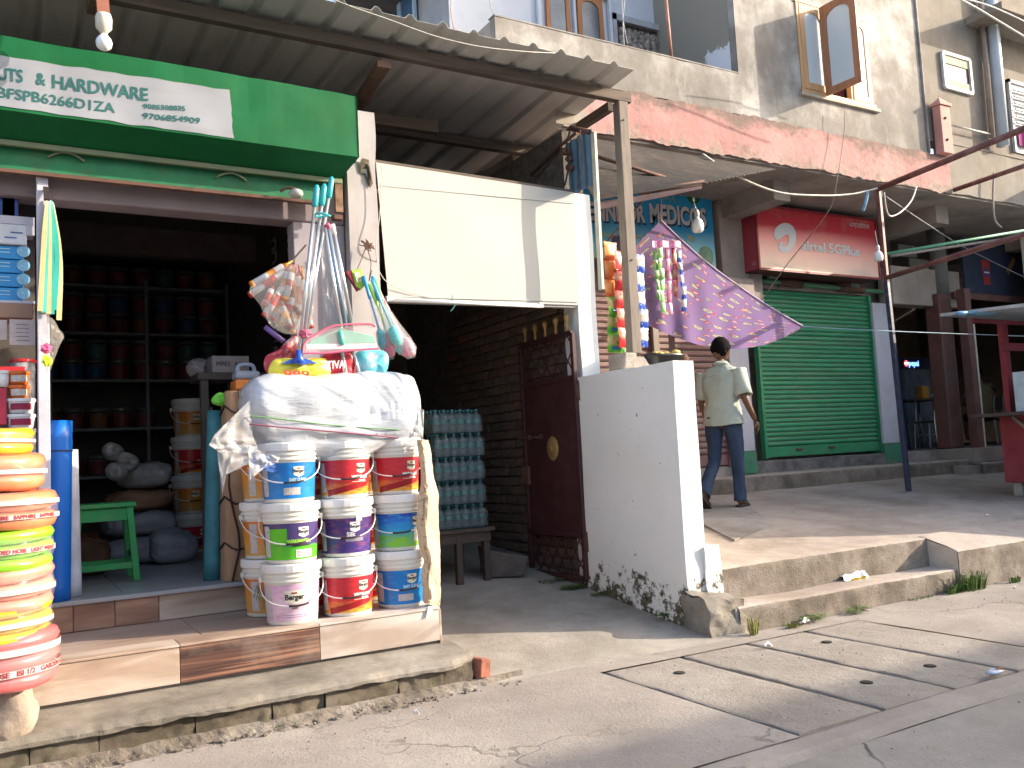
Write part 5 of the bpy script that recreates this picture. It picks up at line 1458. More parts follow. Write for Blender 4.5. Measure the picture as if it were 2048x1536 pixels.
sm = {
 'orange': snackmat('snk_o', [(0,(.62,.10,.03)),(.3,(.75,.22,.06)),(.6,(.78,.34,.10)),(1,(.72,.16,.04))], (.70,.45,.15)),
 'green': snackmat('snk_g', [(0,(.10,.38,.03)),(.35,(.16,.50,.05)),(.45,(.50,.42,.16)),(.75,(.58,.45,.20)),(1,(.12,.42,.03))], (.14,.48,.05)),
 'red': snackmat('snk_r', [(0,(.55,.03,.03)),(.4,(.60,.04,.05)),(.6,(.55,.35,.25)),(1,(.55,.02,.03))], (.12,.03,.02)),
 'blue': snackmat('snk_b', [(0,(.02,.07,.42)),(.3,(.03,.10,.48)),(.4,(.65,.62,.58)),(.7,(.62,.50,.36)),(.75,(.66,.64,.62)),(1,(.03,.10,.45))], (.62,.60,.58)),
 'pink': snackmat('snk_p', [(0,(.60,.12,.28)),(.5,(.62,.25,.38)),(1,(.50,.10,.30))], (.60,.40,.12)),
 'lime': snackmat('snk_l', [(0,(.12,.42,.08)),(.5,(.22,.55,.15)),(1,(.30,.60,.30))], (.60,.42,.15)),
 'crim': snackmat('snk_c', [(0,(.38,.03,.05)),(.5,(.55,.35,.20)),(.7,(.45,.04,.07)),(1,(.42,.03,.06))], (.45,.05,.07))}
bl = M('bluelabel', (.03,.18,.45), rough=.4, bstr=0)
def strip(label, p_top, p_bot, kinds, w_, y, badge=False, grp=None):
    A, B = at(*p_top, y=y), at(*p_bot, y=y)
    s = thing('snack_strip', label, 'snack packets', tuple(A), grp); n = len(kinds)
    seg = (B-A)/n; h = seg.length
    cache = {}
    for i, k in enumerate(kinds):
        if k not in cache:
            g = pillow(w_, h*1.02, .016 if w_ > .06 else .008); g.v = [p+A for p in g.v]
            o = mk('packet', g, sm[k], s, smooth=True); cache[k] = o
            if badge and k == 'green':
                mk('badge', G().box((A.x-.04,A.y-.02,A.z-h*.86),(A.x+.035,A.y-.016,A.z-h*.68)), bl, o, bev=.003)
        else: o = dup(cache[k], parent=s)
        o.location = seg*i + Vector((random.uniform(-.004,.004), random.uniform(-.012,.008), 0)); o.rotation_euler = (random.uniform(-.12,.12), random.uniform(-.06,.06), random.uniform(-.25,.25))
    return s
gA = 'snack strips hanging by the timber post'
strip('strip of orange then green snack packets hanging left of the timber post', (1220,484), (1230,705), ['orange']*3+['green']*3, .15, 5.95, True, gA)
strip('strip of red snack packets just left of the timber post', (1238,502), (1249,695), ['red']*5, .14, 5.9, False, gA)
strip('strip of lime green packets low behind the foot of the timber post', (1243,600), (1254,735), ['green','lime','lime'], .10, 6.0, False, gA)
strip('strip of blue and cream snack packets just right of the timber post', (1277,508), (1290,693), ['blue']*5, .105, 5.88, False, gA)
gB = 'narrow sachet strips hanging on the lilac cloth'
strip('leftmost narrow green sachet strip on the lilac cloth', (1309,500), (1316,600), ['lime']*5, .056, 7.24, False, gB)
strip('long narrow green sachet strip on the lilac cloth', (1321,494), (1325,625), ['lime']*6, .056, 7.20, False, gB)
strip('narrow pink sachet strip on the lilac cloth', (1334,496), (1341,628), ['pink']*6, .056, 7.22, False, gB)
strip('narrow crimson sachet strip on the lilac cloth', (1347,496), (1353,592), ['crim']*3, .07, 7.24, False, gB)
strip('narrow blue sachet strip, rightmost on the lilac cloth', (1356,500), (1372,622), ['blue']*5, .062, 7.22, False, gB)
A, B = at(1305,488,y=7.2), at(1362,488,y=7.2)
hd = mk('sachet_header', G().grid(lambda u, v: lerp(A,B,u)+Vector((0,.01*math.sin(u*14),.07*v-.035)), 12, 3), M('pinkhdr', (.50,.13,.33), rough=.4, var=.4, sc=30), label='crumpled pink card header over the sachet strips', cat='card', solid=.002)
# black bag with yellow sweets on the wall
q = at(1330,722,y=5.1)
bb = thing('black_bag', 'crumpled black plastic bag holding yellow fruit on top of the whitewashed wall', 'bag', (q.x, 5.1, 1.86))
def bgf(u, v):
    t = 2*math.pi*u; r = .13*(.6+.5*v) * (1+.16*nz((math.cos(t)*2, math.sin(t)*2, v*3)))
    return Vector((q.x+math.cos(t)*r*1.35, 5.1+math.sin(t)*r*.6, 1.86+.10*v+.02*nz((math.cos(t)*3,math.sin(t)*3,7))))
mk('bag', G().grid(bgf, 24, 5), M('blackpl', (.015,.015,.015), rough=.3, bstr=.6, bsc=25), bb, smooth=True, solid=.004)
for i in range(8): mk('fruit', G().ball((q.x-.11+.03*i, 5.09+random.uniform(-.04,.03), 1.945+random.uniform(0,.025)), .028, 8, 0, (1.5,1,.8)), M('yellowfruit', (.62,.42,.10), rough=.6, var=.3, sc=30), bb, smooth=True)
mk('bag_knot', G().ball((q.x+.17,5.1,1.93), .045, 8, 0, (1.2,1,1.2), .2), M('brownrag', (.10,.05,.035), rough=.9), bb, smooth=True)
# ================================================================ GOODS OF THE HARDWARE SHOP
def rp_(z): return .137+.06*z
def cylp(th, z, off=0.0): r = rp_(z)+off; return Vector((r*math.sin(th), -r*math.cos(th), z))
m_pw = plastic('pailwhite', (.68,.65,.58), rough=.4); m_lid = plastic('lidwhite', (.74,.72,.69), rough=.35)
m_tag = plastic('tagcream', (.70,.66,.50), rough=.4); m_ins = M('instr', (.52,.48,.46), rough=.6, var=.25, sc=60, bstr=0); m_tagw = plastic('tagwhite', (.74,.73,.70))
m_dkt = M('darktext', (.03,.02,.02), rough=.6, bstr=0)
def labelmat(name, stops, streak=None, sdir=(6,2,1), amt=.6):
    m, nt, bs = new_mat(name)
    uv = N(nt, "ShaderNodeUVMap"); sp = N(nt, "ShaderNodeSeparateXYZ"); nt.links.new(uv.outputs[0], sp.inputs[0])
    nn = noise_n(nt, uv.outputs[0], 2.0, det=2, stretch=(3,1,1))
    ad = N(nt, "ShaderNodeMath", operation='MULTIPLY_ADD'); nt.links.new(nn, ad.inputs[0]); ad.inputs[1].default_value = .25; 
    sb_ = N(nt, "ShaderNodeMath", operation='SUBTRACT', i_1=.125); nt.links.new(sp.outputs[1], sb_.inputs[0]); nt.links.new(sb_.outputs[0], ad.inputs[2])
    c = ramp(nt, ad.outputs[0], stops)
    if streak:
        mp = N(nt, "ShaderNodeMapping"); mp.inputs['Rotation'].default_value = (0,0,.5); mp.inputs['Scale'].default_value = (sdir[0],sdir[1]*4,1); nt.links.new(uv.outputs[0], mp.inputs[0])
        s = noise_n(nt, mp.outputs[0], 1.2, det=3)
        c = mixc(nt, mul(nt, step(nt, s, .5, .62), amt), c, streak)
    nt.links.new(c, bs.inputs['Base Color']); bs.inputs['Roughness'].default_value = .35
    return m
LM = {
 'pink': labelmat('lb_pink', [(0,(.66,.50,.58)),(.5,(.66,.47,.56)),(1,(.62,.40,.52))], (.58,.25,.42), amt=.5),
 'red': labelmat('lb_red', [(0,(.70,.36,.04)),(.2,(.68,.20,.03)),(.36,(.55,.03,.03)),(1,(.52,.02,.035))], (.38,.012,.02), amt=.5),
 'blue': labelmat('lb_blue', [(0,(.01,.20,.55)),(1,(.008,.15,.46))], (.02,.28,.60), amt=.4),
 'green': labelmat('lb_green', [(0,(.10,.48,.02)),(.35,(.08,.46,.02)),(.42,(.07,.04,.16)),(1,(.06,.04,.14))]),
 'purple': labelmat('lb_purple', [(0,(.05,.03,.20)),(.5,(.06,.035,.17)),(1,(.04,.02,.12))], (.28,.07,.10), amt=.5),
 'swirl': labelmat('lb_swirl', [(0,(.25,.55,.03)),(.3,(.20,.50,.06)),(.46,(.04,.35,.55)),(.7,(.02,.20,.60)),(1,(.02,.04,.35))], (.03,.40,.55), amt=.5),
 'orange': labelmat('lb_orange', [(0,(.55,.30,.10)),(.5,(.66,.25,.03)),(1,(.60,.14,.02))], (.60,.30,.05), amt=.6)}
def patch_g(th0, th1, z0, z1, off, n=8, nv=1, skew=0.0, wav=None):
    return G().grid(lambda u, v: cylp(th0+(th1-th0)*u, z0+(z1-z0)*v+skew*(u-.5)+(wav(u, v) if wav else 0), off), n, nv)
def make_pail(kind, lab):
    t = thing('paint_pail', lab, 'paint pail', (0,0,0), 'stacked paint pails')
    H = .335
    prof = [(.132,0),(.137,.006)] + [(rp_(z), z) for z in (.02,.10,.18,.225)] + [(.153,.230),(.160,.232),(.160,.240),(.154,.243),(.155,.256),(.161,.258),(.161,.265),(.155,.268),(.156,.280),(.163,.283),(.163,.288)]
    smooth_angle(mk('body', G().lathe(prof, 32), m_pw, t), 35)
    mk('lid', smooth_lid(), m_lid, t)
    lb = mk('label', patch_g(R_(-105), R_(105), .020, .218, .0008, 36, 2), LM[kind], t, smooth=True)
    mk('instruction_strip', patch_g(R_(-70), R_(-50), .035, .205, .0016, 5), m_ins, lb, smooth=True)
    def tx(txt, size, thc, zc, m, off=.0032, bold=.0015, wid=1):
        return mk('lettering', G().text(txt, size, lambda x, y: cylp(thc+x/.147, zc+y, off), bold=bold, wid=wid), m, lb)
    def tag_(thc, zc, w_, h_, m):
        g = G().grid(lambda u, v: cylp(thc+(u-.5)*w_/.147, zc+(v-.5)*h_ - (.012*(1-abs(2*u-1)) if v == 0 else 0), .0022), 8, 2); mk('brand_tag', g, m, lb, smooth=True)
        mk('tag_mark', G().grid(lambda u, v: cylp(thc+(u-.55)*w_*.30/.147, zc+h_*.28+(v-.5)*h_*.16, .003), 3, 1), M('redmark', (.30,.05,.04), bstr=0), lb)
    if kind == 'pink':
        tag_(R_(2), .155, .105, .062, m_tag); tx('Berger', .042, R_(2), .150, m_dkt, wid=.9)
        tx('Silk', .024, R_(2), .095, M('greytxt', (.25,.2,.22)));
        for k in range(2): mk('print_line', patch_g(R_(-40), R_(60), .052-.011*k, .0545-.011*k, .0016, 10), M('purpleprint', (.20,.10,.25), bstr=0), lb)
    else:
        tagm = m_tagw if kind in ('green','purple') else m_tag
        thc = {'red': 38, 'blue': 22, 'green': 28, 'purple': 22, 'swirl': 50, 'orange': 10}[kind]
        tag_(R_(thc), .172, .060, .046, tagm); tx('Berger', .024, R_(thc), .170, m_dkt, wid=.9, bold=.001)
        if kind == 'red':
            tx('WEATHERCOAT', .022, R_(36), .118, m_lid, wid=.7); tx('Long Life', .013, R_(42), .098, m_lid)
            mk('swoosh', patch_g(R_(-45), R_(60), .040, .075, .0012, 14, 2, .055), M('swred', (.30,.01,.015), rough=.35, bstr=0), lb, smooth=True)
            mk('print_line', patch_g(R_(15), R_(55), .090, .0925, .0018, 8), m_lid, lb)
        if kind == 'blue':
            tx('EASY CLEAN', .022, R_(20), .122, M('paleblue', (.45,.65,.75), bstr=0), wid=.8)
            mk('sticker', patch_g(R_(-12), R_(25), .040, .080, .002, 6), m_ins, lb)
        if kind == 'green':
            tx('WALMASTA', .025, R_(18), .118, M('limetxt', (.30,.60,.05), bstr=0), bold=.0025); tx('EXTERIOR EMULSION', .010, R_(22), .095, m_dkt)
            mk('sticker', patch_g(R_(10), R_(50), .030, .072, .002, 8), m_tagw, lb)
            for k in range(4): mk('sticker_line', patch_g(R_(12), R_(40-3*k), .062-.008*k, .0645-.008*k, .0028, 5), m_dkt, lb)
            mk('green_panel', patch_g(R_(-50), R_(-8), .10, .19, .0013, 8), M('limepanel', (.11,.50,.02), rough=.35, bstr=0), lb)
        if kind == 'purple':
            tx('Silk', .036, R_(12), .125, m_lid, bold=.001); mk('sticker', patch_g(R_(0), R_(42), .085, .106, .0025, 8), M('greyblob', (.28,.26,.34), rough=.5), lb)
            mk('sticker', patch_g(R_(24), R_(38), .200, .232, .0045, 4), m_tagw, lb)
        if kind == 'swirl': mk('sticker', patch_g(R_(42), R_(80), .05, .13, .002, 6), m_tagw, lb)
    # bail
    pts = []
    for i in range(23):
        a = -1+2*i/22; th = a*R_(96); sag = .135*(1-abs(a)**2.2)
        r = .170 + .010*(1-a*a)
        pts.append(Vector((r*math.sin(th), -r*math.cos(th), .243-sag)))
    hd_ = mk('bail', G().tube(pts, .0035, 6), m_lid, t, smooth=True)
    mk('grip', G().tube([p+Vector((0,-.0005,0)) for p in pts[10:15]], .006, 6), m_dkt, hd_, smooth=True)
    for s in (-1, 1): mk('ear', G().box((s*.158,-.012,.228),(s*.178,.012,.258)), m_pw, t, bev=.003)
    return t
def smooth_lid():
    return G().lathe([(.165,.283),(.1665,.286),(.1675,.300),(.1675,.322),(.164,.329),(.158,.331),(.150,.3285),(.05,.3285)], 32)
_pp = {}
def pail(kind, x, y, z, turn, label, group='stacked paint pails'):
    rz = -math.atan2(x, y) + turn
    if kind not in _pp:
        t = make_pail(kind, label); _pp[kind] = t
        t.location = (x, y, z); t.rotation_euler = (0,0,rz); WL[t.name] = Vector((x,y,z)); t['group'] = group
        return t
    t = dup(_pp[kind], (x, y, z), rz, label); t['group'] = group; return t
PX = [(1.388,4.955),(1.725,4.985),(2.062,5.012)]
Z0 = .3985; PH = .3325
gridk = [[('pink','pink and white paint pail at the bottom left of the front stack',.05),('green','lime green and navy paint pail in the middle of the front left column',.0),('blue','bright blue paint pail with a taped sticker, topmost of the front left column',.0)],
         [('red','red and orange paint pail at the bottom of the middle front column',.0),('purple','dark purple paint pail in the middle of the front stack',-.02),('red','red and orange paint pail at the top of the middle front column',.05)],
         [('blue','bright blue paint pail at the bottom right beside the torn cardboard',.1),('swirl','blue and green swirled paint pail in the middle of the right front column',.0),('red','red paint pail at the top right under the wrapped bundle',.08)]]
for c_, col_ in enumerate(gridk):
    for r_, (k, lb, tn) in enumerate(col_):
        pail(k, PX[c_][0]+random.uniform(-.006,.006), PX[c_][1]+random.uniform(-.006,.006), Z0+r_*PH, tn, lb)
BX = [(1.37,5.34),(1.73,5.37),(2.02,5.40)]
bk_ = [['orange','orange','orange'],['red','red','red'],['red','red','orange']]
nm = ['bottom','middle','top']; cn = ['left','middle','right']
for c_ in range(3):
    for r_ in range(3):
        pail(bk_[c_][r_], BX[c_][0], BX[c_][1], Z0+r_*PH, .4, '%s paint pail mostly hidden in the second row, %s of its %s column' % (bk_[c_][r_], nm[r_], cn[c_]))
# stack standing inside the shop
for r_, (k, w_) in enumerate((('red','lowest'),('orange','second from the floor'),('red','second from the top'),('orange','topmost'))):
    pail(k, 1.40+.01*r_, 8.12, .573+r_*PH, .12, '%s paint pail, %s of the stack of four inside the shop' % (k, w_), 'paint pails stacked on the shop floor')
# dark rack with pails along the back wall
rk = thing('pail_rack', 'dark steel rack full of paint pails along the back wall of the hardware shop', 'rack', (0, 9.5, .57))
m_rack = M('rackgrey', (.20,.20,.20), rough=.6)
RZ = [1.27, 1.73, 2.205, 2.67, 3.14]
for z in RZ: mk('shelf', G().box((-3,9.30,z-.025),(2.04,9.85,z)), m_rack, rk)
for x in (-2.9,-1.2,.36,1.215,2.0): mk('upright', G().box((x,9.285,.573),(x+.03,9.299,3.2)), m_rack, rk)
m_rimg = plastic('dimlid', (.13,.115,.11))  # lid grey and DIM label colours have the interior's shade put in
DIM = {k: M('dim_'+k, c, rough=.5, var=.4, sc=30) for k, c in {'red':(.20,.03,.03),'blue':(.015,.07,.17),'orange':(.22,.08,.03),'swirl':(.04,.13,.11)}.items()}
def mini(kind, label, x, y, z, sc=1.0):
    key = 'mini'+kind
    if key not in _pp:
        t = thing('rack_pail', label, 'paint pail', (x,y,z), 'paint pails on the back rack')
        WL[t.name] = Vector((0,0,0))
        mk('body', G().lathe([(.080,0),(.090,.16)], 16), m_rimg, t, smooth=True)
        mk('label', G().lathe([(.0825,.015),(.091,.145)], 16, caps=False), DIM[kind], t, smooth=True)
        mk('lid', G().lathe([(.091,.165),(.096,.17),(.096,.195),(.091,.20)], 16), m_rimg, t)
        _pp[key] = t; return t
    return dup(_pp[key], (x,y,z), random.uniform(0,6), label)
kinds_ = ['red']*7+['blue','orange','swirl']
names_ = {'red':'red','blue':'blue','orange':'orange','swirl':'blue green'}
def rlabel(k, where): return '%s labelled pail with a white lid %s' % (names_[k], where)
ordn = ['leftmost','second from the left','third from the left','fourth from the left','fifth from the left','sixth from the left','seventh from the left','eighth from the left']
bn = ['lowest','fourth','third','second','top']
for bi, z in enumerate(RZ):
    for ly in range(1 if bi == 4 else 2):
        for i in range(8):
            if (bi < 2 and random.random() < .4) or (ly and bi < 2): continue
            k = random.choice(kinds_)
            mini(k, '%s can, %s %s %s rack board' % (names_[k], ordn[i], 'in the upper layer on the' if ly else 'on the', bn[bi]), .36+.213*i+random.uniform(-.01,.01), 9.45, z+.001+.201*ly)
# ---- left bay shelf goods
sf = thing('side_shelf', 'white shelf unit left of the shop post holding cartons and tubs', 'shelf', (-.3, 5.6, .57))
YL = 5.50
def zat(px, py, y=YL): return at(px, py, y=y).z
def xat(px, py, y=YL): return at(px, py, y=y).x
for py, py2 in ((432,448),(601,606),(858,866)): mk('board', G().box((-1.2,YL,zat(30,py2)),(.15,YL+.35,zat(30,py))), m_lilac2, sf)
mk('upright', G().box((.105,YL+.002,zat(60,470)),(.15,YL+.02,zat(60,449))), m_lilac2, sf)
mk('backing', G().box((-1.2,YL+.36,.57),(.16,YL+.38,3.0)), m_dkwall, sf)
m_bc = plastic('bluecarton', (.02,.24,.55), rough=.5, var=.15); 
for r_ in range(4):
    y1_, y2_ = 490+28*r_, 516+28*r_
    t = thing('blue_carton', 'bright blue carton, %s in the pile on the side shelf' % ['topmost','second from the top','third from the top','lowest'][r_], 'carton', (0.05, YL+.05, zat(20,y2_)), 'blue cartons on the side shelf')
    mk('box', G().box((-.12,YL+.02,zat(20,y2_)),(.095,YL+.22,zat(20,y1_))), m_bc, t, bev=.003)
    c = at(51,(y1_+y2_)/2,y=YL+.015); mk('end_disc', rdisc(Vector((c.x-.01,0,c.z)), .033, YL+.012).join(G()), M('paleblueend', (.22,.45,.62), rough=.5, var=.3, sc=60), t)
    for k in range(2): mk('print_line', G().box((-.05,YL+.017,c.z-.012+.02*k),(.03,YL+.0195,c.z-.008+.02*k)), M('paleblue', (.45,.65,.75), bstr=0), t)
g = G().box((-.10,YL-.005,zat(30,489)),(xat(54,489),YL+.2,zat(30,449))); cx = xat(25,470); cz = zat(25,470)
t = mk('white_carton', g, M('paperwhite', (.62,.62,.66), rough=.6, bstr=0), label='small white printed carton on top of the blue cartons', cat='carton', bev=.004)
for k in range(2): mk('print_line', G().box((cx-.04+.03*k,YL-.008,cz-.02+.03*k),(cx+.02+.03*k,YL-.006,cz-.013+.03*k)), M('bluetxt', (.08,.15,.40), bstr=0), t)
mk('brown_carton', G().box((-.25,YL-.02,zat(30,637)),(xat(66,637),YL+.2,zat(30,607))), M('cardbrown', (.30,.18,.13), rough=.8, var=.15), label='flat brown carton on the middle shelf board left of the post', cat='carton', bev=.004)
a, b = at(19,690,y=YL-.03), at(70,640,y=YL-.03)
t = mk('price_card', G().box((a.x,YL-.034,a.z),(b.x,YL-.03,b.z)), M('cardgrey', (.46,.38,.38), rough=.8, bstr=0), label='pale printed card hanging under the middle shelf', cat='card')
for k in range(5): mk('print_line', G().box((a.x+.03,YL-.037,b.z-.03-.022*k),(b.x-.03,YL-.035,b.z-.026-.022*k)), M('greytxt', (.25,.2,.22)), t)
a = at(-20,690,y=YL-.01); b = at(14,640,y=YL-.01); mk('price_card', G().box((a.x,YL-.014,a.z+.03),(b.x,YL-.01,b.z)), MATS['cardgrey'], label='half hidden pale card at the left frame edge under the shelf', cat='card')
for k in range(3):
    q = at(10+7*k, 400-14*k, y=YL+.05); mk('blue_packet', G().box((q.x-.03,YL+.05,zat(30,431)),(q.x+.03,YL+.1,q.z+.03)), M('bluepk', (.02,.06,.30), rough=.4, var=.6, sc=30), label='dark blue packet %s on the top shelf' % ['at the left','in the middle','at the right'][k], cat='packet', group='blue packets on the top shelf')
def tub(label, px, pyt, pyb, wpx, m, mlid, txtm=None, lidh=.018, yo=.06):
    c = at(px, pyb, y=YL+yo); s = .00297; r = wpx*s/2*1.0; zt_2 = at(px,pyt,y=YL+yo).z; zb_2 = c.z
    t = thing('tub', label, 'tub', (c.x, YL+yo, zb_2))
    cc = (c.x, YL+yo, 0)
    mk('body', G().lathe([(r*.82,zb_2),(r*.95,zt_2-lidh)], 20, cc), m, t, smooth=True)
    mk('lid', G().lathe([(r,zt_2-lidh),(r*1.03,zt_2-lidh+.003),(r*1.03,zt_2-.003),(r*.98,zt_2)], 20, cc), mlid, t)
    if txtm:
        zc_ = (zt_2+zb_2)/2-.005
        mk('label', G().grid(lambda u, v: Vector((c.x+r*.92*math.sin(-.9+1.8*u), YL+yo-r*.95*math.cos(-.9+1.8*u)-.002, zc_-.018+.036*v)), 8, 1), txtm, t)
    return t
m_or = plastic('tuborange', (.62,.13,.02)); m_wt = plastic('tubwhite', (.70,.70,.72)); m_rd = plastic('tubred', (.45,.015,.02))
mk('red_board', G().box((-.3,YL+.12,zat(20,740)),(.10,YL+.14,zat(20,728))), m_rd, sf)
tub('clear jar with a red lid behind the orange tubs', 46, 720, 857, 46, M('jarglass', (.30,.30,.33), rough=.2, var=.5, sc=25, bstr=0), m_rd, yo=.20)
tub('upper orange tub with a pale label left of the shop post', 38, 743, 770, 36, m_or, m_or, m_ins, yo=.055)
tub('lower orange tub with a pale label left of the shop post', 38, 771, 797, 36, m_or, m_or, m_ins, yo=.055)
tub('upper white tub with a wine red label left of the shop post', 42, 798, 827, 48, m_wt, m_wt, M('winelabel', (.28,.02,.06), bstr=0))
tub('lower white tub with a wine red label left of the shop post', 42, 829, 857, 48, m_wt, m_wt, M('winelabel', (.28,.02,.06), bstr=0))
tub('small white tub at the left frame edge above the red box', 3, 742, 775, 30, m_wt, m_wt)
a, b = at(-20,850,y=YL+.02), at(13,776,y=YL+.02)
mk('red_box', G().box((a.x,YL+.02,a.z),(b.x,YL+.12,b.z)), M('redpk', (.50,.03,.07), rough=.5, var=.2), label='upright crimson box at the left frame edge', cat='box', bev=.003)
# lower closed part of shelf behind the hoses
mk('lower_panel', G().box((-1.2,YL-.01,.573),(.15,YL+.34,zat(30,868))), m_lilac2, sf)

# flat strips hanging at the shop post
stp = thing('hanging_strips', 'bundle of green, teal and tan flat strips hanging beside the shop post', 'strips', (.24, 5.35, 1.9))
for i, (xt, yt, xb, yb, c) in enumerate(((93,398,80,622,'tan'),(96,398,88,625,'teal'),(99,400,97,628,'tan'),(101,400,104,628,'teal2'),(104,402,108,620,'teal2'),(106,405,118,640,'yel'),(95,398,84,628,'yel'))):
    cc = {'tan':(.50,.34,.16),'teal':(.05,.36,.30),'teal2':(.01,.28,.23),'yel':(.52,.45,.20)}[c]
    A, B = at(xt,yt,y=5.34+.004*i), at(xb,yb,y=5.33+.006*i); Mi = (A+B)/2 + Vector((.02 if i > 3 else .0,0,0))
    P_ = curve([A, Mi, B], 6)
    g = G(); vs = []
    for k, p in enumerate(P_):
        w_ = .004+.009*min(1, k/4); vs += [p+Vector((-w_,0,0)), p+Vector((w_,.004,0))]
    g.add(vs, [(2*k,2*k+1,2*k+3,2*k+2) for k in range(len(P_)-1)])
    mk('strip', g, M('strip_'+c, cc, rough=.5), stp, solid=.002)
mk('hook', G().bar(at(92,375,y=5.36), at(94,400,y=5.34), .03, .02), m_dkt, stp)
# bag of scrubbers
def crumple(label, pts, y, m, cat='bag', name='plastic_bag', depth=.05, seed=0, parent=None, kind=None, n=14):
    # irregular closed outline (picture px) turned into a puffy crumpled bag
    P = [at(px, py, y=y) for px, py in pts]; P = curve(P[-1:]+P+P[:2], 4)[4:-5]; k = len(P); c = sum(P, Vector())/k
    g = G(); vs = []; rings = 5
    for s in (-1, 1):
        for r in range(rings+1):
            t = r/rings
            for i in range(k):
                p = lerp(c, P[i], t); hgt = depth*math.sqrt(max(0, 1-t*t))
                h_ = hgt*(1+.9*nz(Vector((p.x*16, p.z*16, seed+s)))) + .012*nz(Vector((p.x*40,p.z*40,seed)))*(t<1)
                vs.append(Vector((p.x, p.y + s*h_, p.z)))
    fs = []
    R1 = (rings+1)*k
    for si in range(2):
        for r in range(rings):
            for i in range(k):
                a = si*R1 + r*k+i; b = si*R1 + r*k+(i+1)%k; c2 = b+k; d = a+k
                fs.append((a,b,c2,d) if si == 0 else (a,d,c2,b))
    g.add(vs, fs)
    return mk(name, g, m, parent, None if parent is not None else label, None if parent is not None else cat, smooth=True)
m_clear = glassy('clearbag', (.55,.50,.44), .15, 0, .22, bstr=.8, bsc=25)
bg_ = thing('scrubber_bag', 'clear bag of pink and lime scrubbers hanging from the shop post', 'bag', tuple(at(92,740,y=5.3)))
crumple('', [(78,640),(92,632),(108,640),(116,655),(128,672),(120,690),(110,715),(98,745),(90,735),(84,700),(78,665)], 5.30, m_clear, parent=bg_, depth=.03)
q = at(92,697,y=5.27); mk('scrubber', G().ball(q, .028, 10, 0, (1,.8,1), .25), M('pinkscrub', (.70,.10,.25), rough=.8, bstr=1, bsc=90), bg_)
q = at(94,722,y=5.27); mk('scrubber', G().ball(q, .028, 10, 0, (1,.8,1), .25), M('limescrub', (.50,.65,.03), rough=.8, bstr=1, bsc=90), bg_)
# ---- hose coils
def hosemat(name, col):
    m, nt, bs = new_mat(name)
    v = coords(nt)
    c = ramp(nt, noise_n(nt, v, 5, det=3), [(.3, tuple(x*.85 for x in col)), (.7, tuple(min(1,x*1.1+.01) for x in col))])
    nt.links.new(c, bs.inputs['Base Color']); bs.inputs['Roughness'].default_value = .25
    bs.inputs['Subsurface Weight'].default_value = .25; bs.inputs['Subsurface Radius'].default_value = (.02,.01,.01); bs.inputs['Coat Weight'].default_value = .4
    return m
HO = [(1262,1372,118,(.62,.13,.13),'coral pink','lowest'),(1200,1285,104,(.70,.42,.01),'yellow','second from the bottom'),(1130,1222,108,(.66,.25,.18),'pale pink torn-wrapped','third from the bottom'),(1056,1138,107,(.22,.55,.02),'lime green','middle'),(980,1057,115,(.66,.20,.09),'salmon','third from the top'),(905,978,91,(.68,.22,.10),'orange pink','second from the top'),(853,906,68,(.72,.38,.02),'golden yellow','topmost')]
m_fw = glassy('hosefilm', (.80,.70,.66), .2, 0, .10, bstr=.6, bsc=12)
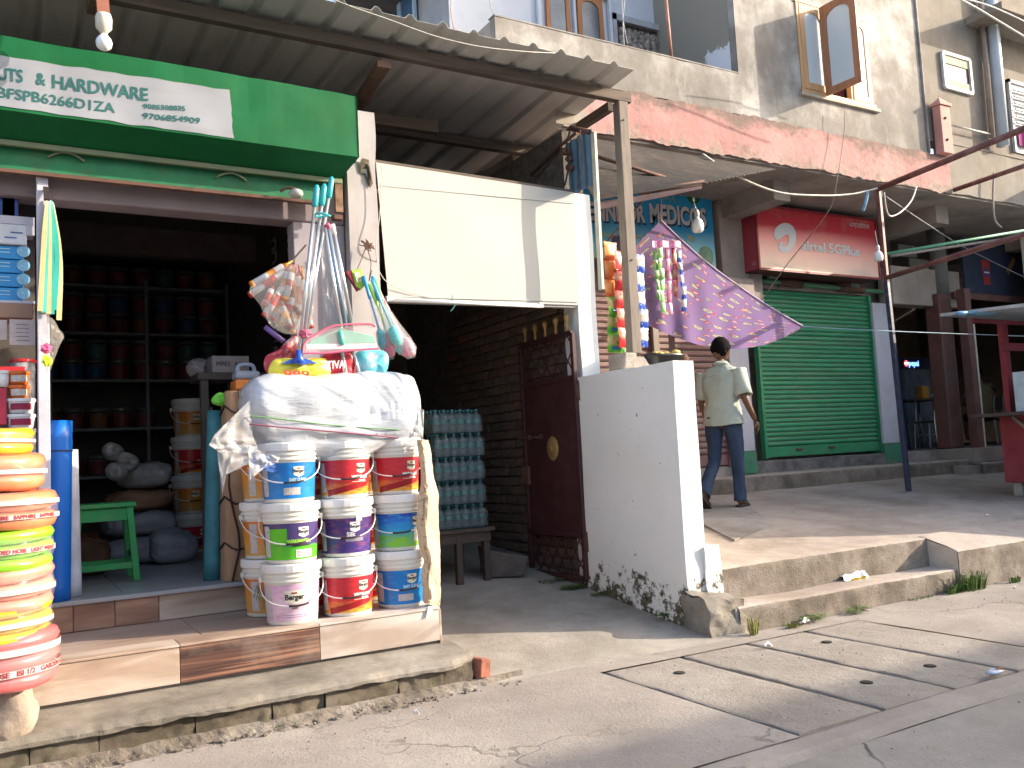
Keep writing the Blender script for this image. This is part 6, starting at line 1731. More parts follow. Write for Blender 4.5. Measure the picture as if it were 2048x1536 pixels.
for i, (pt_, pb_, pr_, col, cn_, pos) in enumerate(HO):
    yy = 4.46; zb_ = at(pr_-20, pb_, y=yy-.18).z; zt2 = at(pr_-20, pt_, y=yy-.18).z
    xr_ = at(pr_, (pt_+pb_)/2, y=yy).x; R0 = .245 if pr_ > 100 else .225; cx = xr_-R0
    t = thing('hose_coil', '%s hose coil, %s in the stack by the kerb' % (cn_, pos), 'hose', (cx, yy, zb_), 'stacked garden hose coils')
    hz = zt2-zb_; nl = 3 if hz > .17 else 2; rr = hz/(2*nl)*1.02
    mh = hosemat('hose%d'%i, col)
    g = G()
    for l in range(nl):
        for ring in range(3):
            R1 = R0-rr-ring*rr*1.7; zc_ = zb_+rr+l*2*rr*.98; pts = []
            n_ = 40
            for k in range(n_+1):
                a = 2*math.pi*k/n_ + l
                pts.append((cx+(R1+.006*math.sin(a*3+l))*math.cos(a), yy+(R1+.006*math.cos(a*2+ring))*math.sin(a), zc_+.006*math.sin(a*2+l)))
            g.tube(pts, rr*.98, 8, caps=False)
    mk('hose', g, mh, t, smooth=True)
    # wrapping film with label bands
    def fl(u, v, cx=cx, yy=yy, R0=R0, zb_=zb_, hz=hz, i=i):
        a = math.pi+.3+ (math.pi*1.3)*u; b_ = (v-.5)*2
        r = R0+.004 - .05*abs(b_)**3 + .006*nz((u*9, v*5, i)); return Vector((cx+r*math.cos(a), yy+r*math.sin(a), zb_+hz*.5+hz*.53*b_*.92))
    mk('film', G().grid(fl, 40, 8), m_fw, t, smooth=True)
    for vv in ((.5,) if i not in (0,4) else (.72,.35)):
        def bl_(u, v, cx=cx, yy=yy, R0=R0, zb_=zb_, hz=hz, vv=vv):
            a = math.pi+.4+(math.pi*1.2)*u; return Vector((cx+(R0+.008)*math.cos(a), yy+(R0+.008)*math.sin(a), zb_+hz*(vv-.06+.12*v)))
        lb = mk('label_band', G().grid(bl_, 30, 1), M('bandwhite', (.55,.47,.43), rough=.4, bstr=0), t, smooth=True)
        txt = {0:'GARDEN HOSE   ISI 1/2   GARDEN HOSE', 3:'SUPER BRAIDED HOSE   LIGHT WEIGHT', 4:'SAPPHIRE   SAPPHIRE   SAPPHIRE'}.get(i)
        if txt and vv != .72:
            mk('lettering', G().text(txt, hz*.13, lambda x, y, cx=cx, yy=yy, R0=R0, zb_=zb_, hz=hz, vv=vv: Vector((cx+(R0+.0095)*math.cos(-1.1+x/R0), yy+(R0+.0095)*math.sin(-1.1+x/R0), zb_+hz*vv+y)), bold=.001), M('maroontxt', (.30,.02,.03) if i != 3 else (.02,.06,.2), bstr=0), lb)
g = G(); c = Vector((-.02,4.50,.17))
g.ball(c+Vector((0,0,.10)), .17, 36, 0, (.85,.7,.95), .015)
for p in g.v: p += Vector((nz(p*7),nz(p*7+Vector((3,3,3))),nz(p*7+Vector((9,0,0)))))*.05+Vector((nz(p*22),nz(p*22+Vector((3,3,3))),nz(p*22)))*.012
mk('rock', g, M('rockm', (.36,.29,.23), rough=.95, var=.35, sc=10, bstr=1, bsc=40, dirt=(.30,.24,.19)), label='rough pale rock on the kerb holding up the hose stack', cat='rock', smooth=True)
mk('hose_stand', G().lathe([(.05,.30),(.06,.37),(.05,.40)], 12, (.0,4.46,0)), m_tagw, label='white plastic core under the hose stack', cat='core')
# rolls at the shop edge
def roll(label, foot, top, r, m, y, spiral=True, name='sheet_roll', band=None):
    A = at(*foot, y=y); A.z = .574; B = at(*top, y=y); t = thing(name, label, 'roll', tuple(A))
    d = (B-A).normalized(); sx = d.cross(Vector((0,1,0))).normalized(); sy = sx.cross(d)
    def f(u, v):
        a = 2*math.pi*1.15*u+2.4; rr = r*(1-.08*u)*(1+.02*nz((math.cos(a), v*4, 3))); return A + (B-A)*v + sx*math.cos(a)*rr + sy*math.sin(a)*rr
    mk('sheet', G().grid(f, 36, 10), m, t, smooth=True, solid=.003)
    mk('core', G().tube([A+d*.002, B-d*.004], r*.72, 16), m, t, smooth=True)
    if band: mk('tie', G().tube([A+(B-A)*band + (sx*math.cos(k*.449)+sy*math.sin(k*.449))*(r*1.04) for k in range(15)], .004, 5), m_dkt, t)
    return t
m_bsheet = M('bluesheetroll', (.005,.13,.55), rough=.35, var=.1, sc=4, spec=.5, bstr=.1, bsc=10)
roll('upright roll of bright blue plastic sheet standing at the shop edge', (113,1195), (117,842), .072, m_bsheet, 5.66, band=.83)
roll('upright roll of whitish sheet standing behind the bright blue roll', (143,1190), (135,900), .055, M('whitesheet', (.50,.52,.60), rough=.5), 5.78)
roll('upright roll of teal woven sheet beside the brown cardboard pack', (424,1150), (432,822), .055, M('tealsheet', (.05,.20,.24), rough=.7, var=.25, sc=12), 5.85)
# cardboard pack tied with black cord
cp = thing('cardboard_pack', 'tall brown cardboard pack tied with black cord behind the left paint pails', 'cardboard', (1.45, 5.75, .574))
def cpf(u, v):
    z = .575+1.18*v; a = 2*math.pi*u; xw = .135*(1-.12*v); cx = 1.30+.02*v
    c_, s_ = math.cos(a), math.sin(a)
    return Vector((cx+xw*math.copysign(abs(c_)**.5, c_), 5.72+.10*math.copysign(abs(s_)**.6, s_), z))+Vector((nz((u*9,v*5,1))*.012, nz((u*9,v*5,4))*.012, 0))
m_cb = M('cardboard', (.36,.22,.13), rough=.85, var=.15, sc=6, bstr=.3, bsc=20)
mk('cardboard', G().grid(cpf, 32, 20), m_cb, cp, smooth=False)
for z in (.18,.42,.64,.9): mk('cord', G().tube([cpf(k/24, z+.02*math.sin(k))+(cpf(k/24,z)-Vector((1.31,5.72,.575+1.18*z))).normalized()*.006 for k in range(25)], .006, 5, caps=False), m_dkt, cp)
mk('cord', G().tube([cpf(.68+.05*math.sin(k*.7), k/12)+Vector((0,-.008,0)) for k in range(13)], .006, 5), m_dkt, cp)
for k in range(7):
    q = at(508+3*k, 850, y=5.3)
    g = G().tube(curve([at(505+3*k,870+5*k,y=5.36), at(512+2*k,960,y=5.34), at(505+3*k,1060,y=5.33), at(514+3*k,1150,y=5.30), at(508+5*k,1195+k*6,y=5.1)]), .003, 4)
    if k == 0: tw = thing('twine', 'loose pale green twine trailing down beside the left paint pails', 'twine', tuple(at(515,1200,y=5.2)))
    mk('strand', g, M('twinem', (.30,.34,.16), rough=.9, bstr=0), tw, smooth=True)
# green stool
sl_ = thing('green_stool', 'green painted wooden stool standing inside the shop entrance', 'stool', (.56, 6.38, .573))
m_gs = M('stoolgreen', (.03,.33,.09), rough=.5, var=.2, sc=6, dirt=(.20,.22,.10), dsc=8, damt=.5)
cx, cy = .555, 6.40
mk('seat', G().box((cx-.19,cy-.17,1.055),(cx+.19,cy+.17,1.085)), m_gs, sl_, bev=.004)
for sx_ in (-1,1):
    for sy_ in (-1,1):
        mk('leg', G().bar((cx+sx_*.185,cy+sy_*.165,.574),(cx+sx_*.15,cy+sy_*.135,1.054), .042, .042, up=(0,1,0)), m_gs, sl_, bev=.003)
for s_ in (-1,1):
    mk('apron_rail', G().box((cx-.14,cy+s_*.137-.01,.97),(cx+.14,cy+s_*.137+.01,1.05)), m_gs, sl_, bev=.002)
    mk('apron_rail', G().box((cx+s_*.152-.01,cy-.12,.97),(cx+s_*.152+.01,cy+.12,1.05)), m_gs, sl_, bev=.002)
    mk('stretcher', G().box((cx-.17,cy+s_*.158-.01,.66),(cx+.17,cy+s_*.158+.01,.70)), m_gs, sl_, bev=.002)
    mk('stretcher', G().box((cx+s_*.175-.01,cy-.15,.72),(cx+s_*.175+.01,cy+.15,.76)), m_gs, sl_, bev=.002)
# sacks on the shop floor
def sack(label, c, sx_, sy_, sz, m, seed, print_=None):
    t = thing('sack', label, 'sack', c); 
    def f(u, v):
        a = 2*math.pi*u; ph = math.pi*(v-.5); cu, su = math.cos(a), math.sin(a); cp_, sp_ = math.cos(ph), math.sin(ph)
        pw_2 = lambda x, e: math.copysign(abs(x)**e, x)
        p = Vector((sx_*pw_2(cu,.55)*pw_2(cp_,.6), sy_*pw_2(su,.55)*pw_2(cp_,.6), sz*pw_2(sp_,.75)+sz))
        n = nz(p*7+Vector((seed,0,0)))*.07 + abs(nz(p*16+Vector((seed,3,0))))*.05 + nz(p*40)*.010
        return Vector(c) + p*(1+n*2) 
    o = mk('bag', G().grid(f, 48, 26), m, t, smooth=True)
    if False: 
        q = Vector(c)
        mk('print', G().grid(lambda u, v: f(.70+.12*u, .42+.25*v)+Vector((0,-.008,0)), 8, 5), print_, o)
    return t
m_sk = M('sackwhite', (.26,.26,.28), rough=.6, var=.2, sc=6, bstr=.6, bsc=15, dirt=(.03,.05,.16), damt=.9, dsc=5, dlo=.55); m_skb = M('sackblue', (.04,.08,.28), rough=.6); m_sko = M('sackorange', (.22,.11,.06), rough=.7, var=.3); m_skg = M('sackgreen', (.06,.25,.08), rough=.6)
sack('white and blue cement sack lowest on the shop floor behind the stool', (.95,7.5,.573), .30,.22,.10, m_sk, 1, m_skb)
sack('white sack with a green print beside the lowest one', (1.12,7.25,.573), .17,.15,.12, m_sk, 4, m_skg)
sack('white sack, second in the pile behind the stool', (.92,7.5,.79), .27,.2,.09, m_sk, 2, m_skb)
sack('orange and white sack, third in the pile behind the stool', (.90,7.5,.98), .25,.18,.08, m_sko, 3)
sack('clear wrapped bundle on top of the sack pile behind the stool', (.95,7.5,1.15), .20,.16,.10, M('greybag', (.30,.28,.27), rough=.3, var=.4, sc=20, bstr=1, bsc=18), 5)
sack('small orange and white bag under the green stool', (.52,6.95,.573), .13,.12,.12, m_sko, 6)
# jerrycan, white carton, bundled bag
jc = thing('jerrycan', 'grey blue plastic jerrycan with an orange band on the cardboard pack', 'jerrycan', (1.36, 5.72, 1.76))
m_jc = plastic('jerry', (.30,.34,.42), rough=.35)
mk('body', G().box((1.27,5.66,1.762),(1.44,5.82,1.83)), plastic('jerryorange', (.70,.22,.05)), jc, bev=.01, seg=2)
mk('shoulder', G().box((1.275,5.67,1.831),(1.435,5.81,1.89)), m_jc, jc, bev=.025, seg=3)
mk('grip', G().tube(curve([(1.30,5.74,1.88),(1.31,5.74,1.925),(1.36,5.74,1.935),(1.40,5.74,1.925),(1.41,5.74,1.88)]), .014, 8), m_jc, jc, smooth=True)
a, b = at(425,745,y=6.3), at(498,712,y=6.3)
t = mk('carton', G().box((a.x,6.3,a.z),(b.x,6.5,b.z)), M('cartonwhite', (.34,.30,.29), rough=.8), label='dim white printed carton on a ledge inside the shop', cat='carton', bev=.004)
mk('lettering', G().text('PIPES  4 IN', .045, lambda x, y: Vector(((a.x+b.x)/2+x, 6.296, (a.z+b.z)/2+y))), m_dkt, t)
mk('stock_shelf', G().box((a.x-.1,6.28,a.z-.05),(2.05,6.6,a.z-.002)).box((a.x-.08,6.3,.573),(a.x-.03,6.35,a.z-.05)), m_dkwall, label='dark narrow ledge shelf inside the right side of the shop', cat='shelf')
crumple('round white stuffed bag in the dim shop interior', [(372,740),(380,722),(400,716),(420,724),(428,742),(415,758),(390,760)], 6.9, M('dimwhitebag', (.42,.37,.38), rough=.5, bstr=.4), depth=.1)
crumple('lime green net bag beside the cardboard pack', [(425,795),(438,785),(452,790),(452,808),(440,812),(424,806)], 5.7, M('limebag', (.15,.50,.05), rough=.6, bstr=1, bsc=60), depth=.03)
# display card strips on the shop's right wall
for k, yy in enumerate((5.95,6.25,6.6,7.0,7.5)):
    t = thing('card_strip', 'black and white card strip, %s from the shop front on the side wall' % ['nearest','second','third','fourth','fifth'][k], 'cards', (2.03, yy, 1.9), 'display card strips on the side wall')
    for j in range(11):
        z = 3.15-j*.115
        c = mk('card', G().box((2.035,yy-.07,z),(2.045,yy+.07,z+.10)), M('cardcream', (.34,.33,.28), rough=.6) if (j+k)%3 else m_dkt, t)
        mk('item', G().box((2.02,yy-.04,z+.02),(2.0345,yy+.03,z+.075)), m_dkt if (j+k)%3 else M('cardgrey2', (.30,.30,.30)), c, bev=.004)

# goods hanging on the right inner wall of the shop
random.seed(21)
GK = [('tap_card','dull silver taps on a hanging card','fittings',(.30,.29,.27)),('brush_row','row of dark wall brushes hung on the inner wall','brushes',(.10,.07,.05)),('hose_hank','pale coiled pipe hank hung on the inner wall','pipe',(.28,.26,.22)),('pouch','brown paper pouch hung on the inner wall','packet',(.22,.13,.08)),('red_pouch','dim red pouch hung on the inner wall','packet',(.22,.04,.03))]
where = ['nearest the pier','just behind the nearest','midway along the wall','deeper inside','near the back corner']
for i in range(15):
    nm_, lb_, ct_, cc_ = GK[i % 5]; row = i//5; yy = 5.85+.42*(i%5)+.12*row; zz = 1.75-.34*row
    t = thing(nm_, '%s, %s, %s row' % (lb_.replace(' on the inner wall',' inside').replace(' hanging card',' card'), where[i%5], ['upper','middle','lower'][row]), ct_, (1.98, yy, zz), 'goods hanging on the inner wall')
    m_ = M('hg'+nm_, cc_, rough=.6, var=.5, sc=25)
    for k in range(5):
        if nm_ == 'hose_hank': mk('coil', G().tube([(1.96-.012*k+.004*math.sin(a), yy+.09*math.cos(a*.4189), zz+.13+.11*math.sin(a*.4189)) for a in range(16)], .009, 6), m_, t, smooth=True)
        else: mk('piece', G().ball((1.97-.03*random.random(), yy-.10+.05*k, zz+.12+random.uniform(-.05,.06)), .035, 8, 0, (.7,.7,1.7), .2), m_, t, smooth=True)
    mk('hook', G().tube([(2.06,yy,zz+.30),(1.98,yy,zz+.30),(1.97,yy,zz+.2)], .004, 5), m_rack, t)

for i, (x, y, w_, h_, c_, lb) in enumerate(((.30,8.7,.30,.28,(.22,.15,.10),'brown carton on the floor at the back left of the shop'),(.34,8.72,.26,.22,(.12,.12,.16),'dark blue carton on top of the brown floor carton'),(.62,8.9,.24,.20,(.25,.10,.05),'rusty orange carton low before the back rack'),(1.62,7.0,.18,.30,(.20,.17,.15),'grey carton standing at the foot of the ledge shelf'),(1.60,6.6,.20,.16,(.10,.16,.12),'dark green carton on the floor under the ledge shelf'))):
    z0_ = .573 if i != 1 else .854
    mk('stock_carton', G().box((x-w_/2,y-.12,z0_),(x+w_/2,y+.12,z0_+h_)), M('stk%d'%i, c_, rough=.8, var=.3, sc=6), label=lb, cat='carton', bev=.006)
for i, (px, py) in enumerate(((225,905),(255,925),(232,945))):
    q = at(px, py, y=7.3)
    crumple('crumpled pale plastic bag, %s on the sack pile inside the shop' % ['left','right','lower'][i], [(px-22,py-5),(px-8,py-20),(px+12,py-16),(px+24,py-2),(px+14,py+16),(px-12,py+14)], 7.2-.06*i, M('palebag', (.30,.28,.26), rough=.4, var=.3, sc=20, bstr=1, bsc=20), depth=.07, seed=i*3)
# ================================================================ WRAPPED BUNDLE, MOPS, BRUSHES, TUBES
def plasticwrap(name, col, alpha, rough=.22, pattern=True):
    m, nt, bs = new_mat(name)
    v = coords(nt, False)
    mp = N(nt, "ShaderNodeMapping"); mp.inputs['Rotation'].default_value = (0,.45,0); mp.inputs['Scale'].default_value = (1.2,3,6); nt.links.new(v, mp.inputs[0])
    a = noise_n(nt, mp.outputs[0], 3, det=5)
    c = ramp(nt, a, [(.3, tuple(x*.80 for x in col)), (.7, col)])  # diagonal tone streaks paint the folds' light and dark into the colour
    if pattern: c = mixc(nt, mul(nt, step(nt, noise_n(nt, v, 4, det=2), .5, .6), .35), c, (.32,.38,.50))
    nt.links.new(c, bs.inputs['Base Color']); bs.inputs['Roughness'].default_value = rough
    bs.inputs['Alpha'].default_value = alpha; bs.inputs['Specular IOR Level'].default_value = .6
    bs.inputs['Coat Weight'].default_value = .3; bs.inputs['Coat Roughness'].default_value = .15
    h = noise_n(nt, mp.outputs[0], 6, det=6, rough=.6); bump(nt, bs, h, .35, .02)
    return m
wb = thing('wrapped_bundle', 'fat bundle wrapped in clear plastic, tied with cords on top of the paint pails', 'bundle', (1.7, 4.98, 1.40))
UT = [(482,786),(486,770),(502,758),(560,752),(640,749),(700,747),(785,744),(812,752),(824,775),(831,815),(836,858)]
UB = [(482,838),(500,866),(520,893),(560,916),(640,927),(700,924),(760,906),(800,892),(830,882),(836,872)]
knot = at(834, 868, y=4.85)
def bun(u, v):
    px = 482+(836-482)*u; t_, b_ = interp(UT, px), interp(UB, px)
    a = 2*math.pi*v; e = lambda x, k: math.copysign(abs(x)**k, x)
    sq = e(math.sin(a), .62); cq = e(math.cos(a), .62)
    yc = 5.02; D = .20*max(0, 1-abs(2*u-1)**10)**.5 + .01
    # centre and half height at that depth
    top = at(px, t_, y=yc); bot = at(px, b_, y=yc); c = (top+bot)/2; H = (top-bot).length/2
    p = Vector((c.x, yc - D*cq, c.z + H*sq))
    # wrinkles: folds fanning out of the knot at the right end
    d = Vector((p.x-knot.x, 0, p.z-knot.z)); ang = math.atan2(d.z, d.x); r = d.length
    wv = (abs(nz((ang*4.5, r*1.2, 0)))**.7*1.2 + abs(nz((ang*9, r*2.0, 5)))*.6 + abs(nz((p.x*5+p.z*9, p.z*3, 2)))*.5)*.022*min(1, r*2.2)
    wv += nz(p*5)*.02
    nn = Vector((0, -cq, sq)).normalized()
    p += nn*(wv-.015)
    p.x += (.06*nz((v*3,2,2)) if u in (0,) else 0)
    return p
mk('plastic_wrap', flip(G().grid(bun, 150, 110)), plasticwrap('bundlewrap', (.56,.57,.59), 1.0), wb, smooth=True)
m_flare = plasticwrap('flarefilm', (.58,.57,.56), .6, .3, False)
def sheet_px(name, P, m, y0, seed, parent, amp=.02, nu=20, nv=14, label=None, cat=None, **k):
    # P: four corner chains top (left->right) and bottom (left->right)
    T, Bm = P
    def f(u, v):
        def pick(L):
            s = u*(len(L)-1); i = min(int(s), len(L)-2); q = s-i; return (L[i][0]*(1-q)+L[i+1][0]*q, L[i][1]*(1-q)+L[i+1][1]*q)
        a, b = pick(T), pick(Bm); x = a[0]*(1-v)+b[0]*v; y = a[1]*(1-v)+b[1]*v
        yy = y0(u, v) if callable(y0) else y0
        return at(x, y, y=yy + amp*nz((u*4, v*4, seed)) + amp*.5*nz((u*11, v*9, seed+4)))
    return mk(name, G().grid(f, nu, nv), m, parent, label, cat, smooth=True, **k)
sheet_px('film_flare', ([(500,800),(505,870),(520,905)],[(430,868),(418,890),(440,905)]), m_flare, lambda u, v: 4.86-.02*v, 1, wb, .02)
sheet_px('film_flare', ([(430,872),(470,880),(512,890)],[(445,988),(452,950),(500,925)]), m_flare, lambda u, v: 4.85, 2, wb, .02)
sheet_px('film_flare', ([(496,892),(530,905),(560,915)],[(500,960),(530,935),(556,925)]), m_flare, lambda u, v: 4.78, 3, wb, .02)
sheet_px('film_flare', ([(818,828),(832,812),(848,820)],[(822,868),(838,868),(846,880)]), m_flare, lambda u, v: 4.84, 4, wb, .02)
sheet_px('film_flare', ([(822,860),(836,868),(850,880)],[(808,905),(826,895),(844,884)]), m_flare, lambda u, v: 4.80, 5, wb, .02)
def on_bundle(pts, off=.012):
    out = []
    for px, py in pts:
        # march along the ray to the bundle front
        u = (px-482)/354; best = None
        for k in range(41):
            v = -.25+.5*k/40
            p = bun(u, v % 1.0); c = (_ray(px, py)); q = at(px, py, y=p.y)
            e = abs(q.z-p.z)
            if best is None or e < best[0]: best = (e, q)
        q = best[1]; out.append(q + (Vector(CAM_P)-q).normalized()*off)
    return out
mk('cord', G().tube(curve(on_bundle([(500,832),(560,838),(640,848),(720,855),(790,859),(818,862)]), 4), .0035, 5), M('greencord', (.12,.30,.08), rough=.7, bstr=0), wb)
mk('cord', G().tube(curve(on_bundle([(500,848),(560,854),(640,861),(720,868),(790,875),(826,880)]), 4), .0045, 5), M('winecord', (.28,.08,.13), rough=.7, bstr=0), wb)
sheet_px('blue_cloth', ([(510,905),(560,912),(585,918)],[(500,932),(545,945),(582,930)]), M('bluecloth', (.10,.22,.60), rough=.9, var=.3, sc=12), lambda u, v: 4.84, 9, None, .03, label='blue cloth peeking out from under the wrapped bundle', cat='cloth')
# torn cardboard strip hanging at the right of the pails
def carton_mat():
    m, nt, bs = new_mat('tornboard')
    v = coords(nt, False)
    c = ramp(nt, noise_n(nt, v, 3, det=6), [(.3, (.50,.36,.22)), (.6, (.60,.45,.30)), (.75, (.66,.52,.38))])
    c = mixc(nt, mul(nt, step(nt, noise_n(nt, v, 5, det=5, stretch=(1,1,2)), .58, .66), .4), c, (.46,.30,.34))
    nt.links.new(c, bs.inputs['Base Color']); bs.inputs['Roughness'].default_value = .85
    bump(nt, bs, noise_n(nt, v, 14, det=5), .6, .02); return m
cs = thing('torn_cardboard', 'long torn cardboard strip hanging down beside the right column of pails', 'cardboard', (2.2, 4.8, .42))
LE = [(834,880),(838,910),(843,960),(836,1000),(833,1050),(838,1095),(848,1120),(842,1150),(846,1180),(845,1203)]
RE = [(856,880),(862,905),(866,950),(876,985),(877,1050),(880,1100),(880,1150),(881,1190),(880,1212),(872,1214)]
def csf(u, v):
    s = v*(len(LE)-1); i = min(int(s), len(LE)-2); q = s-i
    a = (LE[i][0]*(1-q)+LE[i+1][0]*q, LE[i][1]*(1-q)+LE[i+1][1]*q); b = (RE[i][0]*(1-q)+RE[i+1][0]*q, RE[i][1]*(1-q)+RE[i+1][1]*q)
    x = a[0]*(1-u)+b[0]*u + (1.5*nz((v*30,u*9,1))); y = a[1]*(1-u)+b[1]*u
    fold = .045*abs(u-.45) ; return at(x, y, y=4.80-.03*(1-abs(2*u-.9)) + fold*1.2 + .02*nz((u*3, v*7, 2)) + .006*nz((u*9,v*30,3)))
mk('board', G().grid(csf, 10, 60), carton_mat(), cs, smooth=False, solid=.004)
for k, (t_, v0) in enumerate((('THIS WAY UP',.22),('HANDLE',.38),('USE NO HOOKS',.62),('KEEP DRY',.78))):
    c0 = csf(.25, v0)
    mk('lettering', G().text(t_, .024, lambda x, y: (lambda P: P+Vector((0,-.006,0)))(csf(.27+y*4, v0+x*1.0))), m_dkt, cs)
for v0 in (.15,.30,.34,.50,.66): mk('print_line', G().tube([csf(u/6*.5, v0)+Vector((0,-.004,0)) for u in range(7)], .0012, 4), m_dkt, cs)
P_ = [at(857,1212,y=4.74), at(866,1214,y=4.74), at(864,1230,y=4.74), at(852,1236,y=4.74)]
mk('paper_tag', G().poly(P_, (0,.003,0)), m_tagw, cs)
# ---- mops with teal grips
m_alu = M('alu', (.62,.63,.66), rough=.28, metal=.75, bstr=0, var=.1); m_teal = plastic('tealgrip', (.03,.36,.38), rough=.4)
def mop(label, top, bot, y, r=.011, grip=.14, head=None):
    A, B = at(*bot, y=y[1]), at(*top, y=y[0]); t = thing('mop', label, 'mop', tuple(A), 'mops leaning at the lilac pilaster')
    d = (B-A).normalized(); L = (B-A).length
    mk('pole', G().tube([A, B-d*grip], r, 10), m_alu, t, smooth=True)
    if grip: mk('grip', G().tube([B-d*grip, B-d*grip*.95, B-d*.02, B], [r*1.2, r*1.75, r*1.6, r*.8], 12), m_teal, t, smooth=True)
    return t
mop('leftmost teal gripped mop pole leaning at the shop corner', (634,370), (597,712), (5.02,4.98))
mop('middle teal gripped mop pole leaning at the shop corner', (649,368), (602,716), (5.02,4.99))
mop('right, highest teal gripped mop pole leaning at the shop corner', (664,354), (606,705), (5.04,5.0))
m_alub = M('alublue', (.25,.32,.42), rough=.35, metal=.5, bstr=0)
def pole(label, top, bot, y, r, m, cap=False):
    A, B = at(*bot, y=y), at(*top, y=y+.03); t = thing('pole', label, 'pole', tuple(A), 'bare metal poles beside the mops')
    mk('tube', G().tube([A, B], r, 10), m, t, smooth=True)
    if cap: d = (B-A).normalized(); mk('cap', G().tube([B-d*.06, B+d*.004], r*1.15, 10), m_tagw, t, smooth=True)
    return t
pole('slim metal wiper pole, left of the pair in front of the wiper head', (650,455), (684,664), 4.97, .010, m_alu)
pole('slim metal wiper pole below the wiper head, left one', (683,700), (693,752), 4.98, .011, m_alu)
pole('metal pole with a white end cap right of the teal mops', (665,450), (705,652), 5.0, .013, m_alu, True)
pole('slim metal wiper pole below the wiper head, right one', (706,704), (720,752), 5.0, .011, m_alu)
pole('blue grey pole behind the capped pole', (655,452), (692,655), 5.06, .016, m_alub)
sheet_px('clear_sleeve', ([(638,470),(655,462),(672,470)],[(648,655),(672,655),(700,650)]), glassy('sleeve', (.6,.62,.62), .3, 0, .3, bstr=.5, bsc=12), 5.1, 7, None, .03, label='long clear plastic sleeve hanging behind the metal poles', cat='sleeve')
q = at(643,432,y=4.99); mk('tie', G().tube([q+Vector((.045*math.cos(a*.5), -.02+.03*math.sin(a*.5), .004*math.sin(a))) for a in range(14)], .006, 6), m_teal, label='teal tie holding the mop poles together', cat='tie')
mk('mop_tie', G().ball(at(610,668,y=4.95), .03, 8, 0, (1.2,1,.8), .35).ball(at(655,452,y=5.0), .02, 8, 0, (1,1,1), .3), M('pinktie', (.60,.12,.20), rough=.8), label='pink string knots round the mop poles', cat='string')
# wiper head in film
wh = thing('floor_wiper', 'wide teal floor wiper head wrapped in pink edged film in front of the poles', 'wiper', tuple(at(680,690,y=4.95)))
W_ = [at(px,py,y=4.95) for px, py in ((615,690),(622,680),(668,662),(682,655),(696,660),(748,672),(752,686)) ]
mk('blade_body', G().poly(W_[::-1], (0,.03,0)), plastic('wiperteal', (.05,.42,.30)), wh, bev=.004)
mk('blade', G().bar(at(612,694,y=4.94), at(753,692,y=4.94), .02, .03), m_tagw, wh)
mk('socket', G().tube([at(680,662,y=4.93), at(685,690,y=4.93)], .016, 8), plastic('wiperteal2', (.12,.50,.38)), wh, smooth=True)
mk('film', G().poly([at(px,py,y=4.925) for px, py in ((606,706),(611,684),(640,664),(672,650),(735,648),(752,655),(757,695),(700,700))][::-1], (0,.003,0)), glassy('pinkfilm', (.80,.55,.58), .2, 0, .15, bstr=.6, bsc=14), wh)
rim_ = [at(px,py,y=4.92) for px, py in ((606,706),(611,684),(640,664),(672,651),(735,648),(750,653))]
mk('film_rim', G().tube(curve(rim_, 4), .006, 5).tube(curve([at(px,py,y=4.92) for px, py in ((606,706),(650,706),(700,701),(757,697))], 4), .006, 5), M('pinkrim', (.65,.12,.20), rough=.5), wh)
# bagged mop heads at the foot
yb_ = thing('mop_refill', 'yellow packet with a blue mop head in it lying on the wrapped bundle', 'packet', tuple(at(597,752,y=4.96)))
crumple('', [(540,752),(545,722),(570,716),(600,718),(640,716),(655,722),(658,750),(600,757)], 4.98, M('yellowpk', (.72,.62,.06), rough=.4, var=.25, sc=8, bstr=.3, bsc=20), parent=yb_, depth=.035, name='packet')
mk('blue_socket', G().tube([at(597,700,y=4.93), at(598,714,y=4.93), at(597,728,y=4.93)], [.014,.022,.045], 12), plastic('deepblue', (.02,.08,.42)), yb_, smooth=True)
mk('blue_wing', G().poly([at(px,py,y=4.935) for px, py in ((562,727),(585,717),(612,717),(636,727))][::-1], (0,.01,0)), MATS['deepblue'], yb_)
mk('lettering', place_txt('999', (566,749), (618,750), 16, 4.925, .001), M('redletter', (.55,.03,.05), bstr=0), yb_)
RP = crumple('red printed packet behind the wiper poles', [(640,748),(645,712),(672,706),(705,708),(708,750),(670,756)], 5.03, M('redpk2', (.55,.03,.05), rough=.4, var=.3, sc=10), 'packet', 'red_packet', .03, 3)
mk('lettering', place_txt('TIVA', (653,731), (690,729), 16, 4.985, .002), m_let, RP)
crumple('blue and white packet on the right of the mop packets', [(708,748),(712,706),(745,700),(774,706),(776,735),(760,750)], 5.05, M('bluepk2', (.10,.42,.52), rough=.35, var=.4, sc=10, dirt=(.62,.60,.60), dsc=6, damt=.9), 'packet', 'blue_packet', .03, 5)
crumple('crumpled red and white packets hanging left of the mop heads', [(528,735),(532,712),(556,700),(575,680),(592,672),(600,690),(592,716),(560,728),(540,748)], 5.1, M('redwhite', (.50,.04,.06), rough=.4, var=.4, sc=20, dirt=(.60,.55,.52), dsc=12, damt=.9), 'packet', 'red_packet', .03, 8)
mk('purple_brush', G().tube([at(530,654,y=5.15), at(567,683,y=5.12)], .016, 8), plastic('purplebrush', (.14,.08,.26)), label='purple handled brush poking out left of the mop poles', cat='brush', smooth=True)
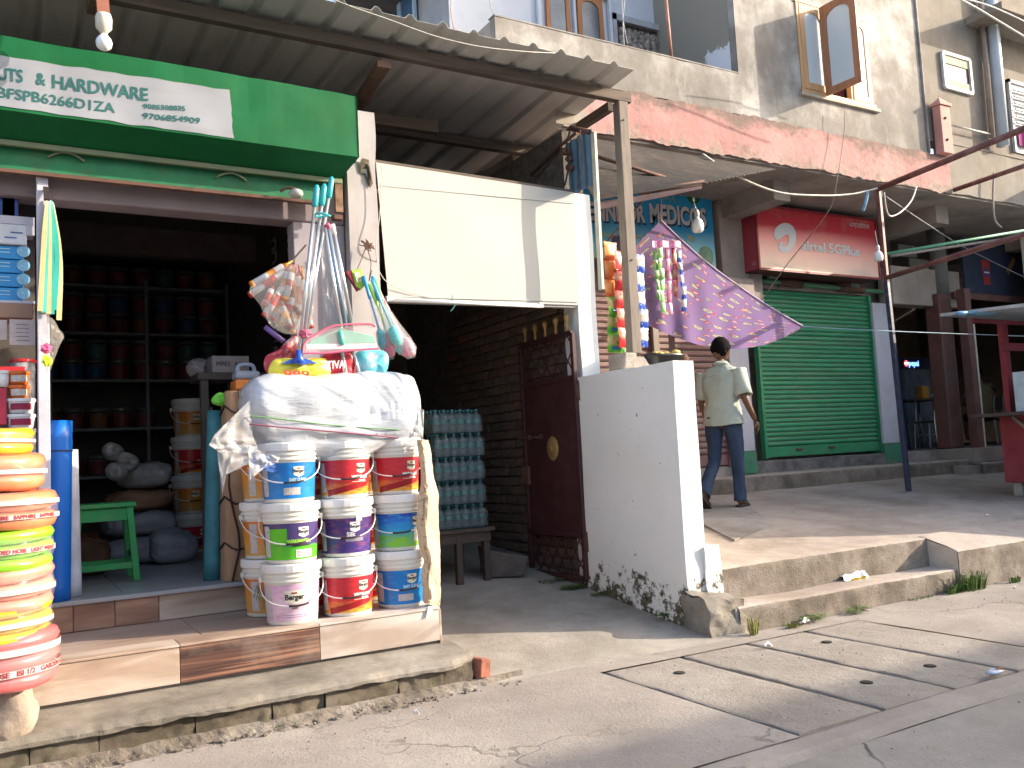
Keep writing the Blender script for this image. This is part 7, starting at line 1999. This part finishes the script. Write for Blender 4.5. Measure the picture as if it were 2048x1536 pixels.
# bunch of caulk tubes
ct = thing('sealant_bunch', 'bunch of white and red sealant tubes in clear bags hanging at the shop corner', 'sealant tubes', tuple(at(580,520,y=5.25)))
m_tubew = M('tubewhite', (.62,.58,.58), rough=.35, var=.08, bstr=0); m_tubr = plastic('tubered', (.55,.06,.04)); m_tubo = plastic('tubeorange', (.75,.26,.03))
TB = [((585,522),(503,570),.022),((590,530),(500,590),.020),((582,528),(560,598),.020),((588,530),(570,600),.022),((592,535),(590,615),.022),((598,530),(602,628),.024),((604,535),(615,640),.020),((575,560),(530,632),.024),((580,570),(545,640),.024),((590,580),(565,650),.024),((560,600),(580,655),.022),((548,570),(528,610),.020),((600,600),(585,665),.020),((612,610),(622,655),.018)]
for i, (a, b, r) in enumerate(TB):
    yy = 5.22 - .02*(i%4); A, B = at(*a, y=yy+.03), at(*b, y=yy); d = (B-A)
    ms = (m_tubr, m_tubw) if False else None
    tu = mk('tube', G().tube([A+d*.25, B], r, 12), m_tubew, ct, smooth=True)
    mk('cap', G().tube([A, A+d*.12, A+d*.24], [r*.25, r*.35, r*.9], 10), m_tubr if i%3 else m_tubo, tu, smooth=True)
    mk('band', G().tube([A+d*.45, A+d*(.62+.1*(i%3))], r*1.03, 12, caps=False), m_tubr if i%2 else m_tubo, tu, smooth=True)
    mk('end_ring', G().tube([B-d.normalized()*.012, B+d.normalized()*.002], r*1.06, 12), m_tubo if i%3 == 0 else m_tubr, tu, smooth=True)
crumple('', [(500,575),(560,540),(590,528),(615,545),(628,620),(615,660),(575,668),(540,650),(520,610)], 5.12, m_clear, parent=ct, depth=.03, name='film', seed=4)
wire('dark_string', curve([at(612,490,y=5.3), at(590,515,y=5.28), at(582,525,y=5.25)]), .006, m_black, 'dark cord from which the sealant bunch hangs', cat='cord')
# toilet brushes and sponge packet on the pilaster
kn = at(733,492,y=5.36)
wr = thing('wire_knot', 'tangle of dark wire nailed to the lilac pilaster', 'wire', tuple(kn))
for k in range(7):
    pts = [kn+Vector((.05*nz((k,j*.8,1))*2, -.02+.01*nz((k,j,4)), .06*nz((k*2,j*.9,7))*1.6)) for j in range(7)]
    mk('strand', G().tube(curve(pts, 4), .003, 5), m_rust, wr, smooth=True)
mk('strand', G().tube(curve([kn, at(722,520,y=5.34), at(712,545,y=5.3)]), .003, 5), m_rust, wr); mk('strand', G().tube(curve([kn, at(742,525,y=5.34), at(738,562,y=5.3), at(744,540,y=5.32)]), .003, 5), m_rust, wr)
sp_ = thing('sponge_packet', 'lime green scrub sponge packet with a maroon side hanging on the pilaster', 'packet', tuple(at(712,560,y=5.28)))
P_ = [at(px,py,y=5.27) for px, py in ((703,541),(722,536),(733,568),(722,580),(712,572))]; mk('sponge', G().poly(P_[::-1], (0,.035,0)), M('limesp', (.30,.55,.05), rough=.6, var=.4, sc=25), sp_, bev=.004)
P_ = [at(px,py,y=5.275) for px, py in ((692,543),(703,541),(722,578),(716,582))]; mk('pad', G().poly(P_[::-1], (0,.03,0)), M('wine', (.22,.02,.04), rough=.8), sp_)
mk('label', G().poly([at(px,py,y=5.265) for px, py in ((708,545),(718,543),(725,562),(715,566))][::-1], (0,.002,0)), M('labelyel', (.55,.60,.35), var=.5, sc=60), sp_)
BR = [((727,552),(770,700),(.05,.30,.62),(.04,.40,.42)),((745,553),(783,715),(.05,.32,.66),(.62,.08,.16)),((738,568),(792,702),(.30,.60,.06),(.66,.14,.22)),((748,556),(806,708),(.20,.58,.22),(.02,.42,.44)),((752,568),(818,714),(.62,.05,.08),(.62,.06,.14)),((756,580),(826,712),(.62,.22,.40),(.66,.30,.36)),((744,560),(798,690),(.15,.45,.60),(.05,.50,.48))]
bcn = ['light blue handled with a teal head','blue handled with a red head','lime handled with a pink head','green handled with a teal head','red handled with a crimson head','pink handled with a rosy head','pale blue handled with a turquoise head']
for i, (a, b, hc, bc) in enumerate(BR):
    yy = 5.20-.018*i; A, B = at(*a, y=5.26), at(*b, y=yy); d = (B-A); dn = d.normalized()
    t = thing('toilet_brush', '%s toilet brush in the bunch on the pilaster' % bcn[i], 'brush', tuple(B), 'toilet brushes hanging on the pilaster')
    mk('handle', G().tube([A, A+d*.30, A+d*.32, A+d*.72], [.012,.012,.007,.007], 8), plastic('bh%d'%i, hc), t, smooth=True)
    mk('head', G().tube([A+d*.72, A+d*.76, A+d*.90, A+d*.985], [.010,.030,.038,.024], 12), M('bb%d'%i, bc, rough=.7, bstr=1, bsc=120, var=.4, sc=60), t, smooth=True)
    mk('film', G().tube([A+d*.35, A+d*.5, A+d*.75, A+d*.92, A+d*1.02], [.016,.022,.043,.048,.012], 12), glassy('brfilm', (.85,.82,.82), .15, 0, .15, bstr=.8, bsc=22) if 'brfilm' not in MATS else MATS['brfilm'], t, smooth=True)
# bulbs over the shop, broken globe
t = thing('bulb', 'white bulb in a socket hanging from the rafter over the green shutter box', 'light bulb', tuple(at(208,85,y=4.86)))
c = at(208, 84, y=4.86)
mk('glass', G().lathe([(.014,.045),(.020,.035),(.036,.015),(.041,-.005),(.036,-.028),(.02,-.042),(.001,-.046)], 18, c), plastic('bulbwhite', (.80,.80,.78)), t, smooth=True)
mk('holder', G().lathe([(.018,.045),(.026,.06),(.040,.075),(.042,.13),(.036,.15)], 16, c), plastic('holder2', (.58,.52,.42)), t, smooth=True)
mk('arm', G().bar(c+Vector((0,0,.15)), c+Vector((-.01,.02,.34)), .06, .03), M('rustwood', (.24,.09,.06), rough=.8), t)
t = thing('broken_lamp', 'small round glass lamp shade with a bent bracket under the shutter box', 'lamp', tuple(at(590,386,y=5.28)))
c = at(592,386,y=5.26); mk('shade', G().lathe([(.008,-.02),(.03,-.028),(.044,-.012),(.044,.008),(.03,.02),(.01,.024)], 16, c), glassy('shadeglass', (.42,.42,.38), .1, 0, .9), t, smooth=True)
mk('bracket', G().tube(curve([at(560,383,y=5.3), at(575,376,y=5.28), at(592,378,y=5.26)]), .008, 6), m_rust, t, smooth=True)
mk('bracket_box', G().box(at(668,425,y=5.38)+Vector((-.02,0,-.03)), at(682,442,y=5.36)+Vector((0,-.04,.0))), m_rust, label='small rusty socket box fixed to the pilaster edge', cat='socket')
mk('edge_batten', G().bar(at(678,425,y=5.37), at(676,368,y=5.37), .05, .03, up=(0,1,0)), M('rustlath', (.22,.13,.08), rough=.9, var=.6, sc=20), label='rusty strip up the left edge of the pilaster', cat='strip')

# ================================================================ LITTER AND WEEDS
lt = thing('snack_wrapper', 'crumpled silver and yellow snack wrapper lying on the concrete step', 'wrapper', tuple(at(1706,1158,z=.18)))
c = at(1706,1156,z=.185)
def wrp(u, v):
    return Vector((c.x-.13+.26*u+.03*v, c.y-.04+.11*v, .178+.045*math.sin(math.pi*v)*(.7+.4*u)+.018*nz((u*5,v*5,2))))
mk('foil', G().grid(wrp, 16, 10), M('foilw', (.72,.72,.74), rough=.3, metal=.2, var=.1, bstr=.8, bsc=25), lt, solid=.002)
mk('foil_edge', G().grid(lambda u, v: wrp(.15+.7*u, 0)+Vector((0,-.006-.012*v,-.002+.024*v)), 10, 2), M('foily', (.55,.38,.03), rough=.4, var=.7, sc=25), lt)
def scrap(label, px, py, w_, h_, m, z=.02, ang=.3, y=None, name='paper_scrap'):
    c = at(px, py, z=z) if y is None else at(px, py, y=y)
    g = G().grid(lambda u, v: Vector((c.x+(u-.5)*w_, c.y+(v-.5)*h_, c.z+.010+.012*math.sin(u*5+v*3)+.006*nz((u*6,v*6,px)))), 6, 4)
    g.xf(Matrix.Translation(c) @ Matrix.Rotation(ang,4,'Z') @ Matrix.Translation(-c))
    return mk(name, g, m, label=label, cat='litter', solid=.001)
m_paper = M('paper', (.66,.65,.66), rough=.7, bstr=0)
scrap('white paper scrap in the slab joint by the step corner', 1534, 1293, .09, .03, m_paper)
scrap('long white paper strip at the foot of the step by the weeds', 1610, 1245, .16, .04, m_paper, ang=.5)
scrap('small white scrap at the end of the terrace crack', 1532, 1062, .10, .03, m_paper, z=.46)
scrap('white scrap on the terrace before the food stall', 1975, 1033, .10, .04, m_paper, z=.47)
scrap('small white scrap at the right edge of the pavement', 2030, 1178, .05, .02, m_paper)
scrap('white pebble sized scrap near the left kerb', 832, 1428, .03, .02, m_paper)
scrap('small pale scrap on the passage floor', 1311, 1226, .03, .02, m_paper, z=.07)
c = at(1990,1349,z=.02)
t = thing('plastic_scrap', 'torn white plastic scrap with a brown stick on the drain slab at the right', 'litter', tuple(c))
mk('plastic', G().ball(c+Vector((0,0,.012)), .04, 10, 0, (1.3,.8,.35), .3), M('plw', (.62,.66,.74), rough=.4), t, smooth=True)
mk('stick', G().bar(c+Vector((.02,0,.02)), c+Vector((.10,.02,.012)), .018, .01), M('stickbrown', (.20,.10,.06), rough=.9), t)
q = at(2010,955,z=.66)
for i, (px, py, col) in enumerate(((1962,925,(.60,.40,.10)),(1971,928,(.6,.6,.6)))):
    scrap(['yellow bit of litter at the terrace step on the right','white bit of litter at the terrace step on the right'][i], px, py+18, .06, .04, M('lit%d'%i, col), z=.60)
# grass tufts
m_leaf = M('leafgreen', (.10,.17,.03), rough=.6, var=.5, sc=20, bstr=0); m_leafy = M('leafyellow', (.22,.22,.05), rough=.7, var=.4, sc=20, bstr=0)
def tuft(label, c, n, h, r, m, cat='weeds', wid=.006, leafy=0, seedx=0):
    c = Vector(c)
    if c.z < .02 and c.y > 4.34: c.x *= 4.34/c.y; c.y = 4.34
    g = G()
    for k in range(n):
        a = random.uniform(0, 6.28); rr = random.uniform(0, r); b = Vector(c)+Vector((rr*math.cos(a)*1.6, rr*math.sin(a)*.6, 0))
        hh = h*random.uniform(.4,1.1); ln = Vector((math.cos(a), math.sin(a)*.6, 0))*hh*random.uniform(.2,.9)
        s = Vector((-math.sin(a), math.cos(a), 0))*wid*random.uniform(.5,1.2)
        if leafy:
            # small broad leaves on a stem
            p = b+Vector((0,0,hh*.6))+ln*.5; l = .02*random.uniform(.6,1.4)
            d = ln.normalized()*l; s2 = s.normalized()*l*.5
            g.add([p, p+d*.5+s2+Vector((0,0,.004)), p+d, p+d*.5-s2+Vector((0,0,.004))], [(0,1,2,3)])
            g.add([b, b+s*.2, p], [(0,1,2)])
        else:
            p1 = b+ln*.35+Vector((0,0,hh*.65)); p2 = b+ln+Vector((0,0,hh*random.uniform(.5,.95)))
            g.add([b-s, b+s, p1+s*.8, p1-s*.8, p2], [(0,1,2,3),(3,2,4)])
    return mk('weed_tuft', g, m, label=label, cat=cat)
def gz(px, py, z=.0): return at(px, py, z=z)
tuft('leafy green weeds at the foot of the step, middle tuft', gz(1625,1240), 130, .07, .07, m_leaf, wid=.004, leafy=1); tuft('low leafy green weeds at the step foot right of the middle tuft', gz(1718,1216), 120, .06, .07, m_leaf, wid=.004, leafy=1)
tuft('tall grassy weeds at the corner where the step meets the raised kerb', gz(1945,1168), 160, .20, .10, m_leaf, wid=.005); tuft('grassy weeds left of the tall tuft at the raised kerb', gz(1908,1176), 70, .10, .06, m_leaf)
tuft('yellowed grass blades under the rough wall foot corner', gz(1508,1270), 34, .16, .03, m_leafy, wid=.005); tuft('dry yellow grass at the step foot near the corner', gz(1585,1255), 50, .04, .05, m_leafy); tuft('green weeds at the right end of the kerb foot', gz(2030,1165), 60, .07, .05, m_leaf)
tuft('leafy green weeds under the iron gate hinge', at(1148,1182,z=.17), 220, .07, .07, m_leaf, wid=.004, leafy=1); tuft('dark weeds beneath the open iron gate leaf', at(1110,1168,z=.20), 160, .06, .08, m_leaf, wid=.004, leafy=1)
tuft('mossy weeds along the foot of the whitewashed wall', at(1215,1190,z=.15), 200, .035, .09, m_leaf, wid=.004, leafy=1); tuft('mossy weeds near the street end of the whitewashed wall', at(1330,1232,z=.09), 120, .03, .06, m_leaf, wid=.004, leafy=1)
g = G()
for k in range(900):
    x = random.uniform(4.3, 7.5) if random.random() < .6 else random.uniform(-.8, 2.2); y = 4.395-abs(random.gauss(0,.02)); a = random.uniform(0,6.28); h = random.uniform(.01,.03)
    if noise.noise((x*2.2, 3, 1)) < .05: continue
    g.add([(x,y,.0),(x+.006*math.cos(a),y+.006*math.sin(a),.0),(x+.02*math.cos(a),y-.01,h)], [(0,1,2)])
mk('kerb_grass', g, m_leaf, kind='stuff')
g = G()
for k in range(500):
    x = random.uniform(-1, 8); y = random.uniform(2.2, 4.38); r = random.uniform(.0015,.006)
    g.ball((x, y, (.012 if 2.93<x<5.1 and y<4.18 and y>2.75 else .0)+r*.4), r, 5, 0, (1,1,.7), .3)
mk('gravel_grit', g, m_curb, kind='stuff')
# ================================================================ PEOPLE
m_skin = M('skin', (.15,.075,.045), rough=.5, var=.12, sc=8, bstr=.08, bsc=60); m_hair = M('hair', (.006,.005,.005), rough=.9, spec=.1, var=.4, sc=60, bstr=.8, bsc=160)
def skinned(joints, edges, sub=2, root=0):
    me = bpy.data.meshes.new('b'); me.from_pydata([j[0] for j in joints], edges, [])
    o = bpy.data.objects.new('b', me); COL.objects.link(o)
    o.modifiers.new('s', 'SKIN'); 
    if not me.skin_vertices: 
        import bmesh
    for i, j in enumerate(joints):
        sv = me.skin_vertices[0].data[i]; r = j[1]; sv.radius = (r, r) if not isinstance(r, tuple) else r; sv.use_root = (i == root)
    m = o.modifiers.new('u', 'SUBSURF'); m.levels = m.render_levels = sub
    dg = bpy.context.evaluated_depsgraph_get(); dg.update(); ev = o.evaluated_get(dg); em = ev.to_mesh()
    vs = [v.co.copy() for v in em.vertices]; fs = [tuple(p.vertices) for p in em.polygons]
    ev.to_mesh_clear(); bpy.data.objects.remove(o); bpy.data.meshes.remove(me)
    return G().add(vs, fs)
def loft(secs, n=20, exps=1.0, fold=0.0, seed=0, closed=False):
    # secs: (centre, half width vec, half depth vec)
    g = G(); k = len(secs); vs = []
    for i, (c, a, b) in enumerate(secs):
        c, a, b = Vector(c), Vector(a), Vector(b)
        for j in range(n):
            t = 2*math.pi*j/n; ct, st = math.cos(t), math.sin(t)
            e = lambda x: math.copysign(abs(x)**exps, x)
            p = c + a*e(ct) + b*e(st)
            if fold: p += (a*ct+b*st).normalized()*fold*nz((ct*2+seed, st*2, i*.55))
            vs.append(p)
    fs = [(i*n+j, i*n+(j+1)%n, (i+1)*n+(j+1)%n, (i+1)*n+j) for i in range(k-1) for j in range(n)]
    if closed: fs += [tuple(range(n))[::-1], tuple((k-1)*n+j for j in range(n))]
    return g.add(vs, fs)
def hand(wrist, direction, palm_n, s=1.0, curl=.5):
    d = Vector(direction).normalized(); nrm = Vector(palm_n).normalized(); side = d.cross(nrm).normalized()
    gs = G(); w = Vector(wrist)
    pal = skinned([(w, .024), (w+d*.05*s, .027), (w+d*.085*s, .024)], [(0,1),(1,2)], 1)
    gs.join(pal)
    for k, (off, L, r) in enumerate(((-.027,.070,.0085),(-.009,.080,.009),(.009,.074,.009),(.026,.058,.008))):
        p0 = w+d*.075*s+side*off; p1 = w+d*.10*s+side*off*1.1; dd = (d*math.cos(curl)+nrm*math.sin(curl)); p2 = p1+dd*L*.45; dd2 = d*math.cos(curl*2.2)+nrm*math.sin(curl*2.2); p3 = p2+dd2*L*.45
        gs.join(skinned([(p0,r),(p1,r),(p2,r*.95),(p3,r*.75)], [(0,1),(1,2),(2,3)], 1))
    p0 = w+d*.03*s-side*.02; p1 = p0+(d*.6-side*.7+nrm*.4).normalized()*.04; p2 = p1+(d*.9-side*.2+nrm*.4).normalized()*.035
    gs.join(skinned([(p0,.012),(p1,.011),(p2,.008)], [(0,1),(1,2)], 1))
    return gs
def head_g(c, fwd, up=Vector((0,0,1)), s=1.0):
    # ellipsoidal skull with face relief; c = centre of head
    f = Vector(fwd).normalized(); r = f.cross(up).normalized(); 
    def q(u, v):
        a = 2*math.pi*u; ph = math.pi*(v-.5); x = math.cos(ph)*math.cos(a); y = math.cos(ph)*math.sin(a); z = math.sin(ph)
        # x forward, y side
        X = x*.098; Y = y*.077*(1-.18*max(0,-z)*1.2); Z = z*.118
        if x > 0: X += .012*max(0,-z)*x; 
        if x > .6:
            nzv = math.exp(-((y/.16)**2))*math.exp(-(((z+.12)/.17)**2)); X += .022*nzv
            X -= .008*math.exp(-(((abs(y)-.38)/.16)**2))*math.exp(-(((z-.12)/.12)**2))
            X += .006*math.exp(-((y/.3)**2))*math.exp(-(((z+.5)/.08)**2)) + .008*math.exp(-((y/.3)**2))*math.exp(-(((z+.85)/.12)**2))
        return Vector(c)+ (f*X + r*Y + up*Z)*s
    return G().grid(q, 40, 26)
def person_walk():
    ground = PLT(6.9)
    base = Vector((6.585, 6.90, ground))
    th = R_(22)                                     # facing: 22 degrees from +X towards +Y
    F = Vector((math.cos(th), math.sin(th), 0)); L_ = Vector((-F.y, F.x, 0)); U = Vector((0,0,1))
    def P(f, l, u): return base + F*f + L_*l + U*u
    pr = thing('person', 'person in a pale short sleeved shirt and blue jeans walking away along the terrace', 'person', tuple(base))
    hip = .96
    # joints: planted right foot ahead, left foot trailing with the heel lifted
    RH, LH = P(0,-.09,hip-.03), P(-.02,.09,hip-.03)
    RK, LK = P(.07,-.10,.51), P(-.05,.11,.50)
    RA, LA = P(.06,-.10,.09), P(-.34,.12,.17)
    NK = P(.03,0,1.50); CH = P(.02,0,1.30); 
    RS, LS = P(.02,-.19,1.43), P(.02,.19,1.43)
    RE_, LE_ = P(-.03,-.27,1.13), P(.04,.26,1.13)
    RW, LW = P(.13,-.30,.90), P(.14,.24,.90)
    J = [(P(0,0,hip), .12), (P(0,0,1.13), .115), (CH, .13), (NK, .052), (P(.045,0,1.60), .05),
         (RS, .06), (RE_, .042), (RW, .027), (LS, .06), (LE_, .042), (LW, .027),
         (RH, .09), (RK, .058), (RA, .038), (P(.16,-.10,.035), .030), (LH, .09), (LK, .058), (LA, .038), (P(-.26,.12,.055), .030), (P(.015,-.10,.045), .034), (P(-.405,.12,.165), .034)]
    E = [(0,1),(1,2),(2,3),(3,4),(2,5),(5,6),(6,7),(2,8),(8,9),(9,10),(0,11),(11,12),(12,13),(13,14),(0,15),(15,16),(16,17),(17,18),(13,19),(17,20)]
    g = skinned(J, E, 2)
    g.join(hand(RW, (RW-RE_)*.6+Vector((0,0,-.05)), -F*.2+L_, 1.0, .45)); g.join(hand(LW, (LW-LE_), -L_, 1.0, .45))
    hc = P(.06, 0, 1.685); hf = (F*.95 - L_*.45).normalized()
    g.join(head_g(hc, hf, s=1.08))
    for s in (-1, 1):
        rr = hf.cross(U).normalized()*s; g.ball(hc+rr*.076-hf*.005+U*(-.01), .026, 10, 0, (.6,.6,1.2))
    body = mk('body', g, m_skin, pr, smooth=True)
    rr = hf.cross(U).normalized()
    for s in (-1,1): mk('eye', G().ball(hc+hf*.080+rr*.03*s+U*.014, .011, 10), M('eyew', (.5,.48,.46), rough=.2), body, smooth=True)
    mk('mouth', G().tube([hc+hf*.094-rr*.02-U*.062, hc+hf*.100-U*.060, hc+hf*.094+rr*.02-U*.062], .004, 6), M('lips', (.18,.07,.05)), body, smooth=True)
    # hair: cap over the skull
    def hr(u, v):
        a = 2*math.pi*u; z = 1-v*1.55 + (.85*max(0, math.cos(a))**.7 * v); ph = math.asin(max(-1, min(1, z))); x = math.cos(ph)*math.cos(a); y = math.cos(ph)*math.sin(a); nk_ = 1-.45*max(0, -z); x *= nk_; y *= nk_
        p = (hf*(x*.104) + (hf.cross(U).normalized())*(y*.084) + U*(math.sin(ph)*.126))*1.10
        return hc + p*(1.0+.035*nz(p*60)+.02*nz(p*150))
    mk('hair', G().grid(hr, 40, 18), m_hair, pr, smooth=True, solid=.006)
    # shirt
    m_sh = M('shirt', (.40,.44,.38), rough=.9, var=.12, sc=4, bstr=.6, bsc=9, bd=.03)
    n = 36
    sec = [(.865,.215,.150,-.01),(.90,.212,.150,-.01),(.98,.200,.142,-.005),(1.08,.180,.130,0),(1.18,.180,.130,.0),(1.28,.195,.132,.01),(1.36,.208,.128,.015),(1.43,.205,.112,.02),(1.475,.165,.09,.025),(1.50,.105,.07,.03),(1.52,.070,.062,.035)]
    sec2 = []
    for a_, b_ in zip(sec, sec[1:]):
        for k_ in range(3): sec2.append(tuple(a_[c_]+(b_[c_]-a_[c_])*k_/3 for c_ in range(4)))
    sec = sec2+[sec[-1]]
    secs = [(P(f-.0,0,z), -L_*w_, F*d_) for z, w_, d_, f in sec]
    g = loft(secs, n, .9, .022, 3)
    for j, q_ in enumerate(g.v):
        i_, k_ = divmod(j, n); hh_ = q_.z-base.z; dd_ = (q_-P(0,0,hh_)); dd_.z = 0; dd_.normalize(); amp_ = .012 if hh_ < 1.35 else .004
        q_ += dd_*amp_*(abs(nz((k_*.9, hh_*3.5, 2)))*2-.5) + dd_*.008*nz((k_*.5, hh_*14, 7))
    # curved tail hem
    for j in range(n):
        g.v[j] += U*(.035*abs(math.cos(2*math.pi*j/n))**3 + .01*nz((j*.5,1,1)))
    mk('shirt', g, m_sh, pr, smooth=True, solid=.004)
    sh_o = pr
    def sleeve(S_, E_, seed):
        d = (E_-S_); a = d.normalized(); x = a.cross(F).normalized(); y = a.cross(x)
        inn = P(0,0,1.40)
        s0 = S_ + (inn-S_).normalized()*.07
        return loft([(s0+U*.005, x*.085, y*.085),(S_+U*.012+d*.02, x*.090, y*.085),(S_+d*.3, x*.080, y*.078),(S_+d*.6, x*.082, y*.080),(S_+d*.88, x*.086, y*.084)], 20, 1, .016, seed)
    mk('sleeve', sleeve(RS, RE_, 1), m_sh, pr, smooth=True, solid=.004); mk('sleeve', sleeve(LS, LE_, 4), m_sh, pr, smooth=True, solid=.004)
    nk = P(.035,0,1.52)
    mk('collar', loft([(nk-U*.015,-L_*.082,F*.075),(nk+U*.025,-L_*.070,F*.064),(nk+U*.035,-L_*.068,F*.062),(nk+U*.0,-L_*.092,F*.085)], 24), m_sh, pr, smooth=True, solid=.003)
    mk('yoke_seam', G().tube([P(-.103+.03*abs(t)**2,.18*t,1.40-.01*abs(t)) for t in (-.9,-.6,-.3,0,.3,.6,.9)], .002, 4), M('seam', (.26,.30,.25), bstr=0), pr)
    # jeans
    m_j = M('jeans', (.025,.045,.09), rough=.85, var=.35, sc=7, bstr=.7, bsc=14, dirt=(.06,.10,.16), dsc=3, damt=.4)
    def leg(Hp, K, A, seed):
        ss = []
        for t, w_, d_ in ((-.08,.100,.11),(.05,.098,.105),(.3,.088,.094),(.6,.078,.083),(.95,.066,.070)):
            p = lerp(Hp, K, t); ss.append((p, -L_*w_, F*d_))
        ax = (A-K).normalized(); fx = (F - ax*F.dot(ax)).normalized()
        for t, w_, d_ in ((.1,.064,.068),(.35,.063,.068),(.6,.061,.066),(.8,.062,.068),(.97,.064,.072),(1.04,.064,.074)):
            p = lerp(K, A, t); ss.append((p, -L_*w_, fx*d_))
        g_ = loft(ss, 22, 1, .018, seed)
        for q_ in g_.v: q_ += F*.006*nz((q_.x*9, q_.y*9, q_.z*26)) + L_*.005*nz((q_.x*11, q_.z*22, seed))
        return g_
    mk('jeans', leg(RH, RK, RA, 2).join(leg(LH, LK, LA, 6)).join(loft([(P(-.005,0,hip-.06),-L_*.175,F*.125),(P(0,0,hip+.05),-L_*.165,F*.12)], 24, 1)), m_j, pr, smooth=True, solid=.004)
    # sandals
    m_sd = M('sandal', (.035,.025,.022), rough=.6, bstr=.3)
    def sandal(A, pitch, name='sandal'):
        c = Vector((A.x, A.y, 0)); f = F*math.cos(pitch)+U*(-math.sin(pitch)); up = F*math.sin(pitch)+U*math.cos(pitch)
        o = A - up*.085
        def f1(z): return [o+f*x+L_*y+up*z for x, y in ((-.075,-.03),(-.085,0),(-.075,.03),(.02,.042),(.12,.048),(.175,.03),(.185,0),(.17,-.035),(.10,-.045),(.02,-.038))]
        g = G().poly([q_-up*.0 for q_ in f1(0)], up*.03); s = mk(name, g, m_sd, pr, bev=.004)
        mk('strap', G().grid(lambda u, v: o+f*(.06+.05*v)+L_*(.046*math.cos(math.pi*u))+up*(.02+.052*math.sin(math.pi*u)), 10, 2), m_sd, s, solid=.004)
    sandal(RA, 0); sandal(LA, R_(38))
    return pr
person_walk()
def person_sit():
    q = at(1968, 830, y=9.35); base = Vector((q.x, 9.35, 1.03))
    th = R_(60); F = Vector((math.cos(th), math.sin(th), 0)); L_ = Vector((-F.y, F.x, 0)); U = Vector((0,0,1))
    P = lambda f, l, u: base+F*f+L_*l+U*u
    pr = thing('person', 'seated person in a dull yellow shirt with back turned inside the eating house', 'person', tuple(base))
    J = [(P(0,0,.52),.13),(P(0,0,.75),.12),(P(.03,0,.95),.13),(P(.06,0,1.10),.05),(P(.08,0,1.18),.05),(P(.03,-.2,1.02),.055),(P(.08,-.26,.76),.04),(P(.30,-.18,.74),.028),(P(.03,.2,1.02),.055),(P(.08,.26,.76),.04),(P(.30,.18,.74),.028),(P(.40,-.1,.50),.07),(P(.42,-.1,.08),.045),(P(.40,.1,.50),.07),(P(.42,.1,.08),.045)]
    E = [(0,1),(1,2),(2,3),(3,4),(2,5),(5,6),(6,7),(2,8),(8,9),(9,10),(0,11),(11,12),(0,13),(13,14)]
    g = skinned(J, E, 2); hc = P(.11,0,1.30); g.join(head_g(hc, F)); g.join(hand(P(.30,-.18,.74), F, -U)); g.join(hand(P(.30,.18,.74), F, -U))
    mk('body', g, m_skin, pr, smooth=True)
    mk('hair', G().ball(hc+U*.02-F*.01, .118, 16, 0, (.9,.8,1.0), .02), m_hair, pr, smooth=True)
    m_y = M('yellowshirt', (.30,.24,.13), rough=.9, var=.15)
    mk('shirt', loft([(P(0,0,.48),-L_*.18,F*.14),(P(0,0,.75),-L_*.17,F*.14),(P(.02,0,.95),-L_*.2,F*.14),(P(.03,0,1.04),-L_*.18,F*.11),(P(.06,0,1.12),-L_*.07,F*.06)], 24, 1, .02).join(loft([(P(.03,-.17,1.02),F*.085,U*.085),(P(.06,-.25,.86),F*.08,L_*.08)], 16)).join(loft([(P(.03,.17,1.02),F*.085,U*.085),(P(.06,.25,.86),F*.08,L_*.08)], 16)), m_y, pr, smooth=True, solid=.004)
    mk('trousers', loft([(P(-.02,-.09,.5),-L_*.10,U*.1),(P(.40,-.1,.50),-L_*.08,U*.08)], 16).join(loft([(P(-.02,.09,.5),-L_*.10,U*.1),(P(.40,.1,.50),-L_*.08,U*.08)], 16)), m_dkwall, pr, smooth=True, solid=.004)
person_sit()
